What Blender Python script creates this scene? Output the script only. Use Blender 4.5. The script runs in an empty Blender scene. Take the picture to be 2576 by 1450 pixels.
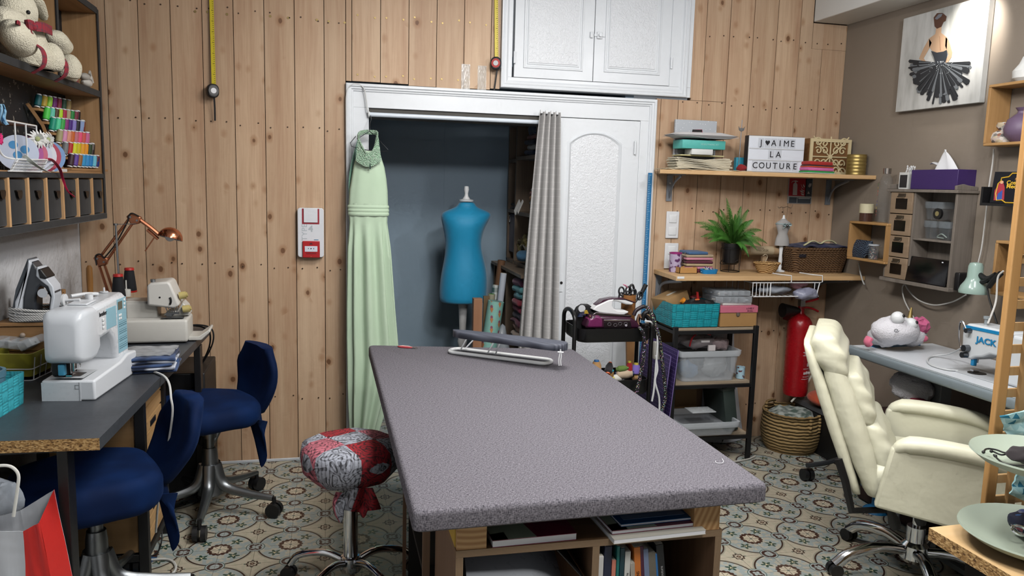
import bpy,bmesh,math,random
from mathutils import Vector as V,Matrix as M4,noise as mn
PI = math.pi
rnd = random.Random(7)
SC = bpy.context.scene
COL = SC.collection

# ---------------- camera (lens and pose recovered from the room's own straight edges) ----------------
FPX,CX,CY = 1964.97,1288.0,725.0
_yaw,_pit,_rol = 0.23279093,0.13195105,0.02691285
CF = V((math.sin(_yaw) * math.cos(_pit),math.cos(_yaw) * math.cos(_pit),-math.sin(_pit)))
_r = CF.cross(V((0,0,1))).normalized(); _u = _r.cross(CF)
CR = _r * math.cos(_rol) + _u * math.sin(_rol); CU = -_r * math.sin(_rol) + _u * math.cos(_rol)
CC = V((0,0,1.48))
def at(px,py,**k):
    d = CF + CR * ((px - CX) / FPX) - CU * ((py - CY) / FPX)
    (a,v),= k.items(); i = 'xyz'.index(a)
    return CC + d * ((v - CC[i]) / d[i])
cam_d = bpy.data.cameras.new('camera'); cam = bpy.data.objects.new('camera',cam_d); COL.objects.link(cam)
cam_d.sensor_width = 36; cam_d.lens = FPX / 2576 * 36; cam_d.clip_start = 0.05
cam.matrix_world = M4(((CR.x,CU.x,-CF.x,CC.x),(CR.y,CU.y,-CF.y,CC.y),(CR.z,CU.z,-CF.z,CC.z),(0,0,0,1)))
SC.camera = cam
D,LW,RW,CE = 4.13,-1.165,2.938,2.75      # back wall, left wall, right wall, ceiling

# ---------------- colours and node language ----------------
def lin(c):
    if isinstance(c,str):
        c = tuple(int(c[i:i + 2],16) / 255 for i in (0,2,4))
    return tuple((v / 12.92 if v <= .04045 else ((v + .055) / 1.055) ** 2.4) for v in c[:3]) + (1,)
class X:
    """a number or a socket inside a node tree"""
    def __init__(s,nt,v): s.nt,s.v = nt,v
    def m(s,op,*o,clamp=False):
        n = s.nt.nodes.new('ShaderNodeMath'); n.operation = op; n.use_clamp = clamp
        for i,a in enumerate((s,) + o):
            a = a.v if isinstance(a,X) else a
            if isinstance(a,(int,float)): n.inputs[i].default_value = a
            else: s.nt.links.new(a,n.inputs[i])
        return X(s.nt,n.outputs[0])
    def __add__(s,o): return s.m('ADD',o)
    def __sub__(s,o): return s.m('SUBTRACT',o)
    def __mul__(s,o): return s.m('MULTIPLY',o)
    def __truediv__(s,o): return s.m('DIVIDE',o)
    __radd__ = __add__; __rmul__ = __mul__
    def __rsub__(s,o): return (s * -1) + o
    def abs(s): return s.m('ABSOLUTE')
    def floor(s): return s.m('FLOOR')
    def frac(s): return s.m('FRACT')
    def sin(s): return s.m('SINE')
    def sqrt(s): return s.m('SQRT')
    def min(s,o): return s.m('MINIMUM',o)
    def max(s,o): return s.m('MAXIMUM',o)
    def pow(s,o): return s.m('POWER',o)
    def lt(s,e,w=.01): return s.step(e,w,True)
    def gt(s,e,w=.01): return s.step(e,w)
    def step(s,e,w=.01,inv=False):
        n = s.nt.nodes.new('ShaderNodeMapRange'); n.interpolation_type = 'SMOOTHSTEP'
        s.nt.links.new(s.v,n.inputs[0])
        n.inputs[1].default_value = e - w; n.inputs[2].default_value = e + w
        n.inputs[3].default_value = 1 if inv else 0; n.inputs[4].default_value = 0 if inv else 1
        return X(s.nt,n.outputs[0])
class Mat:
    def __init__(s,name,col='808080',rough=.6,metal=0,**kw):
        s.m = bpy.data.materials.new(name); s.m.use_nodes = True; s.nt = s.m.node_tree
        s.b = s.nt.nodes['Principled BSDF']; s.b.inputs['Base Color'].default_value = lin(col)
        s.m.diffuse_color = lin(col)
        s.b.inputs['Roughness'].default_value = rough; s.b.inputs['Metallic'].default_value = metal
        for k,v in kw.items(): s.b.inputs[k.replace('_',' ')].default_value = v
        s._xyz = None; s.vec = None
    def n(s,t): return s.nt.nodes.new(t)
    def coord(s,kind='Object',scale=(1,1,1),rot=(0,0,0)):
        tc = s.n('ShaderNodeTexCoord'); mp = s.n('ShaderNodeMapping')
        s.nt.links.new(tc.outputs[kind],mp.inputs[0]); mp.inputs['Scale'].default_value = scale; mp.inputs['Rotation'].default_value = rot
        return mp.outputs[0]
    def xyz(s,kind='Object',rot=(0,0,0)):
        sp = s.n('ShaderNodeSeparateXYZ'); s.nt.links.new(s.coord(kind,rot=rot),sp.inputs[0])
        return [X(s.nt,sp.outputs[i]) for i in range(3)]
    def comb(s,*a):
        c = s.n('ShaderNodeCombineXYZ')
        for i,v in enumerate(a):
            if isinstance(v,X): s.nt.links.new(v.v,c.inputs[i])
            else: c.inputs[i].default_value = v
        return c.outputs[0]
    def noise(s,vec,scale=5,detail=3,rough=.5,dist=0):
        n = s.n('ShaderNodeTexNoise'); s.nt.links.new(vec,n.inputs['Vector'])
        n.inputs['Scale'].default_value = scale; n.inputs['Detail'].default_value = detail
        n.inputs['Roughness'].default_value = rough; n.inputs['Distortion'].default_value = dist
        return X(s.nt,n.outputs[0])
    def voro(s,vec,scale=5,out=0,feature='F1',rand=1):
        n = s.n('ShaderNodeTexVoronoi'); n.feature = feature; s.nt.links.new(vec,n.inputs['Vector'])
        n.inputs['Scale'].default_value = scale; n.inputs['Randomness'].default_value = rand
        return X(s.nt,n.outputs[out])
    def white(s,vec):
        n = s.n('ShaderNodeTexWhiteNoise'); s.nt.links.new(vec,n.inputs['Vector']); return X(s.nt,n.outputs[0])
    def C(s,c):
        if isinstance(c,(str,tuple)):
            n = s.n('ShaderNodeRGB'); n.outputs[0].default_value = lin(c); return n.outputs[0]
        return c.v if isinstance(c,X) else c
    def mix(s,f,a,b,mode='MIX'):
        n = s.n('ShaderNodeMix'); n.data_type = 'RGBA'; n.blend_type = mode
        if isinstance(f,X): s.nt.links.new(f.v,n.inputs[0])
        else: n.inputs[0].default_value = f
        s.nt.links.new(s.C(a),n.inputs[6]); s.nt.links.new(s.C(b),n.inputs[7])
        return n.outputs[2]
    def ramp(s,f,stops):
        n = s.n('ShaderNodeValToRGB'); e = n.color_ramp.elements
        while len(e) < len(stops): e.new(.5)
        for el,(p,c) in zip(e,stops): el.position = p; el.color = lin(c)
        s.nt.links.new(f.v,n.inputs[0]); return n.outputs[0]
    def col(s,c): s.nt.links.new(s.C(c),s.b.inputs['Base Color']); return s
    def rough(s,x): s.nt.links.new(x.v,s.b.inputs['Roughness']); return s
    def alpha(s,x): s.nt.links.new(x.v,s.b.inputs['Alpha']); return s
    def bump(s,h,strength=.3,dist=.01):
        n = s.n('ShaderNodeBump'); n.inputs['Strength'].default_value = strength; n.inputs['Distance'].default_value = dist
        s.nt.links.new(h.v,n.inputs['Height']); s.nt.links.new(n.outputs[0],s.b.inputs['Normal']); return s
_MC = {}
def plain(col,rough=.5,metal=0,**kw):
    k = ('p',col,rough,metal,tuple(sorted(kw.items())))
    if k not in _MC:
        m = Mat('paint_' + col,col,rough,metal,**kw)
        v = m.coord(); f = m.noise(v,60,0)
        # slight handling wear in the gloss keeps large plain surfaces from looking computed
        m.rough(f * .05 + (rough - .025)); _MC[k] = m.m
    return _MC[k]
def metal(col='b8b8b8',rough=.25):
    return plain(col,rough,1)
def clear(col='e8eef2',alpha=.3,rough=.15):
    k = ('c',col,alpha,rough)
    if k not in _MC:
        m = Mat('clear_plastic_' + col,col,rough); m.b.inputs['Alpha'].default_value = alpha
        v = m.coord(); m.rough(m.noise(v,30,2) * .2 + rough); _MC[k] = m.m
    return _MC[k]
def glass(col='e6eef0',alpha=.18):
    return clear(col,alpha,.03)
def cloth(col,col2=None,weave=0,rough=.9,wr=.4,ws=18):
    k = ('f',col,col2,weave,rough,wr,ws)
    if k not in _MC:
        m = Mat('cloth_' + col,col,rough); m.b.inputs['Sheen Weight'].default_value = .15
        v = m.coord(); f = m.noise(v,ws,1)
        if col2: m.col(m.mix(f.gt(.5,.12),col,col2))
        h = f * wr
        if weave:
            x,y,z = m.xyz(); h = h + ((x * weave).sin() * (z * weave).sin() + (y * weave).sin()) * .15
        m.bump(h,.5,.006); _MC[k] = m.m
    return _MC[k]
def wood(name,c1,c2,axis='x',scale=1.0,knots=0.0,rough=.55,ck='6b4526',plank=0,gloss=None,blotch=.5):
    """grain runs along axis; c1 light, c2 dark"""
    m = Mat(name,c1,rough); x,y,z = m.xyz()
    a,b,c = {'x': (x,y,z),'y': (y,x,z),'z': (z,x,y)}[axis]
    if plank:
        idx = (b / plank).floor(); off = m.white(m.comb(idx,3.1,0)) * 9
    else: off = None
    aa = a if off is None else a + off
    v = m.comb(aa * (1.2 * scale),b * (14 * scale),c * (14 * scale))
    w1 = m.noise(v,1.0,3,.6,.6)
    v2 = m.comb(aa * (6 * scale),b * (120 * scale),c * (120 * scale)); w2 = m.noise(v2,1,0)
    f = (w1 - .5) * 1.6 + .5 + (w2 - .5) * .35
    colr = m.mix(f.m('MULTIPLY',1,clamp=True),c1,c2)
    if blotch:
        n3 = m.noise(m.comb(aa,b * 2,c * 2),2.2 * scale,2)
        colr = m.mix((n3 - .5).abs() * blotch,colr,c2)
    if plank:
        t = m.white(m.comb(idx,7.7,0)); colr = m.mix(t * .28,colr,'8f6a44')
    if knots:
        vv = m.comb(aa * 2.6,b * 5.2,c * .01); d = m.voro(vv,1.0); pick = m.voro(vv,1.0,1)
        sep = m.n('ShaderNodeSeparateColor'); m.nt.links.new(pick.v,sep.inputs[0]); pk = X(m.nt,sep.outputs[0])
        wob = (m.noise(v,4,2) - .5) * .05
        dd = d + wob
        k = dd.lt(.055,.02) * pk.gt(1 - knots,.02)
        halo = dd.lt(.10,.09) * pk.gt(1 - knots,.02) * .45
        colr = m.mix(halo,colr,'a4713f'); colr = m.mix(k * .75,colr,ck)
    m.col(colr)
    return m.m

# ---------------- things, parts, tags ----------------
WORLD = {}                        # object -> its world matrix while building
LOCAL = {}                        # object -> True when its parts are written in its own axes
def tag(o,label=None,cat=None,group=None,kind=None):
    if label: o['label'] = label
    if cat: o['category'] = cat
    if group: o['group'] = group
    if kind: o['kind'] = kind
    return o
def thing(name,label,cat,loc=(0,0,0),rz=0,group=None,local=False,M=None):
    o = bpy.data.objects.new(name,None); COL.objects.link(o); o.empty_display_size = .05
    m = M if M is not None else M4.Translation(V(loc)) @ M4.Rotation(rz,4,'Z')
    o.matrix_basis = m; WORLD[o] = m; LOCAL[o] = local or M is not None
    return tag(o,label,cat,group)
def link_mesh(name,me,mats,parent=None):
    o = bpy.data.objects.new(name,me); COL.objects.link(o)
    for mm in (mats if isinstance(mats,(list,tuple)) else [mats]): me.materials.append(mm)
    if parent is not None:
        o.parent = parent; LOCAL[o] = LOCAL.get(parent,False); WORLD[o] = WORLD[parent]
    return o
def dup(root,M=None,loc=None,rz=None,label=None,group=None,mats=None):
    def cp(o,par):
        c = o.copy(); COL.objects.link(c)
        if par is not None: c.parent = par
        for ch in [q for q in KIDS.get(o,[])]:
            KIDS.setdefault(c,[]).append(cp(ch,c))
        return c
    r = cp(root,None)
    if M is not None: r.matrix_basis = M
    elif loc is not None: r.matrix_basis = M4.Translation(V(loc)) @ M4.Rotation(rz or 0,4,'Z')
    WORLD[r] = r.matrix_basis.copy()
    if label: r['label'] = label
    if group: r['group'] = group
    return r
KIDS = {}
def frame_of(p0,p1,up=None):
    z = (V(p1) - V(p0)); L = z.length; z = z.normalized() if L > 1e-9 else V((0,0,1))
    u = V(up) if up is not None else (V((0,0,1)) if abs(z.z) < .95 else V((1,0,0)))
    x = u.cross(z).normalized(); y = z.cross(x)
    return M4(((x.x,y.x,z.x,p0[0]),(x.y,y.y,z.y,p0[1]),(x.z,y.z,z.z,p0[2]),(0,0,0,1))),L
def spline(pts,n=6):
    """Catmull-Rom through the points"""
    P = [V(p) for p in pts]
    if len(P) < 3: return P
    P = [P[0] * 2 - P[1]] + P + [P[-1] * 2 - P[-2]]; out = []
    for i in range(1,len(P) - 2):
        a,b,c,d = P[i - 1:i + 3]
        for k in range(n):
            t = k / n
            out.append(.5 * ((2 * b) + (c - a) * t + (2 * a - 5 * b + 4 * c - d) * t * t + (3 * b - a - 3 * c + d) * t ** 3))
    out.append(P[-2]); return out
def rrect(w,d,r,k=4,n=None):
    """rounded rectangle outline, centred"""
    out = []; r = min(r,w / 2 - 1e-5,d / 2 - 1e-5)
    for sx,sy,a0 in ((1,1,0),(-1,1,90),(-1,-1,180),(1,-1,270)):
        for i in range(k + 1):
            a = math.radians(a0 + 90 * i / k)
            out.append((sx * (w / 2 - r) + r * math.cos(a),sy * (d / 2 - r) + r * math.sin(a)))
    return out
class MB:
    def __init__(s): s.bm = bmesh.new(); s.mi = 0
    def M(s,i): s.mi = i; return s
    def raw(s,vs,fs,T=None):
        if T is not None: vs = [T @ V(v) for v in vs]
        b = [s.bm.verts.new(v) for v in vs]
        for f in fs:
            try: q = s.bm.faces.new([b[i] for i in f]); q.material_index = s.mi; q.smooth = True
            except ValueError: pass
        return s
    def bx(s,x0,x1,y0,y1,z0,z1,T=None):
        vs = [(x,y,z) for z in (z0,z1) for y in (y0,y1) for x in (x0,x1)]
        return s.raw(vs,[(0,2,3,1),(4,5,7,6),(0,1,5,4),(2,6,7,3),(0,4,6,2),(1,3,7,5)],T)
    def cb(s,c,sz,T=None,rz=0):
        x,y,z = c; a,b,h = sz[0] / 2,sz[1] / 2,sz[2] / 2
        if rz:
            T2 = M4.Translation(V(c)) @ M4.Rotation(rz,4,'Z'); T = T2 if T is None else T @ T2; x = y = z = 0
        return s.bx(x - a,x + a,y - b,y + b,z - h,z + h,T)
    def loft(s,rings,cap=(True,True),T=None,close=True,loop=False):
        n = len(rings[0]); vs = [p for r in rings for p in r]; fs = []
        R = len(rings)
        for i in range(R if loop else R - 1):
            j = (i + 1) % R
            for k in range(n if close else n - 1):
                l = (k + 1) % n; fs.append((i * n + k,i * n + l,j * n + l,j * n + k))
        if cap[0] and not loop: fs.append(tuple(range(n - 1,-1,-1)))
        if cap[1] and not loop: fs.append(tuple((R - 1) * n + k for k in range(n)))
        return s.raw(vs,fs,T)
    def cyl(s,p0,p1,r0,r1=None,n=16,cap=(True,True)):
        r1 = r0 if r1 is None else r1; T,L = frame_of(p0,p1)
        ring = lambda r,z: [(r * math.cos(2 * PI * i / n),r * math.sin(2 * PI * i / n),z) for i in range(n)]
        return s.loft([ring(r0,0),ring(r1,L)],cap,T)
    def lathe(s,prof,c=(0,0,0),n=24,T=None,cap=(True,True),sy=1):
        T = (M4.Translation(V(c)) if T is None else T)
        return s.loft([[(r * math.cos(2 * PI * i / n),sy * r * math.sin(2 * PI * i / n),z) for i in range(n)] for r,z in prof],cap,T)
    def tube(s,pts,r,n=8,loop=False,cap=True,flat=1.0,up=None):
        P = [V(p) for p in pts]; rings = []; N = len(P)
        rr = r if isinstance(r,(list,tuple)) else [r] * N
        prev = None
        for i,p in enumerate(P):
            a = P[i - 1] if (i or loop) else p; b = P[(i + 1) % N] if (i < N - 1 or loop) else p
            t = (b - a); t = t.normalized() if t.length > 1e-9 else V((0,0,1))
            if prev is None:
                u = V(up) if up is not None else (V((0,0,1)) if abs(t.z) < .9 else V((1,0,0)))
            else: u = prev
            x = (u - t * u.dot(t)); x = x.normalized() if x.length > 1e-9 else t.orthogonal().normalized()
            y = t.cross(x); prev = x
            rings.append([p + x * (rr[i] * flat * math.cos(2 * PI * k / n)) + y * (rr[i] * math.sin(2 * PI * k / n)) for k in range(n)])
        return s.loft(rings,(cap,cap),loop=loop)
    def sph(s,c,r,nu=16,nv=10,T=None,fn=None):
        r = (r,r,r) if isinstance(r,(int,float)) else r; rings = []
        for j in range(nv + 1):
            ph = -PI / 2 + PI * (j + (.02 if j == 0 else -.02 if j == nv else 0)) / nv
            ring = []
            for i in range(nu):
                th = 2 * PI * i / nu; d = V((math.cos(ph) * math.cos(th),math.cos(ph) * math.sin(th),math.sin(ph)))
                k = fn(d) if fn else 1
                p = V((d.x * r[0] * k,d.y * r[1] * k,d.z * r[2] * k))
                ring.append(p + V(c) if T is None else p)
            rings.append(ring)
        return s.loft(rings,T=(None if T is None else M4.Translation(V(c)) @ T))
    def rbox(s,c,sz,r=.01,k=3,T=None,rc=None):
        """box with rounded edges and corners"""
        w,d,h = sz; r = min(r,w / 2 * .98,d / 2 * .98,h / 2 * .98); rings = []
        rc = r if rc is None else rc
        for top in (0,1):
            for i in range(k + 1):
                a = math.radians(90 * (i / k)); ins = r * (1 - math.sin(a)) if not top else r * (1 - math.cos(a))
                z = (-h / 2 + r - r * math.cos(a)) if not top else (h / 2 - r + r * math.sin(a))
                rings.append([(x,y,z) for x,y in rrect(w - 2 * ins,d - 2 * ins,max(rc - ins,.0005) if rc > r else max(rc - ins,r * .12),k)])
        T2 = M4.Translation(V(c)); return s.loft(rings,T=T2 if T is None else T @ T2)
    def prism(s,poly,depth,T=None,bot=0):
        """outline in x,y pushed along z from bot to bot+depth"""
        n = len(poly); vs = [(x,y,bot) for x,y in poly] + [(x,y,bot + depth) for x,y in poly]
        A = sum(poly[i][0] * poly[(i + 1) % n][1] - poly[(i + 1) % n][0] * poly[i][1] for i in range(n))
        fs = [tuple(range(n - 1,-1,-1)),tuple(range(n,2 * n))] + [(i,(i + 1) % n,n + (i + 1) % n,n + i) for i in range(n)]
        if A < 0: fs = [tuple(reversed(f)) for f in fs]
        return s.raw(vs,fs,T)
    def grid(s,fn,nu,nv,thick=0,T=None,loopu=False):
        vs = [fn(i / nu,j / nv) for j in range(nv + 1) for i in range(nu + 1)]; w = nu + 1
        fs = [(j * w + i,j * w + i + 1,(j + 1) * w + i + 1,(j + 1) * w + i) for j in range(nv) for i in range(nu)]
        if thick:
            N = len(vs); P = [V(v) for v in vs]; nr = [V((0,0,0)) for _ in vs]
            for f in fs:
                a = (P[f[2]] - P[f[0]]).cross(P[f[3]] - P[f[1]])
                for i in f: nr[i] += a
            vs = [tuple(p) for p in P] + [tuple(p - (q.normalized() if q.length > 0 else q) * thick) for p,q in zip(P,nr)]
            fs = fs + [tuple(reversed([i + N for i in f])) for f in fs]
            B = [i for i in range(w)] + [j * w + nu for j in range(1,nv + 1)] + [nv * w + i for i in range(nu - 1,-1,-1)] + [j * w for j in range(nv - 1,0,-1)]
            fs += [(B[k],B[k] + N,B[(k + 1) % len(B)] + N,B[(k + 1) % len(B)]) for k in range(len(B))]
        return s.raw(vs,fs,T)
    def strip(s,pts,w,t=.0008,up=(0,0,1),tw=None):
        """a ribbon of width w along the points"""
        P = [V(p) for p in pts]; rings = []
        for i,p in enumerate(P):
            tg = (P[min(i + 1,len(P) - 1)] - P[max(i - 1,0)]).normalized(); sd = tg.cross(V(up))
            sd = sd.normalized() if sd.length > 1e-6 else V((1,0,0)); nn = sd.cross(tg)
            ww = w(i / (len(P) - 1)) if callable(w) else w
            if tw: a = tw * i / (len(P) - 1); sd,nn = sd * math.cos(a) + nn * math.sin(a),nn * math.cos(a) - sd * math.sin(a)
            rings.append([p - sd * ww / 2 - nn * t,p + sd * ww / 2 - nn * t,p + sd * ww / 2 + nn * t,p - sd * ww / 2 + nn * t])
        return s.loft(rings)
    def warp(s,fn):
        for v in s.bm.verts: v.co = fn(v.co.copy())
        return s
    def jit(s,amp,scale,seed=0):
        for v in s.bm.verts: v.co += V(mn.noise_vector(v.co * scale + V((seed,0,0)))) * amp
        return s
    def build(s,name,mats,parent=None,bevel=0,sub=0,ang=38,seg=2,keep=False,weld=False,label=None,kind=None,group=None,solid=0):
        bm = s.bm
        if weld: bmesh.ops.remove_doubles(bm,verts=bm.verts,dist=1e-5)
        if parent is not None and not LOCAL.get(parent,False):
            bm.transform(WORLD[parent].inverted())
        off = V((0,0,0))
        if parent is None and not keep and len(bm.verts):
            lo = [min(v.co[i] for v in bm.verts) for i in range(3)]; hi = [max(v.co[i] for v in bm.verts) for i in range(3)]
            off = V(((lo[0] + hi[0]) / 2,(lo[1] + hi[1]) / 2,lo[2])); bm.transform(M4.Translation(-off))
        bmesh.ops.recalc_face_normals(bm,faces=bm.faces)
        ca = math.cos(math.radians(ang))
        for e in bm.edges:
            if len(e.link_faces) == 2 and e.link_faces[0].normal.dot(e.link_faces[1].normal) < ca: e.smooth = False
        me = bpy.data.meshes.new(name); bm.to_mesh(me); bm.free()
        o = link_mesh(name,me,mats,parent)
        if parent is None: o.location = off; WORLD[o] = M4.Translation(off)
        else: KIDS.setdefault(parent,[]).append(o)
        if bevel:
            b = o.modifiers.new('b','BEVEL'); b.width = bevel; b.segments = seg; b.limit_method = 'ANGLE'; b.angle_limit = math.radians(40)
            b.harden_normals = False; b.use_clamp_overlap = True
        if solid: q = o.modifiers.new('s','SOLIDIFY'); q.thickness = solid; q.offset = 0
        if sub: q = o.modifiers.new('u','SUBSURF'); q.levels = sub; q.render_levels = sub
        if label: o['label'] = label
        if kind: o['kind'] = kind
        if group: o['group'] = group
        return o
def single(mb,name,mats,label,cat,group=None,**k):
    o = mb.build(name,mats,None,**k); return tag(o,label,cat,group)
def struct(mb,name,mats,**k):
    o = mb.build(name,mats,None,keep=True,**k); o['kind'] = 'structure'; return o
def facing(p,nrm,up=(0,0,1)):
    """axes of a flat thing: x to its right, y up, z out of its face"""
    z = V(nrm).normalized(); x = V(up).cross(z).normalized(); y = z.cross(x)
    return M4(((x.x,y.x,z.x,p[0]),(x.y,y.y,z.y,p[1]),(x.z,y.z,z.z,p[2]),(0,0,0,1)))
def lettering(text,size,T,mt,parent,name='lettering',depth=.0006,bold=0,sx=1,spacing=1,align='CENTER'):
    cu = bpy.data.curves.new('txt','FONT'); cu.body = text; cu.size = size; cu.extrude = depth; cu.offset = bold
    cu.align_x = align; cu.align_y = 'CENTER'; cu.space_character = spacing; cu.resolution_u = 3
    t = bpy.data.objects.new('txt',cu); me = bpy.data.meshes.new_from_object(t)
    bpy.data.objects.remove(t); bpy.data.curves.remove(cu)
    T = T @ M4.Diagonal((sx,1,1,1))
    if not LOCAL.get(parent,False): T = WORLD[parent].inverted() @ T
    me.transform(T); me.name = name; me.materials.clear()
    o = link_mesh(name,me,mt,parent); KIDS.setdefault(parent,[]).append(o); return o
def merge(parts_fn):
    mb = MB(); parts_fn(mb); return mb
# common materials
M_BLACK = plain('141416',.45); M_BLK2 = plain('1b1b1d',.7); M_WHITE = plain('e9ebec',.35); M_CHROME = metal('d5d7da',.12)
M_STEEL = metal('9a9da0',.35); M_IVORY = plain('e6e2d8',.4); M_RED = plain('b3141b',.35)
W_PINE = wood('pine_board','d9ae7b','bd8a55','x',1,.25)
W_PINEZ = wood('pine_post','d6ab78','b98550','z',1,.2)
W_PINEY = wood('pine_rail','d4a876','b98550','y',1,.2)
# =============================== the room ===============================
def wall_planks(name,pitch,x0):
    m = Mat(name,'c69d70',.55); x,y,z = m.xyz()
    xi = (x - x0) / pitch; idx = xi.floor(); r1 = m.white(m.comb(idx,1.3,0)); r2 = m.white(m.comb(idx,5.7,2))
    zz = z + r1 * 13; xx = x + r2 * 3
    warp = m.noise(m.comb(xx * 5,0,zz * 1.1),1.0,2)
    v = m.comb((xx + warp * .05) * 16,0,zz * .9); w1 = m.noise(v,1,4,.6,.4)
    fine = m.noise(m.comb((xx + warp * .02) * 150,0,zz * 5),1,2)
    f = ((w1 - .5) * 1.9 + .45 + (fine - .5) * .75).m('MULTIPLY',1,clamp=True)
    c = m.mix(f,'dabb9a','b2896a'); c = m.mix(r2 * .35,c,'a18468')
    c = m.mix(m.noise(m.comb(xx * 3,0,zz * .8),1,1).gt(.58,.12) * .25,c,'e4cdb0')
    kv = m.comb(xx * 15 + warp * .5,0,zz * 11); d = m.voro(kv,1,0); pick = m.voro(kv,1,1)
    sep = m.n('ShaderNodeSeparateColor'); m.nt.links.new(pick.v,sep.inputs[0]); pk = X(m.nt,sep.outputs[0]); sz = X(m.nt,sep.outputs[1])
    dn = d + (m.noise(kv,7,2) - .5) * .05 + (sz - .5) * .12
    on = pk.gt(.6,.01)
    c = m.mix(dn.lt(.24,.16) * on * .55,c,'9a6a40'); c = m.mix(dn.lt(.11,.03) * on * .85,c,'6b4529')
    m.col(c); return m.m
WP_L = wall_planks('wall_pine_boards',.1425,-1.014); WP_R = wall_planks('wall_pine_boards_east',.1465,1.904)
M_GAP = plain('3d2a1b',.9); M_NAIL = plain('4a3728',.5,.3); M_SCREW = metal('a08c60',.5)
def planks(mb,xs,z0,z1,seed=0):
    for i in range(len(xs) - 1):
        g = .0017; yo = .0012 * mn.noise(V((i * 3.1 + seed,0,0)))
        za = z0(xs[i]) if callable(z0) else z0
        mb.bx(xs[i] + g,xs[i + 1] - g,D + yo,D + .02,za,z1)
xsL = [LW,-1.014] + [-1.014 + .1425 * k for k in range(1,8)] + [.089]
xsT = [.089,.119] + [.119 + .1425 * k for k in range(1,6)] + [.8835]
xsR = [1.771,1.80,1.904,2.048,2.192,2.338,2.486,2.632,2.782,RW]
def nail(mb,x,z,s=.0038):
    mb.cyl((x,D - .0025,z),(x,D + .001,z),s,n=8)
mb = MB(); planks(mb,xsL,0.012,CE); planks(mb,xsT,lambda x: 1.972 + .006 * math.sin(x * 9),CE,5)
mb.M(1); mb.bx(LW,.089,D + .012,D + .03,0,CE); mb.bx(.089,.8835,D + .012,D + .03,1.98,CE)
mb.M(2)
for i in range(len(xsL) - 1):
    a,b = xsL[i],xsL[i + 1]
    for zz in (2.262,1.725,1.02,.34): 
        for t in (.22,.78): nail(mb,a + (b - a) * t + rnd.uniform(-.01,.01),zz - .03 * a + rnd.uniform(-.012,.012))
mb.M(3)
for i in range(len(xsT) - 1):
    a,b = xsT[i],xsT[i + 1]
    if b - a < .1: continue
    for t in (.2,.8): nail(mb,a + (b - a) * t,2.01 + rnd.uniform(-.008,.008),.005); nail(mb,a + (b - a) * t,2.30 + rnd.uniform(-.01,.01),.005)
for px_,py_ in ((491,29),(522,30),(571,36),(680,41),(725,45),(797,50),(827,54),(867,57)): 
    p = at(px_,py_,y=D); nail(mb,p.x,p.z,.006)
struct(mb,'wall_back',[WP_L,M_GAP,M_NAIL,M_SCREW])
mb = MB(); planks(mb,xsR[:3],0,1.972)
planks(mb,xsR[2:5],0,1.972); planks(mb,[1.975,2.048,2.192],1.974,CE,3); planks(mb,xsR[4:8],0,CE); planks(mb,[2.632,2.713],2.30,CE,9); planks(mb,xsR[7:],0,2.30); planks(mb,[2.713,RW],2.301,2.443,2)
mb.bx(1.966,1.975,D - .012,D + .02,1.985,CE); mb.bx(1.771,1.779,D - .012,D + .02,0,1.972)
mb.M(1); mb.bx(1.771,RW,D + .012,D + .03,0,1.97); mb.bx(1.97,RW,D + .012,D + .03,1.97,CE)
mb.M(2)
for i in range(2,len(xsR) - 1):
    a,b = xsR[i],xsR[i + 1]
    for zz in (2.33,1.955,1.36,.66,.2):
        if zz > 2 and a < 1.97: continue
        for t in (.22,.78): nail(mb,a + (b - a) * t + rnd.uniform(-.01,.01),zz + rnd.uniform(-.012,.012))
struct(mb,'wall_back_east',[WP_R,M_GAP,M_NAIL])
# tiled floor: circles, medallions and leaf sprigs of old cement tiles
m = Mat('cement_tiles','9aa39c',.42); x,y,z = m.xyz()
u = (x + .428) / .2735; v = (y - 3.42) / .2825
fu = ((u + .5).frac() - .5); fv = ((v + .5).frac() - .5); au,av = fu.abs(),fv.abs()
r = (fu * fu + fv * fv).sqrt(); ang = fv.m('ARCTAN2',fu)
def ln(a,b): return (a * a + b * b).sqrt()
dm1,dm2 = ln(au - .5,av),ln(au,av - .5); dm = dm1.min(dm2)
dc = ln(au - .5,av - .5); ac = (av - .5).m('ARCTAN2',au - .5); am = (av * 1.0).m('ARCTAN2',au - .5)
vec = m.comb(u,v,0); n1 = m.noise(vec,11,1); n2 = m.noise(vec,26,0); n3 = m.noise(vec,2.2,1)
ins = r.lt(.452,.006)
c = m.mix(ins,'b9b09c','98a3a1')
c = m.mix(n1.gt(.54,.03) * (1 - ins) * .55,c,'a9a791')
c = m.mix(n1.gt(.52,.02) * ins * r.gt(.17,.01) * .8,c,'b3ac9a')
c = m.mix((r - .487).abs().lt(.009,.004) * dm.gt(.11) * .7,c,'8d8f80')
c = m.mix((r - .462).abs().lt(.013,.003),c,'35221a')
pet = (ang * 8).m('COSINE')
rs = pet.abs() * .022 + .138
c = m.mix((r - rs).lt(.020,.004),c,'3f241a'); c = m.mix((r + (pet * -.012) + .0).lt(.118,.004),c,'c4baa4')
c = m.mix(((ang * 4 + .39).sin().abs().lt(.17,.07)) * r.lt(.12,.01) * r.gt(.02),c,'4b2f22')
c = m.mix(r.lt(.022,.004),c,'6a7a70')
dg = ln(au - .215,av - .215); ag = (av - .215).m('ARCTAN2',au - .215)
gs = (ag * 5 + 1.2).sin() * .026 + .064
c = m.mix((dg - gs).lt(0,.005),c,'30493c'); c = m.mix((dg + (ag * 3).sin() * .012).lt(.018,.004),c,'cdbf9c')
dl = (au - av).abs(); c = m.mix(dl.lt(.006,.003) * r.gt(.20) * r.lt(.26,.01),c,'415b4c')
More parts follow.
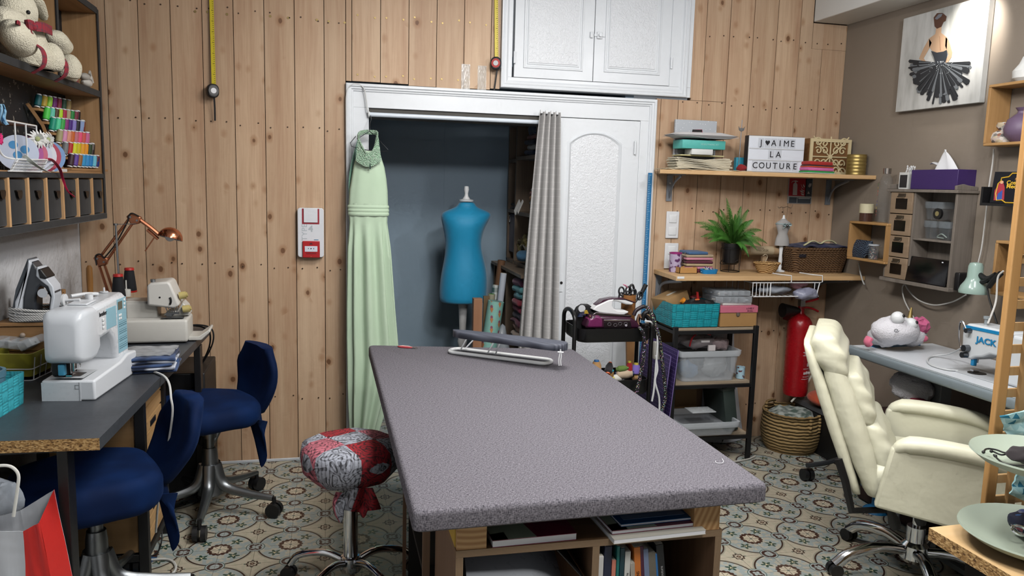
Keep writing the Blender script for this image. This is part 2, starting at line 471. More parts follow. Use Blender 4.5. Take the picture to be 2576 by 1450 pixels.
c = m.mix(dm.lt(.136,.003),c,'a0aaa8'); c = m.mix((dm - .130).abs().lt(.006,.003),c,'3f5953')
blob = (am * 2).sin().abs() * .035 + .050
c = m.mix((dm - blob).abs().lt(.022,.005) * (n2 + .3).gt(.6,.1),c,'3b221c'); c = m.mix((dm - .100).abs().lt(.004,.002) * (am * 4).sin().gt(.2),c,'4b3122')
sc_ = (ac * 8).m('COSINE') * .009 + .074
c = m.mix((dc - sc_).abs().lt(.013,.004),c,'35221a'); c = m.mix(dc.lt(.034,.004),c,'50322a'); c = m.mix(dc.lt(.012,.003),c,'cdbb9c')
c = m.mix((dc - .105).abs().lt(.009,.004) * (ac * 4).m('COSINE').gt(.8,.06),c,'5f6f66')
gu = ((u * 2 + .5).frac() - .5).abs().min(((v * 2 + .5).frac() - .5).abs())
c = m.mix(gu.lt(.008,.004) * .65,c,'5d554a')
c = m.mix((n3 - .35).m('MULTIPLY',.4,clamp=True),c,'857d70')
m.col(c); m.rough(n2 * .25 + .3)
mb = MB(); mb.bx(LW - .1,RW + .1,-1.6,5.3,-.05,0); struct(mb,'floor',[m.m])
# stucco and painted walls
def stucco(name,col,scale=45,st=.5,dist=.004,rough=.8):
    m = Mat(name,col,rough); v = m.coord(); a = m.noise(v,scale,1,.6)
    m.bump(a,st,dist); return m.m
M_STUC = stucco('white_stucco','d4d5d8',40,.7,.006); M_CEIL = stucco('ceiling_paint','e8e8e6',20,.1)
m = Mat('taupe_paint','8f8375',.55); v = m.coord(); m.col(m.mix(m.noise(v,3,2),'8b7f71','93877a')); M_TAUPE = m.m
mb = MB(); mb.bx(LW - .1,LW,-1.6,D + .1,0,CE); struct(mb,'wall_left',[M_STUC])
mb = MB(); mb.bx(RW,RW + .1,-1.6,D + .1,0,CE); struct(mb,'wall_right',[M_TAUPE])
mb = MB(); mb.bx(LW - .1,RW + .1,-1.7,-1.6,0,CE); struct(mb,'wall_front',[M_STUC])
mb = MB(); mb.bx(LW - .1,RW + .1,-1.6,5.3,CE,CE + .1); struct(mb,'ceiling',[M_CEIL])
mb = MB(); mb.bx(2.714,RW,-1.6,D,2.448,CE); struct(mb,'ceiling_beam',[plain('e9e8e3',.6)],bevel=.004)
mb = MB(); mb.bx(LW,.089,D - .006,D,0,.016); struct(mb,'baseboard_back',[plain('c9ccd0',.4)],bevel=.003)
# closet behind the doorway
CLY = 5.05; m = Mat('slate_blue_paint','5d6c7c',.5); v = m.coord(); m.col(m.mix(m.noise(v,3,1),'8ca2b4','97acbc')); M_SLATE = m.m
mb = MB(); mb.bx(-.45,1.6,CLY,CLY + .05,0,2.1); mb.bx(.728,.734,CLY - .003,CLY,0,1.86)
mb.bx(-.45,1.6,CLY - .02,CLY,1.86,2.1); struct(mb,'wall_closet_back',[M_SLATE])
mb = MB(); mb.bx(-.5,-.45,D + .03,CLY,0,2.1); struct(mb,'wall_closet_west',[M_SLATE])
mb = MB(); mb.bx(1.6,1.65,D + .03,CLY,0,2.1); struct(mb,'wall_closet_east',[M_SLATE])
mb = MB(); mb.bx(-.5,1.65,D + .03,CLY + .05,2.1,2.15); struct(mb,'ceiling_closet',[M_SLATE])
# white painted doorway surround
m = Mat('white_gloss_paint','e9edf1',.32); v = m.coord(); m.rough(m.noise(v,9,1) * .2 + .25); M_WP = m.m
m = Mat('crackled_plaster_panel','e8ebef',.35); v = m.coord(); b = m.noise(v,75,1,.55,1.0); m.bump(b,.55,.006); M_ROUGHP = m.m
def moulding(mb,x0,x1,z0,z1,prof,y):
    """mitred frame: prof = (inset, out) steps from the outside in"""
    rings = []
    for ins,out in prof:
        rings.append([(x0 + ins,y - out,z0 + ins),(x1 - ins,y - out,z0 + ins),(x1 - ins,y - out,z1 - ins),(x0 + ins,y - out,z1 - ins)])
    mb.loft(rings,(False,False))
OX0,OX1,OZ = .204,1.135,1.848
mb = MB()
mb.bx(.089,OX0,D,D + .05,0,OZ); mb.bx(.089,1.771,D,D + .05,OZ,1.965); mb.bx(1.685,1.771,D,D + .05,0,OZ)
mb.bx(OX0 - .02,OX0,D + .04,D + .1,0,OZ)
pf = [(0,0),(0,.022),(.006,.026),(.014,.026),(.018,.018),(.026,.018),(.03,.010),(.036,.010),(.038,.002),(.04,0)]
moulding(mb,.089,1.771,-.2,1.965,pf,D + .002)
struct(mb,'trim_1',[M_WP],bevel=.0015)
mb = MB(); mb.bx(OX0,OX1 + .5,D + .012,D + .10,OZ - .05,OZ + .03); mb.jit(.003,20)
struct(mb,'trim_2',[plain('55534f',.8)])
# the closed leaf with the arched rough panel
dx0,dx1 = 1.135,1.685
mb = MB(); mb.bx(dx0,dx1,D + .004,D + .04,.01,OZ - .003); leaf = struct(mb,'door_1',[M_WP],bevel=.002)
def arch(x0,x1,z0,zs,rise,n=14):
    p = [(x0,z0),(x1,z0),(x1,zs)]
    for i in range(1,n): 
        t = i / n; xx = x1 + (x0 - x1) * t; s_ = 1 - abs(2 * t - 1) ** 2.2; p.append((xx,zs + rise * s_))
    return p + [(x0,zs)]
TX = lambda y: M4(((1,0,0,0),(0,0,-1,y),(0,1,0,0),(0,0,0,1)))
pa = at(1437,363,y=D); pb = at(1556,370,y=D); px0,px1 = pa.x,pb.x; zs = pa.z
outer = arch(px0 - .022,px1 + .022,.20,zs + .012,.06); inner = arch(px0,px1,.222,zs,.055)
mb = MB(); mb.prism(inner,.004,TX(D + .004)); o = mb.build('door_panel',[M_ROUGHP],leaf); o['label'] = 'rough plastered arched panel'
mb = MB(); n = len(outer)
mid = arch(px0 - .011,px1 + .011,.211,zs + .006,.0575)
mb.loft([[(x,D + .004,z) for x,z in outer],[(x,D - .006,z) for x,z in mid],[(x,D + .002,z) for x,z in inner]],(False,False)); mb.build('panel_moulding',[M_WP],leaf)
for pz in ((1597,372),(1590,800)):
    p = at(*pz,y=D); mb = MB(); mb.cyl((p.x,D - .006,p.z - .03),(p.x,D - .006,p.z + .03),.006,n=10); mb.sph((p.x,D - .006,p.z + .033),.006,8,6); mb.sph((p.x,D - .006,p.z - .033),.006,8,6); mb.build('hinge',[M_WP],leaf)
p = at(1412,712,y=D); mb = MB(); mb.bx(p.x - .015,p.x + .015,D,D + .006,p.z - .05,p.z + .05); mb.M(1); mb.cyl((p.x,D - .002,p.z),(p.x,D + .003,p.z),.008,n=14); mb.build('lock_plate',[M_WP,M_BLACK],leaf)
# built-in cupboard above the doorway
kx0,kx1,kz = .884,1.968,1.985
cup = thing('wall_cupboard','white painted built-in double-door cupboard above the doorway','cupboard',(1.4,D,kz))
mb = MB(); mb.bx(kx0,kx0 + .06,D - .012,D + .05,kz + .055,CE); mb.bx(kx1 - .13,kx1,D - .012,D + .05,kz + .055,CE); mb.bx(kx0,kx1,D - .012,D + .05,kz,kz + .055)
moulding(mb,kx0,kx1 - .03,kz,CE + .3,[(0,0),(0,.012),(.008,.015),(.014,.008),(.02,.012),(.028,.012),(.034,.004),(.04,0)],D - .012)
mb.build('frame',[M_WP],cup,bevel=.0015)
for a,b,nm in ((at(1292,190,y=D).x,1.3935,'w'),(1.3965,at(1684,205,y=D).x,'e')):
    mb = MB(); mb.bx(a,b,D - .006,D + .03,kz + .058,CE); dr = mb.build('door',[M_WP],cup,bevel=.002)
    mb = MB(); xa,xb = (at(1329,160,y=D).x,at(1452,160,y=D).x) if nm == 'w' else (at(1531,170,y=D).x,at(1646,170,y=D).x)
    zb = at(1329,157,y=D).z if nm == 'w' else at(1531,168,y=D).z
    mb.bx(xa,xb,D - .009,D - .004,zb,CE); mb.build('door_panel',[M_ROUGHP],dr)
    mb = MB(); moulding(mb,xa - .03,xb + .03,zb - .032,CE + .3,[(0,0),(.003,.006),(.010,.007),(.014,.002),(.02,.002),(.023,.006),(.03,.003)],D - .006); mb.build('moulding',[M_WP],dr)
    hx = a + .0 if nm == 'w' else b; zz = at(1288,145,y=D).z if nm == 'w' else at(1685,160,y=D).z
    mb = MB(); mb.cyl((hx,D - .016,zz - .03),(hx,D - .016,zz + .03),.0065,n=10); mb.build('hinge',[M_WP],dr)
    if nm == 'e':
        p = at(1507,90,y=D); mb = MB(); mb.rbox((p.x,D - .012,p.z),(.03,.008,.036),.003); mb.bx(p.x - .03,p.x + .03,D - .012,D - .008,p.z - .006,p.z + .006); mb.rbox((p.x - .046,D - .012,p.z),(.016,.012,.032),.003)
        mb.cyl((p.x,D - .03,p.z),(p.x,D - .012,p.z),.009,.009,14); mb.build('latch',[M_WP],dr)
# silvery draught tape patches on the boards above the doorway, and their tape measures
def tape_patch(px0_,px1_,py0,py1,w_):
    a = at(px0_,py1,y=D - .003); b = at(px1_,py0,y=D - .003); mb = MB()
    m = mb.grid(lambda u,v: (a.x + (b.x - a.x) * u,D - .003 - .0015 * abs(mn.noise(V((u * 9,v * 14,a.x)))),a.z + (b.z - a.z) * v),14,20,.0004)
    return single(mb,'packing_tape',[clear('f3efe6',.28,.08)],f'clear packing tape on the pine boards above the doorway, {w_}','tape','clear tape strips above the doorway')
tape_patch(1160,1183,162,225,'farther from the tape measure'); tape_patch(1201,1224,166,228,'nearer the tape measure')
# =============================== black shelf on the white wall ===============================
UX,UY = -1.01,4.0
M_BCL = cloth('0e0f12','15161a',0,.9); W_SH = wood('shelf_oak','c19a70','9c7449','z',1.2); W_SHY = wood('shelf_oak_long','b98f66','94704a','y',1.2)
m = Mat('scuffed_black_paint','1a1b20',.7); v = m.coord(); n = m.noise(v,34,3,.7); m.col(m.mix(n.gt(.64,.02) * .8,'15161b','9b9488')); M_SCUFF = m.m
unit = thing('hanging_shelf','black open wall shelf with cloth drawers along its bottom, hung on the white wall','shelf',(LW,3,1.27))
zs_m = at(253,245,x=UX).z; zs_d = at(262,441,x=UX).z; zb = at(265,548,x=UX).z; zt = at(247,37,x=UX).z
Y0 = 2.3
mb = MB(); mb.bx(LW,LW + .01,Y0,UY,zb,zt + .25); mb.build('back_panel',[M_SCUFF],unit)
mb = MB()
mb.bx(LW + .01,UX - .002,UY - .02,UY,zb,zt + .02); mb.build('end_panel',[W_SH],unit)
mb = MB(); mb.bx(UX - .002,UX + .002,UY - .024,UY + .001,zb,zt + .02); mb.bx(LW,UX,UY,UY + .003,zb,zt + .02); mb.build('end_edging',[M_BCL],unit)
for nm,za in (('top_board',zt),('shelf_board',zs_m),('shelf_board',zs_d - .012)):
    mb = MB(); mb.bx(LW + .01,UX - .003,Y0,UY - .02,za,za + .022); mb.M(1); mb.bx(UX - .003,UX + .002,Y0,UY - .02,za - .001,za + (.026 if za > zs_d else .018)); mb.build(nm,[W_SHY,M_BCL],unit)
for a,b in ((zs_m,zt),):
    yd = at(152,160,x=UX).y; mb = MB(); mb.bx(LW + .01,UX - .003,yd - .02,yd,a + .022,b); mb.M(1); mb.bx(UX - .003,UX + .002,yd - .022,yd + .002,a + .022,b); mb.build('divider',[W_SH,M_BCL],unit)
mb = MB(); mb.bx(LW + .01,UX + .004,Y0,UY,zb - .004,zb + .022); mb.build('bottom_board',[M_BCL],unit,bevel=.003)
hx = [-45,5,48,97,145,182,218,252]; dv = [-20,23,73,119,160,198,234]
W_DIV = wood('light_batten','e0b78b','c89a68','z',1)
ys = [at(p,500,x=UX).y for p in dv]
for i in range(len(dv)):
    mb = MB(); mb.bx(LW + .02,UX + .001,ys[i] - .008,ys[i] + .008,zb + .022,zs_d - .012); mb.build('batten',[W_DIV],unit)
edges = ys + [UY - .02]
for i in range(len(edges) - 1):
    a,b = edges[i] + .009,edges[i + 1] - .009
    mb = MB(); mb.rbox(((LW + UX) / 2 + .012,(a + b) / 2,(zb + zs_d) / 2 + .003),(UX - LW - .035,b - a,zs_d - zb - .045),.006); dr = mb.build('drawer',[M_BCL],unit)
    mb = MB(); c = at(hx[i + 1],488,x=UX); cy_ = c.y; cz_ = c.z
    for k in range(1):
        pts = [(UX + .004 + .012 * math.sin(t),cy_ + .022 * math.cos(PI + t),cz_ + .008 - .022 * math.sin(t)) for t in [PI * q / 10 for q in range(11)]]
        mb.prism([(-cy_ - .022 * math.cos(t),cz_ + .008 - .026 * math.sin(t)) for t in [PI * q / 12 for q in range(13)]],.006,facing((UX - .001,0,0),(-1,0,0)) if False else M4(((0,0,1,UX - .002),(-1,0,0,0),(0,1,0,0),(0,0,0,1))))
        mb.bx(UX - .006,UX + .002,cy_ - .024,cy_ + .024,cz_ + .006,cz_ + .012)
    mb.build('cup_handle',[metal('33302e',.35)],dr)
# white curly plush with long ears
M_PLUSH = Mat('curly_cream_plush','e6dfc9',.95); v = M_PLUSH.coord(); M_PLUSH.bump(M_PLUSH.noise(v,210,1,.7),.8,.006); M_PLUSH = M_PLUSH.m
M_TART = Mat('red_tartan','9a2f3c',.85); x,y,z = M_TART.xyz(); gx = (x * 260).sin().gt(.6,.1); gz = (z * 260).sin().gt(.6,.1); gy = (y * 260).sin().gt(.6,.1); M_TART.col(M_TART.mix((gz + gy).m('MULTIPLY',.4),'9a2c3a','4d3a44')); M_TART = M_TART.m
PX = UX - .03
def A(px_,py_,x=PX): return at(px_,py_,x=x)
pl = thing('plush_rabbit','cream curly plush rabbit with a red tartan bow, sitting on the black wall shelf','soft toy',A(100,190))
mb = MB()
def blob(px_,py_,rx,ry,rz,x=PX,T=None): c = A(px_,py_,x); mb.sph(c,(rx,ry,rz),20,14,T)
blob(60,118,.07,.125,.10); blob(40,25,.065,.085,.075); blob(20,60,.06,.10,.05)
Rt = M4.Rotation(math.radians(-12),4,'X')
blob(45,95,.05,.10,.052,PX + .045,Rt); blob(148,108,.045,.088,.038,PX + .03,Rt); blob(85,145,.06,.14,.055,PX + .02,Rt); blob(125,150,.048,.05,.058,PX + .055); blob(150,178,.06,.12,.045,PX + .0,Rt); blob(172,172,.048,.045,.055,PX + .05)
mb.jit(.006,22); mb.warp(lambda p: V((max(p.x,LW + .012),p.y,max(p.z,zs_m + .023)))); body = mb.build('body',[M_PLUSH],pl)
mb = MB(); c0,c1 = A(88,8,PX + .02),A(112,48,PX + .03); mb.tube(spline([A(55,-22,PX),c0,c1],5),[.02,.024,.028,.03,.032,.034,.032,.03,.026,.022,.012][:11],12,flat=.5); mb.jit(.003,30); mb.build('ear',[M_PLUSH],pl)
mb = MB(); mb.sph(A(71,31,PX + .062),.007,10,8); mb.build('eye',[M_BLACK],pl)
mb = MB()
for (a,b,w_) in (((62,62),(86,66),.03),((90,66),(130,78),.032),((78,72),(82,100),.022),((50,60),(40,58),.012)):
    mb.strip(spline([A(*a,PX + .075),A((a[0] + b[0]) / 2,(a[1] + b[1]) / 2 - 3,PX + .09),A(*b,PX + .08)],4),w_,.002,up=(1,0,0))
mb.sph(A(84,67,PX + .085),.014,10,8); mb.build('bow',[M_TART],pl)
for q in ((104,146),(160,170)):
    mb = MB(); c = A(q[0] - 6,q[1],PX + (.09 if q[0] < 120 else .082)); mb.tube(spline([c + V((-.02,-.006,.05)),c + V((.012,-.012,.03)),c + V((.022,-.014,0)),c + V((.012,-.008,-.03)),c + V((-.02,0,-.05))],4),.014,8,flat=.3); mb.build('foot_cuff',[M_TART],pl)
def bird(px_,py_,s,lab,col):
    c = at(px_,py_,x=PX + .01); mb = MB()
    mb.sph(c,(s * .5,s,s * .42),16,10,fn=lambda d: 1 - .35 * max(0,d.y) ** 2)
    mb.tube(spline([c + V((.02,-s * .3,s * .3)),c + V((.02,0,s * .62)),c + V((.02,s * .45,s * .1))],4),s * .10,8)
    return single(mb,'baby_shoe',[plain(col,.9)],lab,'baby shoe')
bird(214,194,.042,'pale grey fabric baby slipper on the black wall shelf, the rear one','b9b4ac')
bird(218,209,.045,'off-white fabric baby slipper in front of the grey one on the black wall shelf','d5d0c8')
mb = MB(); c = at(178,201,x=PX); mb.rbox((c.x,c.y,c.z),(.05,.05,.02),.006); single(mb,'pin_cushion',[cloth('8c3a30')],'small brick red cloth pad beside the plush rabbit foot','pin cushion')
mb = MB(); a,b = at(98,-10,x=LW + .05),at(140,190,x=LW + .05); mb.bx(LW + .02,LW + .035,a.y,b.y,b.z,a.z); single(mb,'wooden_board',[W_SH],'bare oak board leaning behind the plush rabbit on the wall shelf','board')
# thread rack
rows = [((93,270),(169,281),7,27),((114,304),(206,314),10,29),((129,331),(220,339),10,30),((146,361),(233,367),10,29),((160,392),(250,395),10,29),((175,420),(260,423),10,28)]
cols = [['10595f','b59b34','8fc93a','6b1f6b','84203c','1f4a36','a08a5a'],
        ['4fd04f','62c8b0','4a3318','b7e32c','ad2347','b1a47f','18873c','7c2b40','17171c','3d1a20'],
        ['13977a','4bd09a','35a848','8b2f7d','47247f','8f85cf','10121e','93a9d6','7d2b1e','9fb2bf'],
        ['a79e74','d68fb4','de9378','d26a2a','c9737f','f2567f','d9584f','d46a9c','b98a86','151f45'],
        ['737678','b8221f','d6d61e','d8c315','f0a82a','f09a1f','2a4022','2d1c1a','3f5a68','6a625c'],
        ['31121f','5b3a94','93602f','2f93c9','2f8fcf','1d7fc3','6fc3da','122a7a','df6a22','5b1420']]
rk = thing('thread_rack','tiered pine rack holding six rows of small thread reels on the black wall shelf','thread rack',at(215,435,x=-1.04))
W_RK = wood('rack_beech','b98f62','96704a','y',2)
axs = [-1.125 + .018 * i for i in range(6)]
for i,(a,b,n_,h_) in enumerate(rows):
    p,q = at(*a,x=axs[i]),at(*b,x=axs[i]); mb = MB(); mb.bx(axs[i] - .014,axs[i] + .014,p.y - .025,q.y + .02,p.z - .014,p.z - .004); mb.build('tier',[W_RK],rk)
sp_ = [at(78,262,x=axs[0]),at(115,315,x=axs[1] + .01),at(138,370,x=axs[3]),at(167,430,x=axs[5])]
for dy in (0,.40):
    mb = MB(); mb.tube([V((p.x - .012,(p.y if dy == 0 else min(p.y + dy,3.96)),p.z)) for p in sp_],.010,4,flat=.8); mb.build('side_rail',[W_RK],rk)
p,q = at(165,434,x=-1.03),at(262,435,x=-1.03); mb = MB(); mb.bx(-1.06,-1.02,p.y,min(q.y,3.97),p.z - .002,p.z + .008); mb.build('base',[W_RK],rk)
def reel(p,r,h,col,tilt=.0,tilty=0):
    T = M4.Translation(p) @ M4.Rotation(tilt,4,'X') @ M4.Rotation(tilty,4,'Y'); mb = MB()
    mb.lathe([(r * .8,0),(r * .8,.004),(r * .55,.005)],n=12,T=T,cap=(True,False)); mb.lathe([(r * .55,h - .005),(r * .7,h - .004),(r * .7,h),(r * .2,h)],n=12,T=T,cap=(False,True))
    mb.M(1); mb.lathe([(r * .6,.004),(r * .98,.008),(r,h * .5),(r * .9,h - .006),(r * .6,h - .004)],n=12,T=T)
    return mb
CN = {'1': 'x'}
def cname(hexc):
    import colorsys
    r_,g_,b_ = [int(hexc[i:i + 2],16) / 255 for i in (0,2,4)]; h,l,s_ = colorsys.rgb_to_hls(r_,g_,b_)
    if l < .12: return 'near-black'
    base = 'grey' if s_ < .15 else ['red','orange','yellow','lime','green','green','teal','blue','blue','purple','magenta','pink','red'][int(h * 12 + .5)]
    if s_ < .45 and base in ('orange','yellow'): base = 'beige' if l > .45 else 'brown'
    return ('dark ' if l < .27 else 'pale ' if l > .62 else 'mid ') + base
ords = ['top','second','third','fourth','fifth','bottom']
nth = ['first','second','third','fourth','fifth','sixth','seventh','eighth','ninth','tenth']
for i,(a,b,n_,h_) in enumerate(rows):
    for k in range(n_):
        t = k / (n_ - 1); xx = axs[i]
        pb = at(a[0] + (b[0] - a[0]) * t ** .93,a[1] + (b[1] - a[1]) * t,x=xx); sc_ = pb.y / 1965
        h = (h_ + 3 - 3 * t) * sc_; pb.y = min(pb.y,3.955)
        mb = reel(pb,.0135,h,cols[i][k],-.22 if k < 3 else -.08,.12)
        single(mb,'thread_reel',[M_WHITE,plain(cols[i][k],.55)],f'small {cname(cols[i][k])} sewing thread reel, {nth[k]} along the {ords[i]} tier of the thread rack','thread reel','reels on the tiered thread rack')
pb = at(187,287,x=axs[0]); single(reel(pb,.0145,.052,'1d1014',-.08,.12),'thread_reel',[M_WHITE,plain('21131a',.55)],'lone near-black thread reel past two empty pegs on the top tier','thread reel','reels on the tiered thread rack')
for q in ((170,284),(177,285)):
    p = at(*q,x=axs[0]); mb = MB(); mb.cyl(p,p + V((0,.002,.045)),.003,n=8); mb.build('peg',[W_RK],rk)
# wire basket with ribbons and daisies
BXx = UX - .004
bk = thing('wire_basket','white wire letter basket with wooden trim at the end of the black wall shelf','basket',at(50,434,x=BXx))
mb = MB(); ya,yb = at(0,430,x=BXx).y - .02,at(97,430,x=BXx).y; z0 = at(50,432,x=BXx).z; zT = at(95,318,x=BXx).z
def rail(pts,r=.003): mb.tube(spline([V(p) for p in pts],5),r,6)
xb = LW + .04
rail([(xb,yb,z0),(xb,yb,zT + .03)]); rail([(xb,ya,zT + .05),(xb,(ya + yb) / 2,zT + .055),(xb,yb - .03,zT + .05),(xb,yb,zT + .02),(BXx,yb + .004,zT - .01)])
rail([(BXx,ya,zT),(BXx,yb,zT)]); 
for k in (0,.45,.72,1): y_ = ya + (yb - ya) * k; rail([(BXx,y_,z0 + .04),(BXx,y_,zT)],.0028)
rail([(BXx,ya,z0 + .10),(BXx,ya + .05,z0 + .05),(BXx + .03,ya + .1,z0 + .04),(BXx + .03,yb,z0 + .045)]); rail([(BXx + .03,ya + .09,z0 + .04),(BXx + .01,ya + .08,z0)]); rail([(BXx + .01,ya + .06,z0 + .001),(BXx + .01,yb,z0 + .001)]); rail([(BXx + .03,yb,z0 + .045),(BXx + .01,yb - .01,z0)])
for k in range(26): y_ = ya + .07 + (yb - ya - .08) * k / 25; mb.tube([(BXx + .01,y_,z0),(BXx + .03,y_ + .005,z0 + .044)],.0012,4)
for k in range(4): mb.tube([(BXx + .012 + .005 * k,ya + .07,z0 + .01 * k),(BXx + .012 + .005 * k,yb,z0 + .01 * k)],.0012,4)
for k in range(18): y_ = ya + (yb - ya) * k / 17; mb.tube([(xb,y_,z0),(xb,y_,zT)],.0011,4)
for k in range(9): z_ = z0 + (zT - z0) * k / 8; mb.tube([(xb,ya,z_),(xb,yb,z_)],.0011,4)
mb.build('wire_frame',[M_WHITE],bk)
mb = MB(); mb.bx(xb,BXx - .002,ya,yb,zT - .003,zT + .004); mb.build('wooden_trim',[W_SHY],bk)
ribc = [('c9d3e8','3f8fc9'),('b5579a','e6d4e8'),('cf6b86','dfe2ee'),('d7dcec','a33a55'),('e3e6f0','d2a0b4'),('b8405a','d9dcea'),('7fa4d4','c9d6ea')]
for k,(c1,c2) in enumerate(ribc):
    pc = at(46 + k * 12,385 + k * 1.5,x=BXx - .03); mb = MB(); T = facing(pc,(math.cos(1.2),-math.sin(1.2),.12))
    mb.cyl((0,0,-.004),(0,0,.004),.062,n=28); mb.M(1); 
    for q in range(3): mb.cyl((.02 * math.cos(q * 2.3 + k),.02 * math.sin(q * 2.3 + k) + .012,.004),(.02 * math.cos(q * 2.3 + k),.02 * math.sin(q * 2.3 + k) + .012,.0046),.014,n=14)
    mb.warp(lambda c: T @ c)
    single(mb,'ribbon_card',[plain(c1,.5),plain(c2,.5)],f'round ribbon card, {nth[k]} of those fanned in the white wire basket','ribbon card','round ribbon cards in the wire basket')
def daisy(px_,py_,r,lab,n_=(.9,-.4,.2)):
    T = facing(at(px_,py_,x=BXx + .012),n_); th_ = thing('fabric_daisy',lab,'artificial flower',M=T)
    mb = MB()
    for k in range(16):
        a = 2 * PI * k / 16 + rnd.uniform(-.08,.08); L = r * rnd.uniform(.85,1.08); zt_ = rnd.uniform(0,.012)
        mb.tube([(.006 * math.cos(a),.006 * math.sin(a),0),(L * .5 * math.cos(a),L * .5 * math.sin(a),.006 + zt_),(L * math.cos(a),L * math.sin(a),zt_ * .4)],[.003,.006,.002],6,flat=.35)
    mb.build('petal',[plain('e9e9e6',.8)],th_); mb = MB(); mb.sph((0,0,.006),(.009,.009,.005),10,6); mb.build('flower_centre',[plain('a3ab7a',.9)],th_)
daisy(118,352,.030,'white fabric daisy nearest the thread rack, poking out of the wire basket'); daisy(92,350,.036,'fuller white fabric daisy inside the wire basket',(.8,-.6,.1))
mb = MB(); mb.grid(lambda u,v_: tuple(at(-4 + 14 * u + 13 * v_ * v_ + 4 * math.sin(6 * v_),262 + 52 * v_,x=BXx + .012 + .006 * math.sin(u * 7 + v_ * 4))),6,12,.002)
single(mb,'lace_ribbon',[cloth('8fbfdc','5f93bd',0,.9)],'pale blue patterned ribbon draped over the top of the wire basket','ribbon')
mb = MB(); mb.strip(spline([at(112,402,x=BXx + .02),at(132,404,x=BXx + .03),at(150,425,x=UX + .02),at(158,450,x=UX + .012),at(170,480,x=UX + .02),at(188,496,x=UX + .03)],6),lambda t: .016 * (1 - t * .8) + .001,.0007,up=(0,1,.3))
single(mb,'satin_ribbon',[plain('d8315b',.35)],'bright pink satin ribbon trailing from the wire basket over a black drawer','ribbon')
mb = MB(); mb.strip(spline([at(60,392,x=BXx + .03),at(82,410,x=BXx + .045),at(105,425,x=BXx + .045),at(122,433,x=BXx + .04)],6),.014,.0007,up=(0,1,.3))
single(mb,'satin_ribbon',[plain('d5ddd6',.35)],'white satin ribbon curling over the wire basket front','ribbon')
mb = MB(); a,b = at(120,437,x=UX - .02),at(163,437,x=UX - .02); mb.bx(UX - .05,UX - .01,a.y,b.y,a.z,a.z + .02); single(mb,'card_box',[plain('d6d6d6',.6)],'flat white card box lying between wire basket and thread rack','box',bevel=.002)
mb = MB(); 
for k in range(9): a_ = k * .7; c = at(2,350,x=BXx + .03); mb.tube([c,c + V((0,.018 * math.cos(a_),.018 * math.sin(a_)))],[.005,.002],6)
single(mb,'pompom',[plain('cf2b6e',.9)],'small magenta tassel flower hanging at the wire basket end','pompom')

# =============================== the long desk ===============================
DZ = .76
A0,B0 = at(250,1103,z=DZ),at(530,822,z=DZ); ax_ = (B0 - A0).normalized()
mlam = Mat('charcoal_laminate','3a3d42',.42); v = mlam.coord(); nn_ = mlam.noise(v,90,2); mlam.col(mlam.mix(nn_,'33363b','464a50')); mlam.rough(mlam.noise(v,5,2) * .25 + .3); M_LAM = mlam.m
mch = Mat('chipboard_edge','a98556',.9); v = mch.coord('Object',(1,1,2.2)); d = mch.voro(v,160,1); sep = mch.n('ShaderNodeSeparateColor'); mch.nt.links.new(d.v,sep.inputs[0]); mch.col(mch.ramp(X(mch.nt,sep.outputs[0]),[(0,'5b3f22'),(.4,'9c7645'),(1,'d2ae78')])); M_CHIP = mch.m
dk = thing('work_desk','long charcoal laminate work desk with raw chipboard end and black metal legs','desk',(-.9,3,0))
ye = at(0,1110,z=DZ).y; yl = ye - (A0.y - ye) * .9
poly = [(A0.x,A0.y),(B0.x,B0.y),(LW + .003,B0.y),(LW + .003,yl)]
mb = MB(); mb.prism(poly,.034,M4.Translation((0,0,DZ - .034))); 
for f in mb.bm.faces:
    f.normal_update()
    if f.normal.y < -.7: f.material_index = 1
mb.build('desktop',[M_LAM,M_CHIP],dk)
for q,w_ in (((165,1150),.03),((498,880),.03),(None,0)):
    mb = MB()
    if q: p = at(q[0],q[1],y=(A0.y + .09) if q[0] < 200 else B0.y - .27)
    else: p = V((LW + .06,A0.y + .2,0))
    mb.bx(p.x - .014,p.x + .014,p.y - .03,p.y + .03,0,DZ - .035); mb.build('leg',[M_BLACK],dk,bevel=.002)
mb = MB(); mb.bx(LW + .03,-.66,A0.y + .12,A0.y + .15,DZ - .075,DZ - .035); mb.build('crossbar',[M_BLACK],dk)
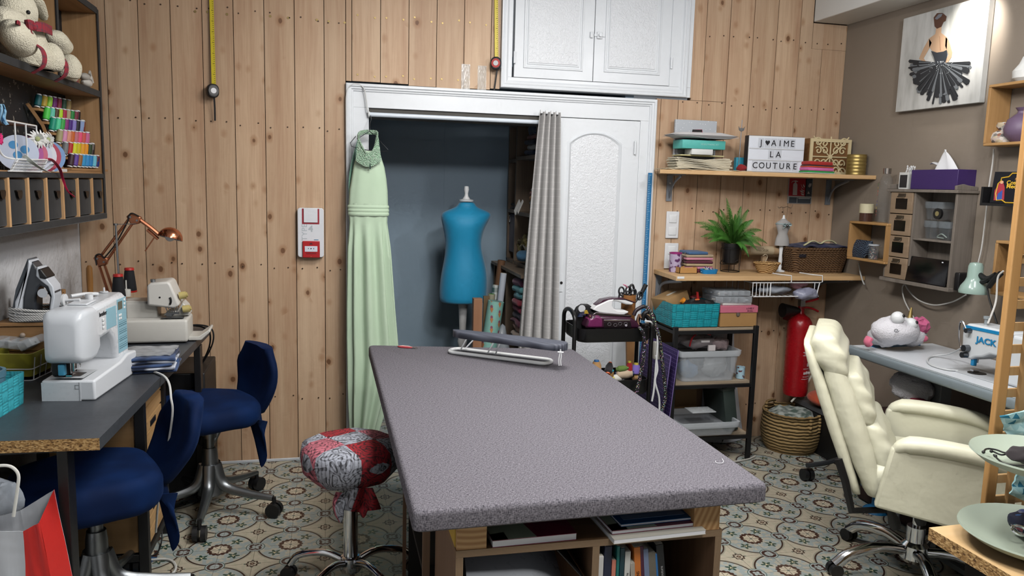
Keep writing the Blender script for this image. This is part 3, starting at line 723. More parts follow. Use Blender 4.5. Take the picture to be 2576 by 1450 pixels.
# drawer cabinet below
cbx = thing('drawer_cabinet','black framed cabinet with slotted wooden crate drawers under the long desk','cabinet',(-.8,3.2,0))
CX0,CX1,CY0,CY1 = -.99,-.668,2.98,3.34
W_CR = wood('crate_pine','d1aa78','b58a58','y',1.4); W_CRX = wood('crate_side','a8865c','8d6c45','x',1.2)
mb = MB()
for x_ in (CX0,CX1): 
    for y_ in (CY0,CY1): mb.bx(x_ - .017,x_ + .017,y_ - .017,y_ + .017,0,DZ - .04)
for z_ in (.07,.40,DZ - .06):
    for y_ in (CY0,CY1): mb.bx(CX0,CX1,y_ - .012,y_ + .012,z_ - .014,z_ + .014)
    for x_ in (CX0,CX1): mb.bx(x_ - .012,x_ + .012,CY0,CY1,z_ - .014,z_ + .014)
mb.build('frame',[M_BLACK],cbx,bevel=.0015)
for z_ in (.09,.26,.42,.57):
    h_ = .14; zc = z_ + h_ / 2
    mb = MB(); mb.bx(CX0 + .02,CX1 - .01,CY0 + .018,CY0 + .026,z_,z_ + h_); mb.bx(CX0 + .02,CX1 - .01,CY1 - .026,CY1 - .018,z_,z_ + h_); mb.bx(CX0 + .02,CX0 + .028,CY0 + .02,CY1 - .02,z_,z_ + h_)
    for k,(za,zb_) in enumerate(((0,.045),(.052,.092),(.10,.14))): mb.bx(CX1 - .012,CX1 + .004,CY0 + .02,CY1 - .02,z_ + za,z_ + zb_)
    mb.bx(CX0 + .02,CX1 - .014,CY0 + .02,CY1 - .02,z_,z_ + .006); dr = mb.build('drawer',[W_CR],cbx)
    mb = MB(); mb.rbox((CX1 + .004,(CY0 + CY1) / 2,z_ + .118),(.006,.09,.022),.002); mb.build('grip_slot',[M_BLACK],dr)
mb = MB(); mb.bx(CX0 + .02,CX1 - .02,CY0 - .004,CY0 + .004,.09,.385); mb.bx(CX0 + .02,CX1 - .02,CY0 - .004,CY0 + .004,.42,DZ - .08); mb.build('side_panel',[W_CRX],cbx)

# ---------------- computer sewing machine ----------------
SL = at(115,1003,z=DZ); SR = at(222,1016,z=DZ); yaxis = V((.10,.995,0)).normalized(); xaxis = V((yaxis.y,-yaxis.x,0))
oc = (SL + SR) / 2 + V((.004,0,0))
TS = M4(((xaxis.x,yaxis.x,0,oc.x),(xaxis.y,yaxis.y,0,oc.y),(0,0,1,DZ),(0,0,0,1)))
M_MW = plain('d9dde2',.28); M_MB = plain('8fbccc',.4)
sm = thing('sewing_machine','white computerised sewing machine with pale blue control panel on the charcoal desk','sewing machine',M=TS)
def side_profile(mb,pts,x0,x1,r=.0): 
    T = M4(((0,0,1,x0),(1,0,0,0),(0,1,0,0),(0,0,0,1))); mb.prism(pts,x1 - x0,T)
mb = MB(); side_profile(mb,[(.0,.0),(.39,0),(.388,.082),(.30,.088),(.235,.074),(0,.066)],-.078,.082); b1 = mb.build('base',[plain('dadee3',.3)],sm,bevel=.007,seg=3)
mb = MB(); side_profile(mb,[(.262,.07),(.375,.07),(.372,.285),(.34,.302),(.08,.290),(.05,.19),(.12,.175),(.20,.18),(.238,.15)],-.052,.062); mb.build('body',[M_MW],sm,bevel=.016,seg=3)
mb = MB(); rings = []
for t,(w_,z0_,z1_) in zip((-.035,-.03,-.012,.03,.08,.115),((.075,.15,.25),(.10,.135,.272),(.118,.125,.288),(.124,.120,.292),(.122,.122,.290),(.116,.14,.288))):
    rings.append([(x_ + .002,t,(z0_ + z1_) / 2 + z_) for x_,z_ in rrect(w_,z1_ - z0_,.018,4)])
mb.loft(rings); mb.build('head',[plain('d3d8de',.3)],sm,ang=60)
mb = MB(); mb.prism([(-.052,.005),(.045,.005),(.045,.12),(-.052,.12)],.0012,M4.Translation((0,0,.0725))); mb.M(1); mb.cb((0,.05,.0745),(.06,.05,.0015)); mb.build('needle_plate',[plain('c4c8cc',.3),metal('77797c',.3)],sm)
mb = MB(); mb.cyl((.0,.03,.083),(.0,.03,.14),.0035,n=8); mb.cyl((.012,.03,.09),(.012,.03,.135),.006,n=8); mb.cb((.0,.03,.078),(.018,.034,.004)); mb.tube(spline([(.03,.02,.135),(.036,.01,.11),(.02,.01,.10)],4),.0018,6); mb.build('needle_bar',[M_CHROME],sm)
mb = MB(); mb.rbox((-.012,-.002,.102),(.02,.02,.036),.004); mb.build('needle_threader',[plain('4a9fc4',.4)],sm)
mb = MB(); mb.rbox((-.03,.04,.10),(.05,.05,.055),.012); mb.build('presser_housing',[M_BLK2],sm)
mb = MB(); mb.bx(.0615,.0635,.17,.258,.198,.268); mb.build('logo_panel',[M_MB],sm,bevel=.004)
mb = MB(); mb.bx(.0615,.0638,.270,.356,.095,.285); cp = mb.build('control_panel',[M_MB],sm,bevel=.004)
mb = MB(); mb.bx(.0635,.0648,.274,.314,.248,.276); mb.build('screen',[plain('5a6056',.2)],cp)
for yy,zz in ((.336,.276),(.336,.262),(.336,.248),(.284,.228),(.298,.228),(.284,.216),(.298,.216)): mb = MB(); mb.rbox((.0645,yy,zz),(.003,.011,.008),.001); mb.build('button',[M_WHITE],cp)
mb = MB()
for r_ in range(4):
    for k in range(12):
        for q in range(2): mb.cb((.0642,.278 + k * .0063,.195 - r_ * .026 - q * .007),(.0006,.0012 + .0008 * ((k * 7 + r_ + q) % 3),.003))
    mb.cb((.0642,.313,.202 - r_ * .026),(.0006,.07,.0006))
mb.build('stitch_chart',[plain('34606f',.5)],cp)
TF = lambda x_,y_,z_: TS @ M4(((0,0,1,x_),(1,0,0,y_),(0,1,0,z_),(0,0,0,1)))
LOC = lambda x_,y_,z_: M4(((0,0,1,x_),(1,0,0,y_),(0,1,0,z_),(0,0,0,1)))
lettering('brother',.021,LOC(.0635,.142,.258),plain('22242a',.5),sm,sx=.95)
for zz in (.238,.225,.212): mb = MB(); mb.rbox((.064,.14,zz),(.004,.014,.009),.0015); mb.build('button',[M_WHITE],sm)
mb = MB(); mb.cyl((-.062,.15,.30),(-.055,.15,.30),.022,n=20); mb.cyl((-.06,.15,.30),(-.01,.15,.303),.005,n=10); mb.tube(spline([(-.05,.18,.31),(-.02,.22,.312),(0,.27,.305)],4),.006,8); mb.cyl((0,.2,.295),(0,.2,.315),.012,n=14); mb.build('spool_holder',[plain('d8dadd',.35)],sm)
mb = MB(); mb.cyl((0,.33,.30),(0,.33,.32),.003,n=8); mb.cyl((0,.33,.302),(0,.33,.306),.014,n=14); mb.build('bobbin_winder',[plain('d0d2d5',.35)],sm)
mb = MB(); side_profile(mb,[(.10,.291),(.18,.294),(.18,.30),(.10,.297)],-.03,.03); mb.build('top_cover',[M_MW],sm,bevel=.003)
mb = MB(); mb.bx(-.0775,.04,-.001,.0,.0,.06); mb.M(1); mb.bx(.034,.036,-.0015,0,0,.06); mb.bx(.022,.036,-.0016,0,.038,.040); mb.bx(.022,.024,-.0016,0,.038,.052); mb.bx(.022,.036,-.0016,0,.05,.052); mb.build('accessory_tray',[M_MW,plain('8a8d92',.5)],sm)
# ---------------- overlocker ----------------
oa,ob = at(300,868,z=DZ),at(428,866,z=DZ)
TO = M4.Translation((oa.x + .16,oa.y + .09,DZ)) @ M4.Rotation(math.radians(2),4,'Z')
ov = thing('overlock_machine','ivory overlock machine with yellowed dials beside the copper lamp','overlocker',M=TO)
M_OV = plain('d4d2cb',.4); kx = (ob - oa).length
mb = MB(); mb.rbox((-.02,0,.055),(.26,.19,.10),.012); mb.build('base',[M_OV],ov)
mb = MB(); T = M4(((1,0,0,0),(0,0,-1,.085),(0,1,0,0),(0,0,0,1)))
mb.prism([(-.145,.10),(-.02,.10),(-.02,.17),(-.145,.17)],.11,T); mb.build('column',[M_OV],ov,bevel=.006)
mb = MB(); mb.prism([(-.05,.165),(.055,.150),(.078,.165),(.045,.255),(.035,.268),(-.035,.262),(-.05,.25)],.16,T); mb.build('head',[plain('dddbd5',.4)],ov,bevel=.009,seg=3)
mb = MB(); mb.cyl((.0,-.076,.20),(.0,-.0745,.20),.004,n=10); mb.tube([(.032 + .012 * math.cos(a),-.0755,.185 + .02 * math.sin(a)) for a in [-.9 + .25 * k for k in range(8)]],.0045,8); mb.build('vent_slot',[M_BLACK],ov)
for zz,xx in ((.20,.092),(.14,.105)):
    mb = MB(); mb.cyl((xx - .02,-.03,zz),(xx + .008,-.03,zz + .004),.016,n=18); mb.cyl((xx + .006,-.03,zz + .004),(xx + .014,-.03,zz + .006),.010,n=12); mb.build('tension_dial',[plain('c9b878',.45)],ov)
mb = MB(); mb.prism([(.0,.11),(.11,.11),(.098,.15),(.08,.17),(.06,.13),(.02,.13)],.10,T); mb.build('looper_cover',[M_OV],ov,bevel=.005)
mb = MB(); mb.cb((.05,-.06,.112),(.09,.05,.004)); 
for k in range(5): mb.tube([(.02 + k * .012,-.072,.16),(.03 + k * .009,-.074,.135),(.04,-.07,.115)],.002,6)
mb.cb((.035,-.075,.125),(.022,.014,.016)); mb.cb((.06,-.07,.13),(.03,.01,.008)); mb.build('presser_mechanism',[M_STEEL],ov)
mb = MB(); mb.prism([(.105,.004),(.16,.004),(.198,.042),(.192,.052),(.15,.022),(.105,.022)],.14,T); mb.build('waste_tray',[M_OV],ov,bevel=.004)
mb = MB(); mb.cyl((-.03,-.04,.262),(-.03,-.04,.275),.010,n=14); mb.build('pressure_screw',[M_STEEL],ov)
mb = MB(); mb.rbox((-.12,.04,.172),(.16,.12,.008),.004); mb.build('spool_shelf',[M_OV],ov)
pz = at(291,565,y=oa.y + .1); rd = TO.inverted() @ pz
mb = MB(); mb.cyl((rd.x + .006,rd.y,.17),rd,.0045,n=10); mb.cyl(rd - V((0,0,.004)),rd + V((0,0,.004)),.009,n=10); mb.tube([rd,rd + V((.08,0,.004))],.0015,6); mb.build('thread_guide_rod',[M_STEEL],ov)
def cone(px_,p0,p1,y,lab):
    a = at(px_,p1,y=y); b = at(px_,p0,y=y); h = b.z - a.z; c_ = thing('thread_cone',lab,'thread cone',a)
    mb = MB(); mb.lathe([(.029,0),(.030,.006),(.026,.008)],a,20,cap=(True,True)); mb.lathe([(.016,h - .012),(.021,h - .010),(.019,h),(.010,h + .001)],a,20); mb.build('cone_core',[plain('b5231f',.4)],c_)
    mb = MB(); mb.lathe([(.026,.005),(.0285,.01),(.0195,h - .014),(.015,h - .010)],a,20); mb.build('thread',[plain('14151a',.8)],c_)
cone(299,690,753,oa.y + .05,'black thread cone with red core at the near side of the overlocker')
cone(327,674,735,oa.y + .16,'black thread cone with red core behind the overlocker, standing nearer the pine wall')
mb = MB(); a = at(318,740,y=oa.y + .09); mb.cyl(a,a + V((0,0,.06)),.003,n=8); mb.lathe([(.018,-.01),(.018,.02),(.006,.022)],a,14); single(mb,'spool_pin',[M_OV],'bare white spool pin between the two black thread cones','spool pin')
# ---------------- copper lamp ----------------
M_COP = metal('c98463',.18); M_COPM = metal('b87a5c',.35); ly = 3.70
lp = thing('desk_lamp','copper swing-arm desk lamp with a shiny dome shade in front of the pine wall','desk lamp',at(300,835,y=ly))
L = lambda a,b,dy=0: at(a,b,y=ly + dy)
for d1 in (-7,7):
    mb = MB(); mb.tube([L(258 + d1 - 6,655),L(292 + d1,775)],.006,6); mb.build('lower_arm',[M_COPM],lp)
    mb = MB(); mb.tube([L(258 + d1,655 + d1),L(330 + d1 * .7,555 + d1 * .7)],.0055,6); mb.build('upper_arm',[M_COPM],lp)
mb = MB(); mb.cyl(L(297,790),L(300,840),.018,.028,16); mb.cyl(L(300,838),V((L(300,838).x,ly,DZ)),.03,.05,20); mb.build('base',[M_COPM],lp)
for q in ((255,656),(338,552)):
    mb = MB(); c = L(*q); T = facing(c,(0,-1,0)); mb.prism([(-.03,.012),(-.012,.026),(.03,.01),(.022,-.018),(-.01,-.026)],.03,T,-.015); j = mb.build('elbow',[M_COPM],lp,bevel=.004)
    mb = MB(); 
    for o_ in ((-.012,.01),(.014,-.004)): mb.cyl(c + V((o_[0],-.02,o_[1])),c + V((o_[0],.02,o_[1])),.0045,n=10)
    mb.build('bolt',[M_STEEL],j)
mb = MB(); mb.tube(spline([L(345,548),L(378,572),L(402,592)],3),.011,8,flat=.8); mb.tube([L(370,578),L(398,602)],.007,6); mb.build('shade_arm',[M_COPM],lp)
mb = MB(); mb.tube([L(390,595),L(365,632)],.0028,6); mb.build('handle_rod',[M_COPM],lp)
mb = MB(); mb.tube(spline([L(243,668,-.02),L(240,645,-.02),L(252,640,-.02),L(262,650,-.02)],4),.003,6); mb.tube(spline([L(262,650,-.02),L(290,615,-.02),L(320,560,-.02),L(323,545,-.02),L(332,537,-.02),L(350,545,-.02)],5),.003,6); mb.build('power_cord',[M_BLACK],lp)
cs = L(428,600); rs_ = .052; T = M4.Translation(cs) @ M4.Rotation(math.radians(14),4,'Y') @ M4.Rotation(math.radians(-10),4,'X')
prof = [(rs_ * math.cos(a),rs_ * .95 * math.sin(a)) for a in [math.radians(q) for q in range(0,90,9)]] + [(.001,rs_ * .95)]
mb = MB(); mb.lathe(prof,n=32,T=T,cap=(False,True)); mb.M(1); mb.lathe([(r * .96,z * .95) for r,z in prof],n=32,T=T,cap=(False,True)); mb.build('shade',[M_COP,plain('dcdcdc',.4)],lp)
mb = MB(); mb.sph(cs + V((0,0,.008)),.022,14,10); mb.build('bulb',[plain('e8e8ea',.2)],lp)
# ---------------- drawer box with steam iron ----------------
iby = at(130,945,z=DZ).y + .06
bx0,bx1 = LW + .01,at(150,860,y=iby).x; zt_ = at(80,812,y=iby).z
ib = thing('drawer_box','small aged pine box of drawers by the white wall, steam iron on top','drawer box',((bx0 + bx1) / 2,iby + .08,DZ))
W_OLD = wood('aged_pine','a37c50','7e5a36','x',1.5)
mb = MB(); mb.bx(bx0,bx1,iby + .004,iby + .19,DZ,zt_ - .012); mb.bx(bx0 - .0,bx1 + .004,iby - .008,iby + .195,zt_ - .012,zt_); mb.build('carcass',[W_OLD],ib,bevel=.002)
zz = zt_ - .016
for k in range(3):
    h_ = (zz - DZ - .004) / 3; mb = MB(); mb.bx(bx0 + .006,bx1 - .006,iby - .004,iby + .01,zz - h_ + .003,zz); dr = mb.build('drawer',[W_OLD],ib,bevel=.0015)
    mb = MB(); mb.sph(((bx0 + bx1) / 2 - .012,iby - .014,zz - h_ / 2),.009,12,8); mb.cyl(((bx0 + bx1) / 2 - .012,iby - .012,zz - h_ / 2),((bx0 + bx1) / 2 - .012,iby - .002,zz - h_ / 2),.004,n=8); mb.build('knob',[plain('9c8d80',.5)],dr); zz -= h_
iy = iby + .05; I = lambda a,b,dy=0: at(a,b,y=iy + dy)
ir = thing('steam_iron','white and dark grey steam iron standing on its heel with braided cord wound round','iron',I(95,800))
def flat_poly(mb,pts,th,dy=0):
    """outline given by where its corners stand in the plane y=iy"""
    P = [I(a,b) for a,b in pts]; mb.prism([(p.x,p.z) for p in P],th,M4(((1,0,0,0),(0,0,-1,iy + dy + th / 2),(0,1,0,0),(0,0,0,1))))
M_IG = plain('3c4046',.35); M_IW = plain('cfd5dd',.3)
mb = MB(); flat_poly(mb,[(80,648),(84,650),(76,688),(55,740),(47,775),(41,775),(50,725)],.085); mb.build('soleplate',[plain('4c545c',.3)],ir,bevel=.006)
mb = MB(); flat_poly(mb,[(83,650),(90,660),(78,700),(68,745),(66,795),(48,798),(50,755),(58,738),(76,690)],.10); mb.build('skirt',[M_IW],ir,bevel=.010)
mb = MB(); flat_poly(mb,[(88,655),(102,672),(128,705),(140,722),(146,732),(143,750),(138,790),(128,790),(134,745),(122,722),(110,716),(104,722),(100,745),(100,795),(66,795),(68,745),(78,700)],.075); mb.build('body',[M_IG],ir,bevel=.010)
mb = MB(); flat_poly(mb,[(101,670),(106,668),(130,702),(143,718),(147,745),(138,795),(131,795),(138,742),(130,718),(112,704),(100,692)],.082); mb.build('handle',[M_IW],ir,bevel=.006)
mb = MB(); flat_poly(mb,[(105,675),(112,673),(130,696),(124,700),(110,697)],.088); mb.build('button_pad',[M_BLACK],ir,bevel=.004)
mb = MB(); mb.cyl(I(107,738,-.055),I(107,738,-.03),.016,n=24); mb.build('temperature_dial',[plain('b9bfc6',.2,.6)],ir)
mb = MB(); c = I(92,787)
for k in range(5):
    z_ = I(92,776 + k * 6).z; mb.tube([(c.x + .088 * math.cos(a) + .004,iy + .062 * math.sin(a),z_ + .004 * math.sin(a * 2 + k)) for a in [2 * PI * q / 28 for q in range(28)]],.0052,8,loop=True)
mb.tube(spline([I(125,805,-.06),I(140,795,-.05),I(150,780,0),I(160,790,.02)],4),.006,8)
mc_ = Mat('braided_cord_white','c9c7c2',.8); x,y,z = mc_.xyz(); mc_.col(mc_.mix(((x + z) * 700 + y * 500).sin().gt(.4,.2),'d6d4cf','7c7f84')); mb.build('power_cord',[mc_.m],ir)
mb = MB(); mb.rbox(I(85,803) + V((0,0,-.0)),(.11,.09,.012),.005); mb.build('heel',[M_IW],ir)
yr = iby + .15
mb = MB(); 
for q in ((150,728,160,800),(48,728,52,800)): mb.tube([at(q[0] + 8,q[1],y=yr),at(q[0] + 8,q[3],y=yr)],.010,4)
for zq in (735,770): mb.tube([at(52,zq,y=yr),at(162,zq,y=yr)],.009,4)
single(mb,'wooden_frame_stand',[W_OLD],'small brown wooden rack frame standing behind the steam iron','wooden rack')
mb = MB(); a,b = at(224,668,y=3.9),at(226,772,y=3.9); mb.lathe([(.009,0),(.011,.02),(.010,.12),(.012,.125),(.012,.14),(.014,.2),(.013,.24),(.006,.25)],(a.x,3.9,DZ),14); single(mb,'wooden_dowel',[wood('honey_wood','b5803f','996530','z',1)],'honey coloured turned wooden handle standing by the pine wall','wooden handle',).scale = (1,1,(a.z - DZ) / .25)
# ---------------- yellow basket, organisers, turquoise basket ----------------
def basket_box(name,lab,cat,M,w_,d_,h_,mt,rim=None,taper=.85,th_=.004,r=.012,wires=0,part='body'):
    t_ = thing(name,lab,cat,M=M); mb = MB(); R = lambda s_,z_: [(x_,y_,z_) for x_,y_ in rrect(w_ * s_,d_ * s_,r,4)]
    mb.loft([R(taper,0),R(1,h_)],(True,False)); k2 = 1 - 2 * th_ / w_; mb.loft([R(taper * k2,th_),R(k2,h_)],(True,False)); mb.loft([R(1,h_),R(k2,h_)],(False,False)); mb.build(part,[mt],t_)
    return t_
yb = at(55,962,z=DZ)
TY = M4.Translation((yb.x - .02,yb.y + .13,DZ + .014)) @ M4.Rotation(math.radians(-8),4,'Z')
yk = basket_box('fabric_basket','yellow-green cloth lined white wire basket on the desk, holding clear organiser boxes','basket',TY,.15,.26,.085,cloth('a9a42f','8f8b26',0,.9),taper=.82,part='lining')
mb = MB()
for s_ in (-1,1):
    for k in range(6): y_ = -.1 + .04 * k; mb.tube([(s_ * .064,y_,-.012),(s_ * .077,y_ * 1.1,.07)],.0018,5)
for z_,s_ in ((-.012,.86),(.03,.93)): mb.tube([(x_,y_,z_) for x_,y_ in rrect(.152 * s_,.262 * s_,.012)],.002,5,loop=True)
mb.build('wire_frame',[M_WHITE],yk)
def clear_case(lab,M,w_,d_,h_,nx=4,ny=2,seeds=('9a5a3c','3f8f7c','c9c3b0','4a4a50')):
    t_ = thing('organiser_case',lab,'organiser box',M=M); mb = MB(); mb.rbox((0,0,h_ / 2),(w_,d_,h_),.006); mb.build('case',[clear('cfd6dc',.35,.12)],t_)
    for i in range(nx - 1): mb = MB(); mb.cb((-w_ / 2 + w_ * (i + 1) / nx,0,h_ / 2),(.0015,d_ * .94,h_ * .8)); mb.build('divider',[clear('cfd6dc',.5,.2)],t_)
    mb = MB()
    for i in range(nx * 4): mb.mi = i % len(seeds); mb.sph((rnd.uniform(-.45,.45) * w_,rnd.uniform(-.4,.4) * d_,h_ * .3 + .002),(.009,.008,.006),8,6)
    mb.build('contents',[plain(c_,.4) for c_ in seeds],t_,kind='stuff'); return t_
clear_case('flat clear organiser box lying in the yellow-green basket',TY @ M4.Translation((-.035,.03,.088)) @ M4.Rotation(.1,4,'Y'),.12,.19,.03)
clear_case('narrow clear bead box tilted on the yellow-green basket rim',TY @ M4.Translation((.035,.02,.092)) @ M4.Rotation(-.5,4,'Y'),.05,.19,.03,2,2)
mt_ = Mat('woven_turquoise_band','37a8b5',.5); x,y,z = mt_.xyz()
def woven(name,c1,c2,s_,rough=.5):
    m_ = Mat(name,c1,rough); x,y,z = m_.xyz(); h = x + y; a = (h * s_).frac() - .5; b = (z * s_).frac() - .5
    chk = ((h * s_).floor() + (z * s_).floor()).m('MODULO',2).abs(); rib = (chk * (z * s_ * 25).sin() + (1 - chk) * (h * s_ * 25).sin()) * .5 + .5
    e = (chk * a.abs() + (1 - chk) * b.abs()); dark = e.gt(.42,.07)
    m_.col(m_.mix(dark * .6 + rib * .12,c1,c2)); m_.bump((1 - e) * .8 + rib * .2,.6,.006); return m_.m
M_TQ = woven('woven_turquoise','3fb3c2','1c6a78',28)
q = at(46,1022,z=DZ); TQ = M4.Translation((q.x - .11,q.y - .10,DZ)) @ M4.Rotation(math.radians(-4),4,'Z')
tq = basket_box('woven_basket','bright turquoise woven strap basket at the near corner of the charcoal desk','basket',TQ,.22,.30,.10,M_TQ,taper=.96,r=.01)
tb = thing('button_tin','round blue-grey tin with a dark lid inside the near turquoise basket','tin',M=TQ @ M4.Translation((.045,.04,.008)))
mb = MB(); mb.lathe([(.05,0),(.052,.10),(.055,.102),(.055,.122),(.046,.122),(.044,.112),(.001,.112)],n=28); mb.build('body',[plain('4d7587',.35)],tb)
mb = MB(); mb.cyl((0,0,.111),(0,0,.114),.043,n=28); mb.build('lid',[plain('3b2a22',.4)],tb)
# ---------------- folded navy cloth and plastic ----------------
nc = at(372,932,z=DZ)
def folded(name,lab,cat,c,w_,d_,n_,mts,t_=.012,rz=0,amp=.006,group=None,seed=0):
    f_ = thing(name,lab,cat,c,rz,group,local=True)
    for k in range(n_):
        mb = MB(); sw = w_ * rnd.uniform(.9,1.04); sd = d_ * rnd.uniform(.9,1.04)
        mb.rbox((rnd.uniform(-.01,.01),rnd.uniform(-.01,.01),t_ * (k + .5)),(sw,sd,t_ * .96),t_ * .46,3)
        bmesh.ops.subdivide_edges(mb.bm,edges=[e for e in mb.bm.edges if e.calc_length() > .05],cuts=3,use_grid_fill=True)
        mb.jit(amp,16,seed + k); o_ = mb.build('fold',[mts[k % len(mts)]],f_,ang=70)
    return f_
folded('folded_fabric','navy and white striped fabric folded on the desk behind the sewing machine','fabric',(nc.x + .01,nc.y + .03,DZ + .002),.17,.20,5,[cloth('1b2c4d','39507a',0),cloth('16243f','c3c8d4',0)],.011,.1)
nc2 = at(375,885,z=DZ + .06); mb = MB(); mb.grid(lambda u,v_: (nc2.x - .11 + .2 * u,nc2.y - .08 + .17 * v_,DZ + .063 + .006 * mn.noise(V((u * 6,v_ * 6,1)))),18,18,.003); single(mb,'plastic_sleeve',[clear('c4c8cc',.55,.12)],'crinkled clear plastic sleeve lying on the navy folded fabric','plastic bag')
mb = MB(); c = at(425,925,z=DZ); mb.sph(c + V((-.01,.02,.02)),(.04,.05,.02),16,10); mb.jit(.012,22); single(mb,'fabric_scrap',[cloth('16294a','2c4a77',0)],'crumpled navy fabric scrap at the desk edge','fabric')
# ---------------- cables of the desk ----------------
def cable(name,lab,pts,r,col,n_=7,**k): mb = MB(); mb.tube(spline(pts,n_),r,6); return single(mb,name,[plain(col,.5)],lab,'cable',**k)
dxe = lambda a,b,**k: at(a,b,**k)
cable('sewing_machine_cable','white cable running from the sewing machine over the desk edge',[at(330,935,z=DZ + .006),at(380,935,z=DZ + .006),at(410,945,z=DZ + .006),at(425,965,y=2.9),at(430,1000,y=2.85),at(432,1060,y=2.85),at(400,1250,y=2.9),at(392,1340,y=2.95)],.004,'d5d5d2')
cable('power_cable','black cable looping off the far desk end, the upper loop',[at(450,822,y=3.8),at(500,818,y=3.86),at(532,828,y=3.9),at(536,860,y=3.9),at(515,905,y=3.92),at(485,940,y=3.95)],.004,'111113')
cable('power_cable','black cable looping off the far desk end, the lower loop',[at(455,820,y=3.82),at(505,822,y=3.88),at(528,840,y=3.92),at(524,880,y=3.92),at(498,930,y=3.95),at(480,950,y=3.96)],.004,'121214')
cable('floor_cable','white cable curling on the tiles below the drawer cabinet',[at(385,1385,z=.006),at(368,1395,z=.006),at(360,1425,z=.006),at(385,1448,z=.006),at(430,1446,z=.006),at(442,1425,z=.006),at(420,1408,z=.006),at(350,1412,z=.006),at(325,1412,z=.006)],.005,'c9c9c4')
cable('floor_cable','thin black cable by the drawer cabinet foot on the tiles',[at(408,1330,z=.05),at(405,1370,z=.01),at(390,1395,z=.006),at(345,1405,z=.006),at(300,1395,z=.006)],.003,'141416')
# under-desk things
c = at(330,1400,z=0); pd = thing('foot_pedal','white sewing machine foot pedal on a blue mat under the desk','pedal',(c.x - .05,c.y - .03,.005),-.45,local=True)
mb = MB(); T = M4(((0,0,1,-.07),(1,0,0,0),(0,1,0,0),(0,0,0,1))); mb.prism([(-.1,0),(.1,0),(.1,.012),(.08,.02),(-.1,.012)],.14,T); mb.build('base',[M_IVORY],pd,bevel=.004)
mb = MB(); mb.prism([(-.10,.018),(.098,.05),(.098,.062),(-.10,.028)],.13,M4.Translation((.005,0,0)) @ T); mb.build('tread',[plain('d8dad8',.4)],pd,bevel=.004)
mb = MB(); a,b_,c,d = [at(*q,z=.0) for q in ((395,1405),(330,1460),(60,1460),(110,1390))]; mb.prism([(p.x,p.y) for p in (a,b_,c,d)],.005); single(mb,'blue_mat',[cloth('1c3f63','224a72',0)],'dark blue mat on the tiles beneath the sewing pedal','mat')
c = at(150,1385,z=.02); ps = thing('power_strip','white multi-socket power strip on the floor under the desk','power strip',(c.x,c.y,.006),.9,local=True)
mb = MB(); mb.rbox((0,0,.02),(.06,.34,.04),.008); mb.build('housing',[M_IVORY],ps)
for k in range(4): mb = MB(); mb.cyl((0,-.12 + .08 * k,.039),(0,-.12 + .08 * k,.0415),.02,n=18); mb.build('socket',[plain('b9b7b0',.5)],ps)
mb = MB(); mb.rbox((0,-.04,.06),(.045,.045,.045),.01); mb.build('plug',[M_IVORY],ps)
bxp = at(520,960,y=3.85); mb = MB(); mb.bx(-.86,at(515,940,y=3.72).x,3.72,4.08,0,at(480,940,y=3.72).z); single(mb,'computer_tower',[plain('121214',.5)],'plain black computer tower on the floor under the far desk end','computer',bevel=.006)
mb = MB(); a = at(535,922,y=4.0); b_ = at(500,922,y=4.0); mb.bx(a.x - .16,a.x,4.09,4.12,0,a.z); single(mb,'cardboard_box',[plain('b3956a',.8)],'flattened cardboard carton against the pine wall past the desk end','cardboard box',bevel=.002)
# dark things in the shade under the near desk end
mb = MB(); mb.rbox((-1.04,2.78,.22),(.22,.30,.44),.02); single(mb,'storage_bag',[cloth('241a17','2e2420',0)],'dark brown bag standing in the shade under the desk','bag')

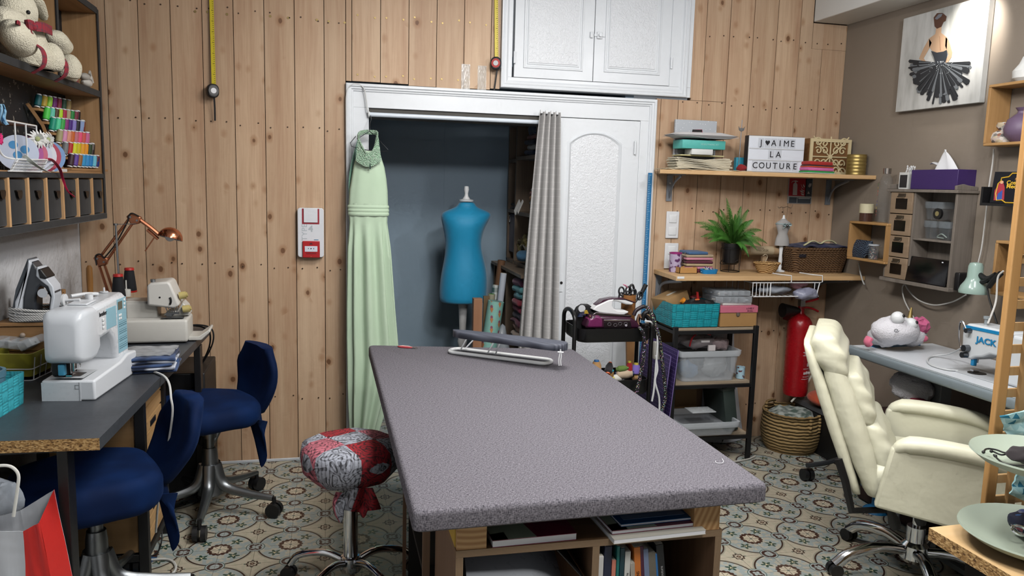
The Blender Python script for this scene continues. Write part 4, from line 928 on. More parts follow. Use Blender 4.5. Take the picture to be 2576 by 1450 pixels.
# ---------------- swivel chairs with navy covers ----------------
mv = Mat('navy_velvet','08214c',.8); mv.b.inputs['Specular IOR Level'].default_value = .15; mv.b.inputs['Sheen Weight'].default_value = .12; mv.b.inputs['Sheen Tint'].default_value = lin('2a56a0'); v = mv.coord(); nv_ = mv.noise(v,6,2); mv.col(mv.mix(nv_.gt(.55,.2),'06183a','09244f')); M_VEL = mv.m
M_ALU = metal('8b8f92',.38)
def navy_chair(lab,loc,rz,zs,leg_rot=0,bh=.33,sth=.10,tilt=.05):
    c_ = thing('swivel_chair',lab,'chair',loc,rz,'navy covered swivel chairs at the long desk',local=True)   # +y is the way it faces
    mb = MB(); mb.rbox((0,.02,zs - sth / 2),(.43,.43,sth),.045,5,rc=.14)
    bmesh.ops.subdivide_edges(mb.bm,edges=[e for e in mb.bm.edges if e.calc_length() > .08],cuts=4,use_grid_fill=True)
    mb.jit(.012,7,loc[0]); mb.build('seat',[M_VEL],c_,ang=80)
    mb = MB(); rings = []
    for i in range(13):
        t = i / 12; z_ = zs - .08 + bh * t; w_ = .17 + .17 * math.sin(min(1,t * 1.5 + .12) * PI / 2) - (.12 * max(0,t - .72) / .28) ** 1; y0 = -.20 - tilt * t - .03 * math.sin(t * PI)
        ring = []
        for k in range(20):
            a = 2 * PI * k / 20; xx = w_ / 2 * math.copysign(abs(math.cos(a)) ** .6,math.cos(a)); yy = .038 * math.copysign(abs(math.sin(a)) ** .8,math.sin(a)) * (1 - .3 * t) + 1.2 * xx * xx
            ring.append((xx,y0 + yy,z_))
        rings.append(ring)
    mb.loft(rings); mb.jit(.008,9,4); mb.build('backrest',[M_VEL],c_,ang=80)
    mb = MB(); n_ = 16
    mb.grid(lambda u,v_: ((u - .5) * (.40 - .30 * v_),-.20 + .012 * math.sin(u * 14) - .05 * v_ + (.10 * (abs(u - .5) * 2) ** 2) * (1 - v_),zs - .06 - .31 * v_ * (1 - .75 * (abs(u - .5) * 2) ** 1.4)),n_,8,.004); mb.build('cover_flap',[M_VEL],c_,ang=80)
    mb = MB(); mb.cyl((0,0,zs - .17),(0,0,zs - .10),.03,n=16); mb.cyl((0,0,.22),(0,0,zs - .15),.022,n=16); mb.tube(spline([(0,-.01,zs - .2),(0,-.06,zs - .13),(0,-.16,zs - .11)],4),.014,8); mb.build('column',[M_ALU],c_)
    mb = MB(); mb.cyl((.02,.0,zs - .19),(.075,.0,zs - .19),.034,n=20); mb.build('height_knob',[M_BLACK],c_)
    mb = MB(); mb.lathe([(.03,.30),(.034,.27),(.036,.18),(.05,.12),(.055,.09)],n=20); hub = mb.build('hub',[M_ALU],c_)
    for k in range(5):
        a = leg_rot + 2 * PI * k / 5; R_ = M4.Rotation(a,4,'Z'); mb = MB()
        P = spline([(.02,0,.22),(.06,0,.13),(.16,0,.10),(.285,0,.085)],5)
        mb.tube([R_ @ V(p) for p in P],[.03 - .016 * i / (len(P) - 1) for i in range(len(P))],10,flat=.9); lg = mb.build('leg',[M_ALU],c_)
        mb = MB(); e = R_ @ V((.29,0,0)); tdir = R_ @ V((0,1,0))
        for s_ in (-1,1): mb.cyl(e + tdir * (.006 * s_) + V((0,0,.032)),e + tdir * (.026 * s_) + V((0,0,.032)),.032,n=20)
        mb.cyl(e + V((0,0,.05)),e + V((0,0,.09)),.009,n=8); mb.build('castor',[M_BLACK],lg)
    return c_
h1 = at(527,1100,y=3.52)
navy_chair('navy velvet covered swivel chair standing out by the pine wall on a cast metal base',(h1.x,3.52,0),math.radians(122),.515,math.radians(3),.29)
h2 = at(240,1290,y=2.72)
navy_chair('navy velvet covered swivel chair pushed half under the near end of the charcoal desk',(h2.x,2.72,0),math.radians(118),.52,math.radians(35),.27,.13,.12)
# ---------------- paper carrier bag ----------------
bp = thing('paper_bag','white and red paper carrier bag with a white cord handle near the desk end','paper bag',(-.98,2.16,0))
g = lambda a,b_,y=2.16: at(a,b_,y=y)
tl,tr = g(-70,1275),g(100,1315); bl_,br = V((tl.x - .01,2.16,0)),V((tr.x + .07,2.16,0))
mp = Mat('bag_paper','c6cad0',.6); v = mp.coord(); mp.bump(mp.noise(v,9,2),.5,.02); M_BAGW = mp.m
def quadface(mb,a,b,c,d,n=12,amp=.006,thick=.0015):
    """a b along the top, d c along the bottom"""
    mb.grid(lambda u,v_: tuple((a + (b - a) * u) * v_ + (d + (c - d) * u) * (1 - v_) + V((0,amp * mn.noise(V((u * 4 + a.x * 9,v_ * 5,3))),0))),n,n,thick)
s0,s1 = g(40,1400),g(46,1450)
tm = g(58,1338); bm_ = V((g(75,1600).x,2.16,0)); back = V((0.02,.15,.012))
tl2 = V((tl.x,2.16,tm.z + .01))
mb = MB(); quadface(mb,tl2,tm,bm_,bl_); mb.M(1); quadface(mb,tm,tr,br,bm_)
mb.M(0); quadface(mb,tl2 + V((0,.15,.06)),g(52,1285,2.31),bm_ + V((0,.15,0)),bl_ + V((0,.15,0)))
quadface(mb,g(52,1285,2.31),tr + V((-.01,.15,.03)),br + V((0,.15,0)),bm_ + V((0,.15,0))); mb.M(1)
quadface(mb,tr,tr + V((-.01,.15,.03)),br + V((0,.15,0)),br)
mb.build('body',[M_BAGW,plain('cf2a25',.5)],bp)
mb = MB(); mb.tube(spline([g(34,1300,2.17),g(44,1230,2.17),g(46,1195,2.17),g(30,1176,2.17),g(5,1172,2.17),g(-20,1180,2.17),g(-35,1220,2.17),g(-38,1290,2.17)],6),.0042,8); mb.build('handle',[plain('dcdcd6',.7)],bp)
mb = MB(); mb.sph(g(4,1245,2.23),(.05,.04,.05),14,10); mb.jit(.03,18); single(mb,'plastic_bag',[clear('aab2bc',.6,.15)],'crumpled clear plastic bag poking out of the paper carrier bag','plastic bag')
# =============================== on the pine wall ===============================
a,b = at(748,523,y=D - .03),at(815,648,y=D - .03); w_,h_ = b.x - a.x,a.z - b.z
al = thing('fire_alarm_station','white alarm sounder with a red break-glass call point on the pine wall beside the doorway','fire alarm',M=facing(((a.x + b.x) / 2,D,(a.z + b.z) / 2),(0,-1,0)))
M_AW = plain('e3e5ea',.35); M_AR = plain('b51f25',.35)
mb = MB(); mb.prism([(x,y) for x,y in rrect(w_,h_,.014,5)],.03); mb.build('housing',[M_AW],al,bevel=.003)
def ap(u,v): return ((u - 437) / 570 * w_ * 1.0,(725 - v) / 1080 * h_)
def arect(u0,v0,u1,v1,z,t,mt,nm,bev=.001,par=None):
    mb = MB(); x0,y0 = ap(u0,v1); x1,y1 = ap(u1,v0); mb.bx(x0,x1,y0,y1,z,z + t); return mb.build(nm,[mt],par or al,bevel=bev)
arect(248,200,624,538,.029,.002,plain('9c2a38',.4),'lens_surround'); arect(288,198,588,500,.029,.006,M_AW,'sounder_cover')
cpnt = arect(256,905,632,1270,.028,.012,M_AR,'call_point',.003)
arect(305,1015,580,1138,.0395,.002,plain('dfe2ee',.3),'break_glass',.001,cpnt); arect(335,1155,555,1190,.0395,.001,plain('8c1820',.4),'label_slot',.001,cpnt)
mb = MB(); 
for u in (385,442,500): x,y = ap(u,1067); mb.cyl((x,y,.041),(x,y,.0425),.003 if u == 442 else .0022,n=12)
for dx_,dy_ in ((-.004,0),(.004,0),(0,.004)): x,y = ap(442,970); mb.cyl((x + dx_,y + dy_,.0395),(x + dx_,y + dy_,.0408),.0028,n=10)
mb.build('pictogram',[plain('20222c',.5)],cpnt)
mb = MB(); x,y = ap(442,1245); mb.cyl((x,y,.039),(x,y,.0415),.002,n=8); mb.build('key_screw',[metal('c9a95a',.3)],cpnt)
M_GT = plain('b9c0c6',.5)
x,y = ap(305,715); lettering('TYPE',.038,M4.Translation((x,y,.0302)) @ M4.Rotation(PI / 2,4,'Z'),M_GT,al,spacing=1.05)
x,y = ap(438,640); lettering('4',.042,M4.Translation((x,y,.0302)),M_GT,al,bold=.0016)
x,y = ap(555,878); mb = MB(); mb.cb((x,y,.0305),(.022,.003,.0008)); mb.build('maker_mark',[plain('3f78a0',.5)],al)
# tape measures hanging by their blades
def tape_measure(px_,py_,blade_top,tail,lab,ry,face):
    c = at(px_,py_,y=D - .035); t_ = thing('tape_measure',lab,'tape measure',c)
    T = M4.Translation(c) @ M4.Rotation(ry,4,'Z') @ M4.Rotation(PI / 2,4,'X')
    mb = MB(); mb.prism([(x * 1.0,y) for x,y in rrect(.054,.066,.024,6)],.036,T,-.018); cs_ = mb.build('case',[plain('1c1c1f',.5)],t_,bevel=.006)
    mb = MB(); mb.cyl(T @ V((0,0,.018)),T @ V((0,0,.0205)),.023,n=26); mb.build('side_disc',[plain(face[0],.4)],cs_); mb = MB(); mb.cyl(T @ V((0,0,.0205)),T @ V((0,0,.0215)),.013,n=22); mb.build('badge',[plain(face[1],.4)],cs_)
    top = at(*blade_top,y=D - .012); bt = c + V((.004,.012,.03)); mb = MB()
    n_ = 30; mb.strip([bt + (top - bt) * (i / n_) for i in range(n_ + 1)],.019,.0004,up=(0,1,0)); mb.M(1)
    L = (top - bt).length; k = 0
    while k * .01 < L: 
        p = bt + (top - bt) * (k * .01 / L); mb.cb((p.x + (.005 if k % 5 else .003),p.y - .001,p.z),(.004 if k % 5 else .009,.0006,.0022)); k += 1
    mb.build('blade',[plain('d8c32c',.4),plain('3a3414',.6)],t_)
    tl_ = at(*tail,y=D - .02); mb = MB(); mb.strip([c + V((.006,.0,-.03)),(c + tl_) / 2 + V((.004,0,-.01)),tl_],.008,.001,up=(0,1,0)); mb.build('wrist_strap',[M_BLACK],t_)
tape_measure(535,229,(530,-60),(541,304),'black tape measure with a white badge hanging by its yellow blade on open pine boards',.35,('26201f','dfdfe2'))
tape_measure(1248,160,(1248,-60),(1243,228),'black and red tape measure hanging by its yellow blade beside the wall cupboard',-.3,('b0342f','c9c9cc'))
# light cable tacked round the doorway corner
mb = MB(); P = [(877,700),(873,500),(871,300),(872,235),(882,215),(900,212),(915,222),(921,250),(924,275),(930,292)]
mb.tube(spline([at(*p,y=D - .022) for p in P],5),.0035,6); single(mb,'lighting_cable',[plain('cfd0cf',.5)],'thin white cable arching over the top corner of the doorway surround','cable')
# curtain pole and curtain
ra,rb = at(928,288,y=D - .01),at(1375,303,y=D - .01)
po = thing('curtain_rod','white metal curtain rod across the top of the doorway','curtain rod',ra)
mb = MB(); mb.cyl(ra,V((rb.x,ra.y,ra.z)),.0115,n=16); mb.build('rod',[plain('dbe4ee',.3)],po); mb = MB(); mb.cyl(ra - V((.004,0,0)),ra + V((.004,0,0)),.015,n=16); mb.build('end_cap',[M_WHITE],po)
mcu = Mat('linen_windowpane','b3b0ad',.95); x,y,z = mcu.xyz(); zz = (z * 26).frac(); l1 = (zz - .5).abs().lt(.035,.02); l2 = ((z * 9.3).frac() - .5).abs().lt(.02,.01); vn = mcu.noise(mcu.comb(x * 200,y * 200,z * 15),1,1)
xl = ((x * 34).frac() - .5).abs().lt(.05,.03); mcu.col(mcu.mix(l1 * .35 + l2 * .25 + xl * .12,mcu.mix(vn,'b6b4b3','cac8c6'),'e6e4e2')); mcu.b.inputs['Transmission Weight'].default_value = 0
ct = thing('curtain','pale grey checked linen curtain gathered at one side of the closet doorway','curtain',at(1380,700,y=D - .06))
tA,tB = at(1353,288,y=D - .03),at(1405,292,y=D - .03); bA,bB = at(1302,850,y=D - .05),at(1398,850,y=D - .05)
zb_ = .03
def cur(u,v):
    z = tA.z + .012 + (zb_ - tA.z) * v; t = (tA.z - z) / (tA.z - bA.z); t = max(0,min(t,1.9))
    e = t ** .8 if t < 1 else 1 + (t - 1) * .3
    xa = tA.x + (bA.x - tA.x) * e; xb = tB.x + (bB.x - tB.x) * e
    ph = u * 4 * 2 * PI; amp = .022 + .016 * min(t,1)
    return (xa + (xb - xa) * u + .006 * math.sin(ph * 2 + 1) * min(1,t),D - .05 - amp * math.cos(ph) - .004 * mn.noise(V((u * 7,v * 9,0))),z)
mb = MB(); mb.grid(cur,96,40,.0012); mb.build('panel',[mcu.m],ct,ang=80)
mb = MB(); 
for k in range(4): c = tA + (tB - tA) * ((k + .5) / 4) + V((0,-.02,.014)); mb.rbox(c,(.014,.012,.02),.003)
mb.build('heading_loop',[plain('e2e4e6',.5)],ct)
# ---------------- evening dress on a wire hanger ----------------
M_DR = Mat('mint_chiffon','b3ccb0',.8); v = M_DR.coord(); M_DR.col(M_DR.mix(M_DR.noise(v,5,1),'bbd4b7','cce1c6')); M_DR = M_DR.m
M_BEAD = Mat('mint_beading','a3c4a6',.4); v = M_BEAD.coord(); h = M_BEAD.voro(v,190,0); M_BEAD.col(M_BEAD.mix(h.lt(.4,.2),'a3c9a9','dcefdc')); M_BEAD.bump(1 - h,.9,.01); M_BEAD = M_BEAD.m
dy = D - .10; G = lambda a_,b_,d=0: at(a_,b_,y=dy + d)
hg = thing('wire_hanger','dark bent wire coat hanger hooked over the curtain rod end, carrying the mint dress','hanger',G(930,330))
mb = MB()
mb.tube(spline([at(932,291,y=D - .02),G(934,300,.04),G(931,310,.02),G(930,322),G(930,330)],5),.0022,6)
mb.tube([G(930,330),G(898,350),G(895,343),G(881,360),G(884,368),G(908,376)],.002,6); mb.tube([G(930,330),G(945,345,.03),G(955,352,.05),G(960,360,.06),G(976,377,.06),G(974,381,.06),G(950,381,.05),G(908,376)],.002,6)
mb.build('wire',[metal('55585c',.4)],hg)
dr = thing('evening_dress','long mint green halter-neck evening dress with a beaded collar, hanging at the doorway edge','dress',G(935,1080))
# outline rows: (y px, left px, right px, depth)
rowsD = [(380,900,953,.05),(395,896,959,.055),(420,889,967,.06),(450,884,972,.07),(480,879,975,.075),(512,877,976,.075),(540,878,975,.07),(560,879,974,.065),(620,878,978,.07),(700,877,984,.075),(780,876,990,.08),(850,876,996,.085),(900,877,1000,.09),(960,878,990,.09),(1020,880,972,.085),(1085,884,950,.08)]
def dress_rings(i0,i1,folds,sub=4,amp=.006,grow=0):
    out = []; R = rowsD[i0:i1]
    for i in range(len(R) - 1):
        for q in range(sub if i < len(R) - 2 else sub + 1):
            t = q / sub; a_ = [R[i][k] + (R[i + 1][k] - R[i][k]) * t for k in range(4)]
            l,r_ = G(a_[1],a_[0]),G(a_[2],a_[0]); cx_ = (l.x + r_.x) / 2; w2 = (r_.x - l.x) / 2 + grow; z_ = (l.z + r_.z) / 2; ring = []; fa = amp * min(1,max(0,(a_[0] - 560) / 200) * 2.6 + .12)
            for k in range(72):
                th = 2 * PI * k / 72; f = math.sin(th * folds + 1.3 * math.sin(th * 2) + a_[0] * .001) * fa
                ring.append((cx_ + (w2 + f) * math.cos(th),dy + (a_[3] / 2 + grow + f * 1.6) * math.sin(th),z_))
            out.append(ring)
    return out
mb = MB(); rg = dress_rings(0,7,9); mb.loft(rg,(False,False)); bod = mb.build('bodice',[M_DR],dr,ang=80)
mb = MB(); mb.loft(dress_rings(5,16,11,4,.011),(False,False)); mb.build('skirt',[M_DR],dr,ang=80)
for q in range(3): mb = MB(); rr = [(515 + q * 9 + t * 9,876 + q * .5,977,.078) for t in (0,.25,.5,.75,1)]; mb.loft([[( (G(l,y_).x + G(r_,y_).x) / 2 + ((G(r_,y_).x - G(l,y_).x) / 2 + .001 + .003 * math.sin(PI * t)) * math.cos(th),dy + (.04 + .001 + .003 * math.sin(PI * t)) * math.sin(th),G(l,y_).z) for th in [2 * PI * k / 48 for k in range(48)]] for (y_,l,r_,d_),t in zip(rr,(0,.25,.5,.75,1))],(False,False)); mb.build('waist_pleat',[M_DR],dr,ang=80)
def nk(t): # collar path from the front up both sides
    return t
mb = MB(); mb.tube(spline([G(930,400,-.045),G(915,378,-.045),G(903,352,-.03),G(903,338,.0),G(915,333,.03),G(935,333,.04),G(948,336,.02),G(947,352,-.02),G(940,378,-.04),G(930,400,-.045)],6),.0115,10,flat=.45); 
mb.grid(lambda u,v_: tuple(G(902 + 49 * u - 7 * v_ * (1 - u) + 8 * v_ * u,(345 + 40 * math.sin(PI * u)) * (1 - v_) + (404 + 16 * math.sin(PI * u)) * v_,-.036 - .016 * math.sin(PI * u))),24,12,.004)
mb.jit(.002,120); mb.build('beaded_collar',[M_BEAD],dr)
mb = MB(); mb.prism([(-.004,-.03),(0,.02),(.004,-.03)],.002,facing(G(931,410,-.054),(0,-1,0))); mb.build('keyhole',[plain('33463f',.9)],dr)
mb = MB(); mb.grid(lambda u,v_: tuple(G(902 - (27 * math.sin(PI * min(1,v_ * .62 + .05))) * (1 - u * .55) + 2,350 + 165 * v_,.01 + .05 * u)),8,24,.002); mb.build('lining',[cloth('84b59c',None,0,.8)],dr,ang=80)

# =============================== inside the closet ===============================
my = 4.62; Q = lambda a_,b_,d=0: at(a_,b_,y=my + d)
mq = thing('dress_form','turquoise tailor dress form with white neck knob and turned white pole in the closet','dress form',(Q(1165,800).x,my,0))
M_TEAL = Mat('turquoise_jersey','0d83ac',.6); M_TEAL.b.inputs['Sheen Weight'].default_value = .3; v = M_TEAL.coord(); M_TEAL.col(M_TEAL.mix(M_TEAL.noise(v,4,1),'0c86b4','129ac8')); M_TEAL = M_TEAL.m
prof = [(757,1106,1223,.115),(735,1105,1225,.12),(700,1108,1226,.12),(670,1114,1222,.11),(645,1119,1215,.10),(620,1121,1210,.095),(600,1120,1211,.10),(578,1116,1216,.11),(560,1112,1224,.115),(545,1109,1233,.10),(535,1112,1236,.085),(528,1128,1222,.065),(522,1146,1202,.05),(515,1153,1195,.042),(507,1155,1193,.040)]
mb = MB(); rings = []
for y_,l,r_,dd in prof:
    A_,B_ = Q(l,y_),Q(r_,y_ + (r_ - l) * .02); cx_ = (A_.x + B_.x) / 2; hw = (B_.x - A_.x) / 2; z_ = (A_.z + B_.z) / 2
    rings.append([(cx_ + hw * math.copysign(abs(math.cos(t)) ** .9,math.cos(t)),my + dd * math.sin(t) - 0 * -math.sin(t) * 1,z_) for t in [2 * PI * k / 36 for k in range(36)]])
rings[0:0] = [[((p[0] - Q(1165,757).x) * .9 + Q(1165,757).x,(p[1] - my) * .9 + my,p[2] - .008) for p in rings[0]]]
mb.loft(rings); mb.build('torso',[M_TEAL],mq,ang=80,sub=1)
c = Q(1173,507); u_ = (Q(1173,470).z - c.z) / 37
mb = MB(); mb.lathe([(19 * u_ * .95,0),(19 * u_,4 * u_),(10 * u_,6 * u_),(5 * u_,14 * u_),(4.4 * u_,20 * u_),(6.5 * u_,30 * u_),(5.5 * u_,38 * u_),(2 * u_,38.5 * u_)],c,20); mb.build('neck_knob',[M_WHITE],mq)
c = Q(1163,860); mb = MB(); zt_ = Q(1163,757).z
mb.lathe([(.03,.05),(.024,.2),(.018,.3),(.016,.42),(.022,zt_ - .28),(.030,zt_ - .25),(.024,zt_ - .22),(.020,zt_ - .18),(.026,zt_ - .05),(.03,zt_)],(c.x,my,0),20); mb.build('pole',[plain('c9c9c9',.45)],mq)
for k in range(3): a = k * 2.1 + .4; mb = MB(); mb.tube(spline([(c.x,my,.12),(c.x + .12 * math.cos(a),my + .12 * math.sin(a),.09),(c.x + .26 * math.cos(a),my + .26 * math.sin(a),.02)],4),.016,8); mb.build('leg',[plain('c9c9c9',.45)],mq)
# tall pigeonhole shelving on the closet side, facing the dress form
W_GR = wood('smoked_oak','8c7b6a','675748','z',1.1)
SX = at(1296,600,y=4.78).x; sd = .36; ysh = [5.015,at(1296,500,x=SX).y,at(1345,500,x=SX).y,4.20]
shf = thing('pigeonhole_shelf','tall smoked oak pigeonhole shelf in the closet, half hidden by the curtain','shelving',(SX + sd / 2,4.6,0))
zU = [at(1290,405,x=SX).z,at(1280,530,x=SX).z,at(1280,650,x=SX).z]
for y_ in ysh: mb = MB(); mb.bx(SX,SX + sd,y_ - .012,y_ + .012,zU[2],1.86); mb.build('upright',[W_GR],shf)
mb = MB(); mb.bx(SX + sd,SX + sd + .01,4.20,5.02,0,1.86); mb.build('back_panel',[W_GR],shf)
for i in range(3):
    off = (0,.012,.0)[i]; lv = [zU[2] - .012,zU[1] + (-.008 if i == 1 else 0),zU[0] + off,1.85]
    for z_ in lv: mb = MB(); mb.bx(SX,SX + sd,ysh[i + 1] + .012,ysh[i] - .012,z_ - .011,z_ + .011); mb.build('shelf_board',[W_GR],shf)
zl = zU[2] - .03
mb = MB(); mb.bx(SX - .10,SX + sd,4.20,5.02,zl - .012,zl + .006); mb.build('shelf_board',[W_GR],shf)
for y_ in (5.02,4.66,4.20): mb = MB(); mb.bx(SX - .08,SX + sd,y_ - .011,y_ + .011,0,zl - .012); mb.build('upright',[W_GR],shf)
mb = MB(); a,b = at(1264,530,x=SX + .01),at(1292,643,x=SX + .01); mb.bx(SX + .012,SX + .3,b.y + .02,a.y - .005,b.z + .015,a.z - .01); bn = thing('storage_box','dark purple fabric storage cube in the tall closet shelf','storage box',(SX + .15,a.y,b.z)); mb.build('body',[cloth('221a38')],bn,bevel=.004)
c = at(1280,550,x=SX + .006); mb = MB(); mb.tube([(SX + .008,c.y + y_,c.z + z_) for y_,z_ in ((-.022,-.02),(.022,-.02),(.022,.02),(-.022,.02))],.004,6,loop=True); mb.build('ring_handle',[M_STEEL],bn)
def pile(cx_,cy_,x_,cols_,lab,w_=.22,d_=.24,t_=.022,rz=PI / 2):
    c = at(cx_,cy_,x=x_); c.y = max(c.y,4.33); return folded('folded_fabric',lab,'fabric',(c.x + d_ / 2 + .02,c.y,c.z),w_,d_,len(cols_),[cloth(q) for q in cols_],t_,rz,.012,None,cx_)
pile(1322,402,SX,('20283f','33415c','b9b5ad','1f2536','8c5a54','26304a'),'pile of folded dark blue and rose fabrics on the high closet shelf',.24,.24,.03)
pile(1330,335,SX,('2b3848','25323e'),'slate blue folded blankets at the very top of the closet shelving',.24,.24,.06)
pile(1328,528,SX,('1c2740','c5c2bd','b5793c','8f3a38','d0cdc8'),'pile of folded fabrics with white and orange pieces at mid height in the closet',.2,.24,.026)
pile(1280,527,SX,('171c2c','20242e'),'two dark folded cloths in the far closet pigeonhole',.14,.2,.02)
pile(1289,855,SX - .12,('a9978a','b58a78','6a3648','3a3442','7d2c42','85303f','5a96a0','62a0a6','74425a'),'tall stack of folded wine red and teal fabrics low in the closet',.2,.26,.038)
c = at(1318,520,x=SX - .01); mb = MB(); mb.grid(lambda u,v_: (c.x - .02 - .03 * v_,c.y - .06 + .12 * u,c.z + .03 - .07 * v_ + .012 * math.sin(u * 9)),14,8,.003); single(mb,'white_cloth',[cloth('cfccc8')],'white cloth hanging over the edge of the closet shelf','cloth')
c = at(1325,615,x=SX + .06); mb = MB(); mb.sph(c,(.05,.06,.05),20,14); mb.jit(.03,55); mb.jit(.02,90); single(mb,'fur_pompom',[cloth('857a4a','4c452c',0,.95)],'olive faux fur ball on a closet shelf beside the curtain','fur pompom')
c = at(1318,645,x=SX - .0); mb = MB(); mb.sph(c,(.05,.07,.032),18,12); mb.jit(.01,20); single(mb,'wool_hat',[cloth('4b7797')],'light blue soft bundle below the fur ball in the closet','hat')
# rolls and boards standing in the closet
def roll(name,lab,cat,p0,p1,y_,r,mt,cap='d9d4c9',n=20):
    a = at(*p0,y=y_); b = at(*p1,y=y_); d = (b - a).normalized(); f = a - d * (a.z / d.z if d.z > .2 else 0); f = V((a.x + (a.x - b.x) * a.z / max(.1,b.z - a.z),y_,0.0)) if b.z > a.z else a
    mb = MB(); mb.cyl(f,b,r,n=n); mb.M(1); mb.cyl(b - (b - f).normalized() * .002,b + (b - f).normalized() * .001,r * .8,n=n); return single(mb,name,[mt,plain(cap,.8)],lab,cat)
roll('cardboard_tube','brown cardboard tube leaning in the closet corner','cardboard tube',(1243,800),(1262,655),4.75,.024,plain('6e4f37',.8),'3a2a1c')
roll('foil_roll','white plastic roll standing among the closet rolls','roll',(1256,780),(1267,688),4.45,.019,plain('b9bfca',.3))
mgw = Mat('gingham_wrap','aeb6b2',.6); x,y,z = mgw.xyz(); mgw.col(mgw.mix(((z * 90).sin().gt(.3,.1) + (x * 160).sin().gt(.4,.1)) * .5,'c9d0ce','45605c')); roll('gift_wrap_roll','green and white checked gift wrap roll in the closet','gift wrap',(1240,800),(1247,718),4.52,.020,mgw.m)
roll('wrap_roll','green topped vinyl roll in its printed sleeve in the closet','roll',(1232,800),(1237,740),4.38,.021,plain('9a9781',.6),'3f7d2c')
mcc = Mat('cupcake_print','8fbdb2',.6); x,y,z = mcc.xyz(); ux = (x * 22).frac() - .5; uz = (z * 17 + (x * 22).floor() * .5).frac() - .5
top_ = ((ux * ux * 1.3 + (uz - .06) * (uz - .06)).sqrt()).lt(.17,.02); cupb = (ux.abs() + (uz + .16).abs() * .5).lt(.2,.02) * uz.lt(-.03,.02); mcc.col(mcc.mix(cupb,mcc.mix(top_,'86b8ad','8d5468'),'b47a52'))
roll('cupcake_paper_roll','mint gift bag roll printed with cupcakes standing in the closet','gift wrap',(1232,860),(1248,758),4.30,.046,mcc.m,'6d8f87')
mb = MB(); a,b = at(1190,850,y=4.25),at(1213,752,y=4.25); mb.bx(a.x,a.x + .05,4.25,4.30,0,b.z); single(mb,'wooden_post',[wood('rough_spruce','a77b5c','8a5d42','z',.8,.3)],'short rough sawn spruce post standing in front of the dress form','wooden post',bevel=.002)
mb = MB(); a,b = at(1215,800,y=4.35),at(1232,745,y=4.35); mb.bx(a.x,a.x + .035,4.34,4.36,0,b.z); single(mb,'wooden_lath',[wood('dark_lath','7d6748','5f4c33','z',1)],'narrow brown lath beside the spruce post in the closet','wooden lath')
mb = MB(); c = at(1262,830,y=4.3); mb.sph((c.x,4.3,.35),(.05,.07,.34),14,10); mb.jit(.02,12); single(mb,'grey_plastic_bag',[plain('8a9096',.4)],'grey plastic sack on the closet floor beside the gift wrap','plastic bag')

# =============================== cutting table ===============================
TZ = .75
mfa = Mat('grey_melange','74707a',.95); x,y,z = mfa.xyz(); a = mfa.noise(mfa.comb(x * 700,y * 160,z * 160),1,0); b = mfa.noise(mfa.comb(x * 160,y * 700,z * 700),1,0)
mfa.col(mfa.mix((a * .5 + b * .5 - .5) * 2.6 + .5,'434147','87838a')); mfa.b.inputs['Specular IOR Level'].default_value = .15; M_MEL = mfa.m
c1,c2,c3,c4 = at(1040,1290,z=TZ),at(1934,1217,z=TZ),at(1441,878,z=TZ),at(927,868,z=TZ)
tb_ = thing('cutting_table','large cutting table with a padded grey melange top on plywood shelf blocks','table',(.64,2.6,0))
c3 = V((c2.x + .0,c3.y,TZ)); 
mb = MB(); n_ = 26; rings = []
ctr = (c1 + c2 + c3 + c4) / 4
quad = [(c1.x,c1.y),(c2.x,c2.y),(c3.x,c3.y),(c4.x,c4.y)]
def rquad(inset,z):
    out = []; r_ = .018
    for i,q in enumerate(quad):
        p,nx_ = V(quad[i - 1]),V(quad[(i + 1) % 4]); q = V(q); d1 = (p - q).normalized(); d2 = (nx_ - q).normalized(); q = q + (d1 + d2) * inset
        for k in range(5): t = k / 4; out.append(tuple((q + d1 * r_ * (1 - t) ** 2 + d2 * r_ * t ** 2)) + (z,))
    return out
th = .052
for z_,ins in ((TZ - th,.008),(TZ - th + .006,0),(TZ - .012,0),(TZ - .004,.003),(TZ,.010)): rings.append(rquad(ins,z_))
mb.loft(rings); mb.build('padded_top',[M_MEL],tb_,ang=50)
W_PLY = wood('plywood_walnut','8a6a4c','6c4f36','x',1.1); W_PLYZ = wood('plywood_walnut_side','846650','6a4f3a','z',1.1)
mpe = Mat('plywood_edge','8d7358',.7); x,y,z = mpe.xyz(); W_EDGE = mpe
e_ = ((z * 1900).sin() * .5 + .5); mpe.col(mpe.mix(e_,'a0866a','64503c')); M_PE = mpe.m
mpv = Mat('plywood_edge_upright','8d7358',.7); x,y,z = mpv.xyz(); mpv.col(mpv.mix((x * 1900).sin() * .5 + .5,'a0866a','64503c')); M_PV = mpv.m
ux0,ux1,uy0,uy1,uz = .292,.985,1.735,2.09,.613
mb = MB(); mb.bx(ux0,ux1,uy0 + .001,uy1,uz - .018,uz); mb.M(1); mb.bx(ux0,ux1,uy0,uy0 + .001,uz - .018,uz); u_top = mb.build('unit_top',[W_PLY,M_PE],tb_)
for x_ in (ux0,.635,ux1 - .018):
    mb = MB(); mb.bx(x_,x_ + .018,uy0 + .001,uy1,0,uz - .018); mb.M(1); mb.bx(x_,x_ + .018,uy0,uy0 + .001,0,uz - .018); mb.build('unit_side',[W_PLYZ,M_PV],tb_)
for z_ in (.0,.30): mb = MB(); mb.bx(ux0 + .018,ux1 - .018,uy0 + .002,uy1,z_,z_ + .018); mb.build('unit_shelf',[W_PLY],tb_)
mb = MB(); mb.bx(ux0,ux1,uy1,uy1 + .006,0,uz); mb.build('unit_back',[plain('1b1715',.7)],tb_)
W_BLK = wood('pine_block','c59a6a','a67a4c','y',.8)
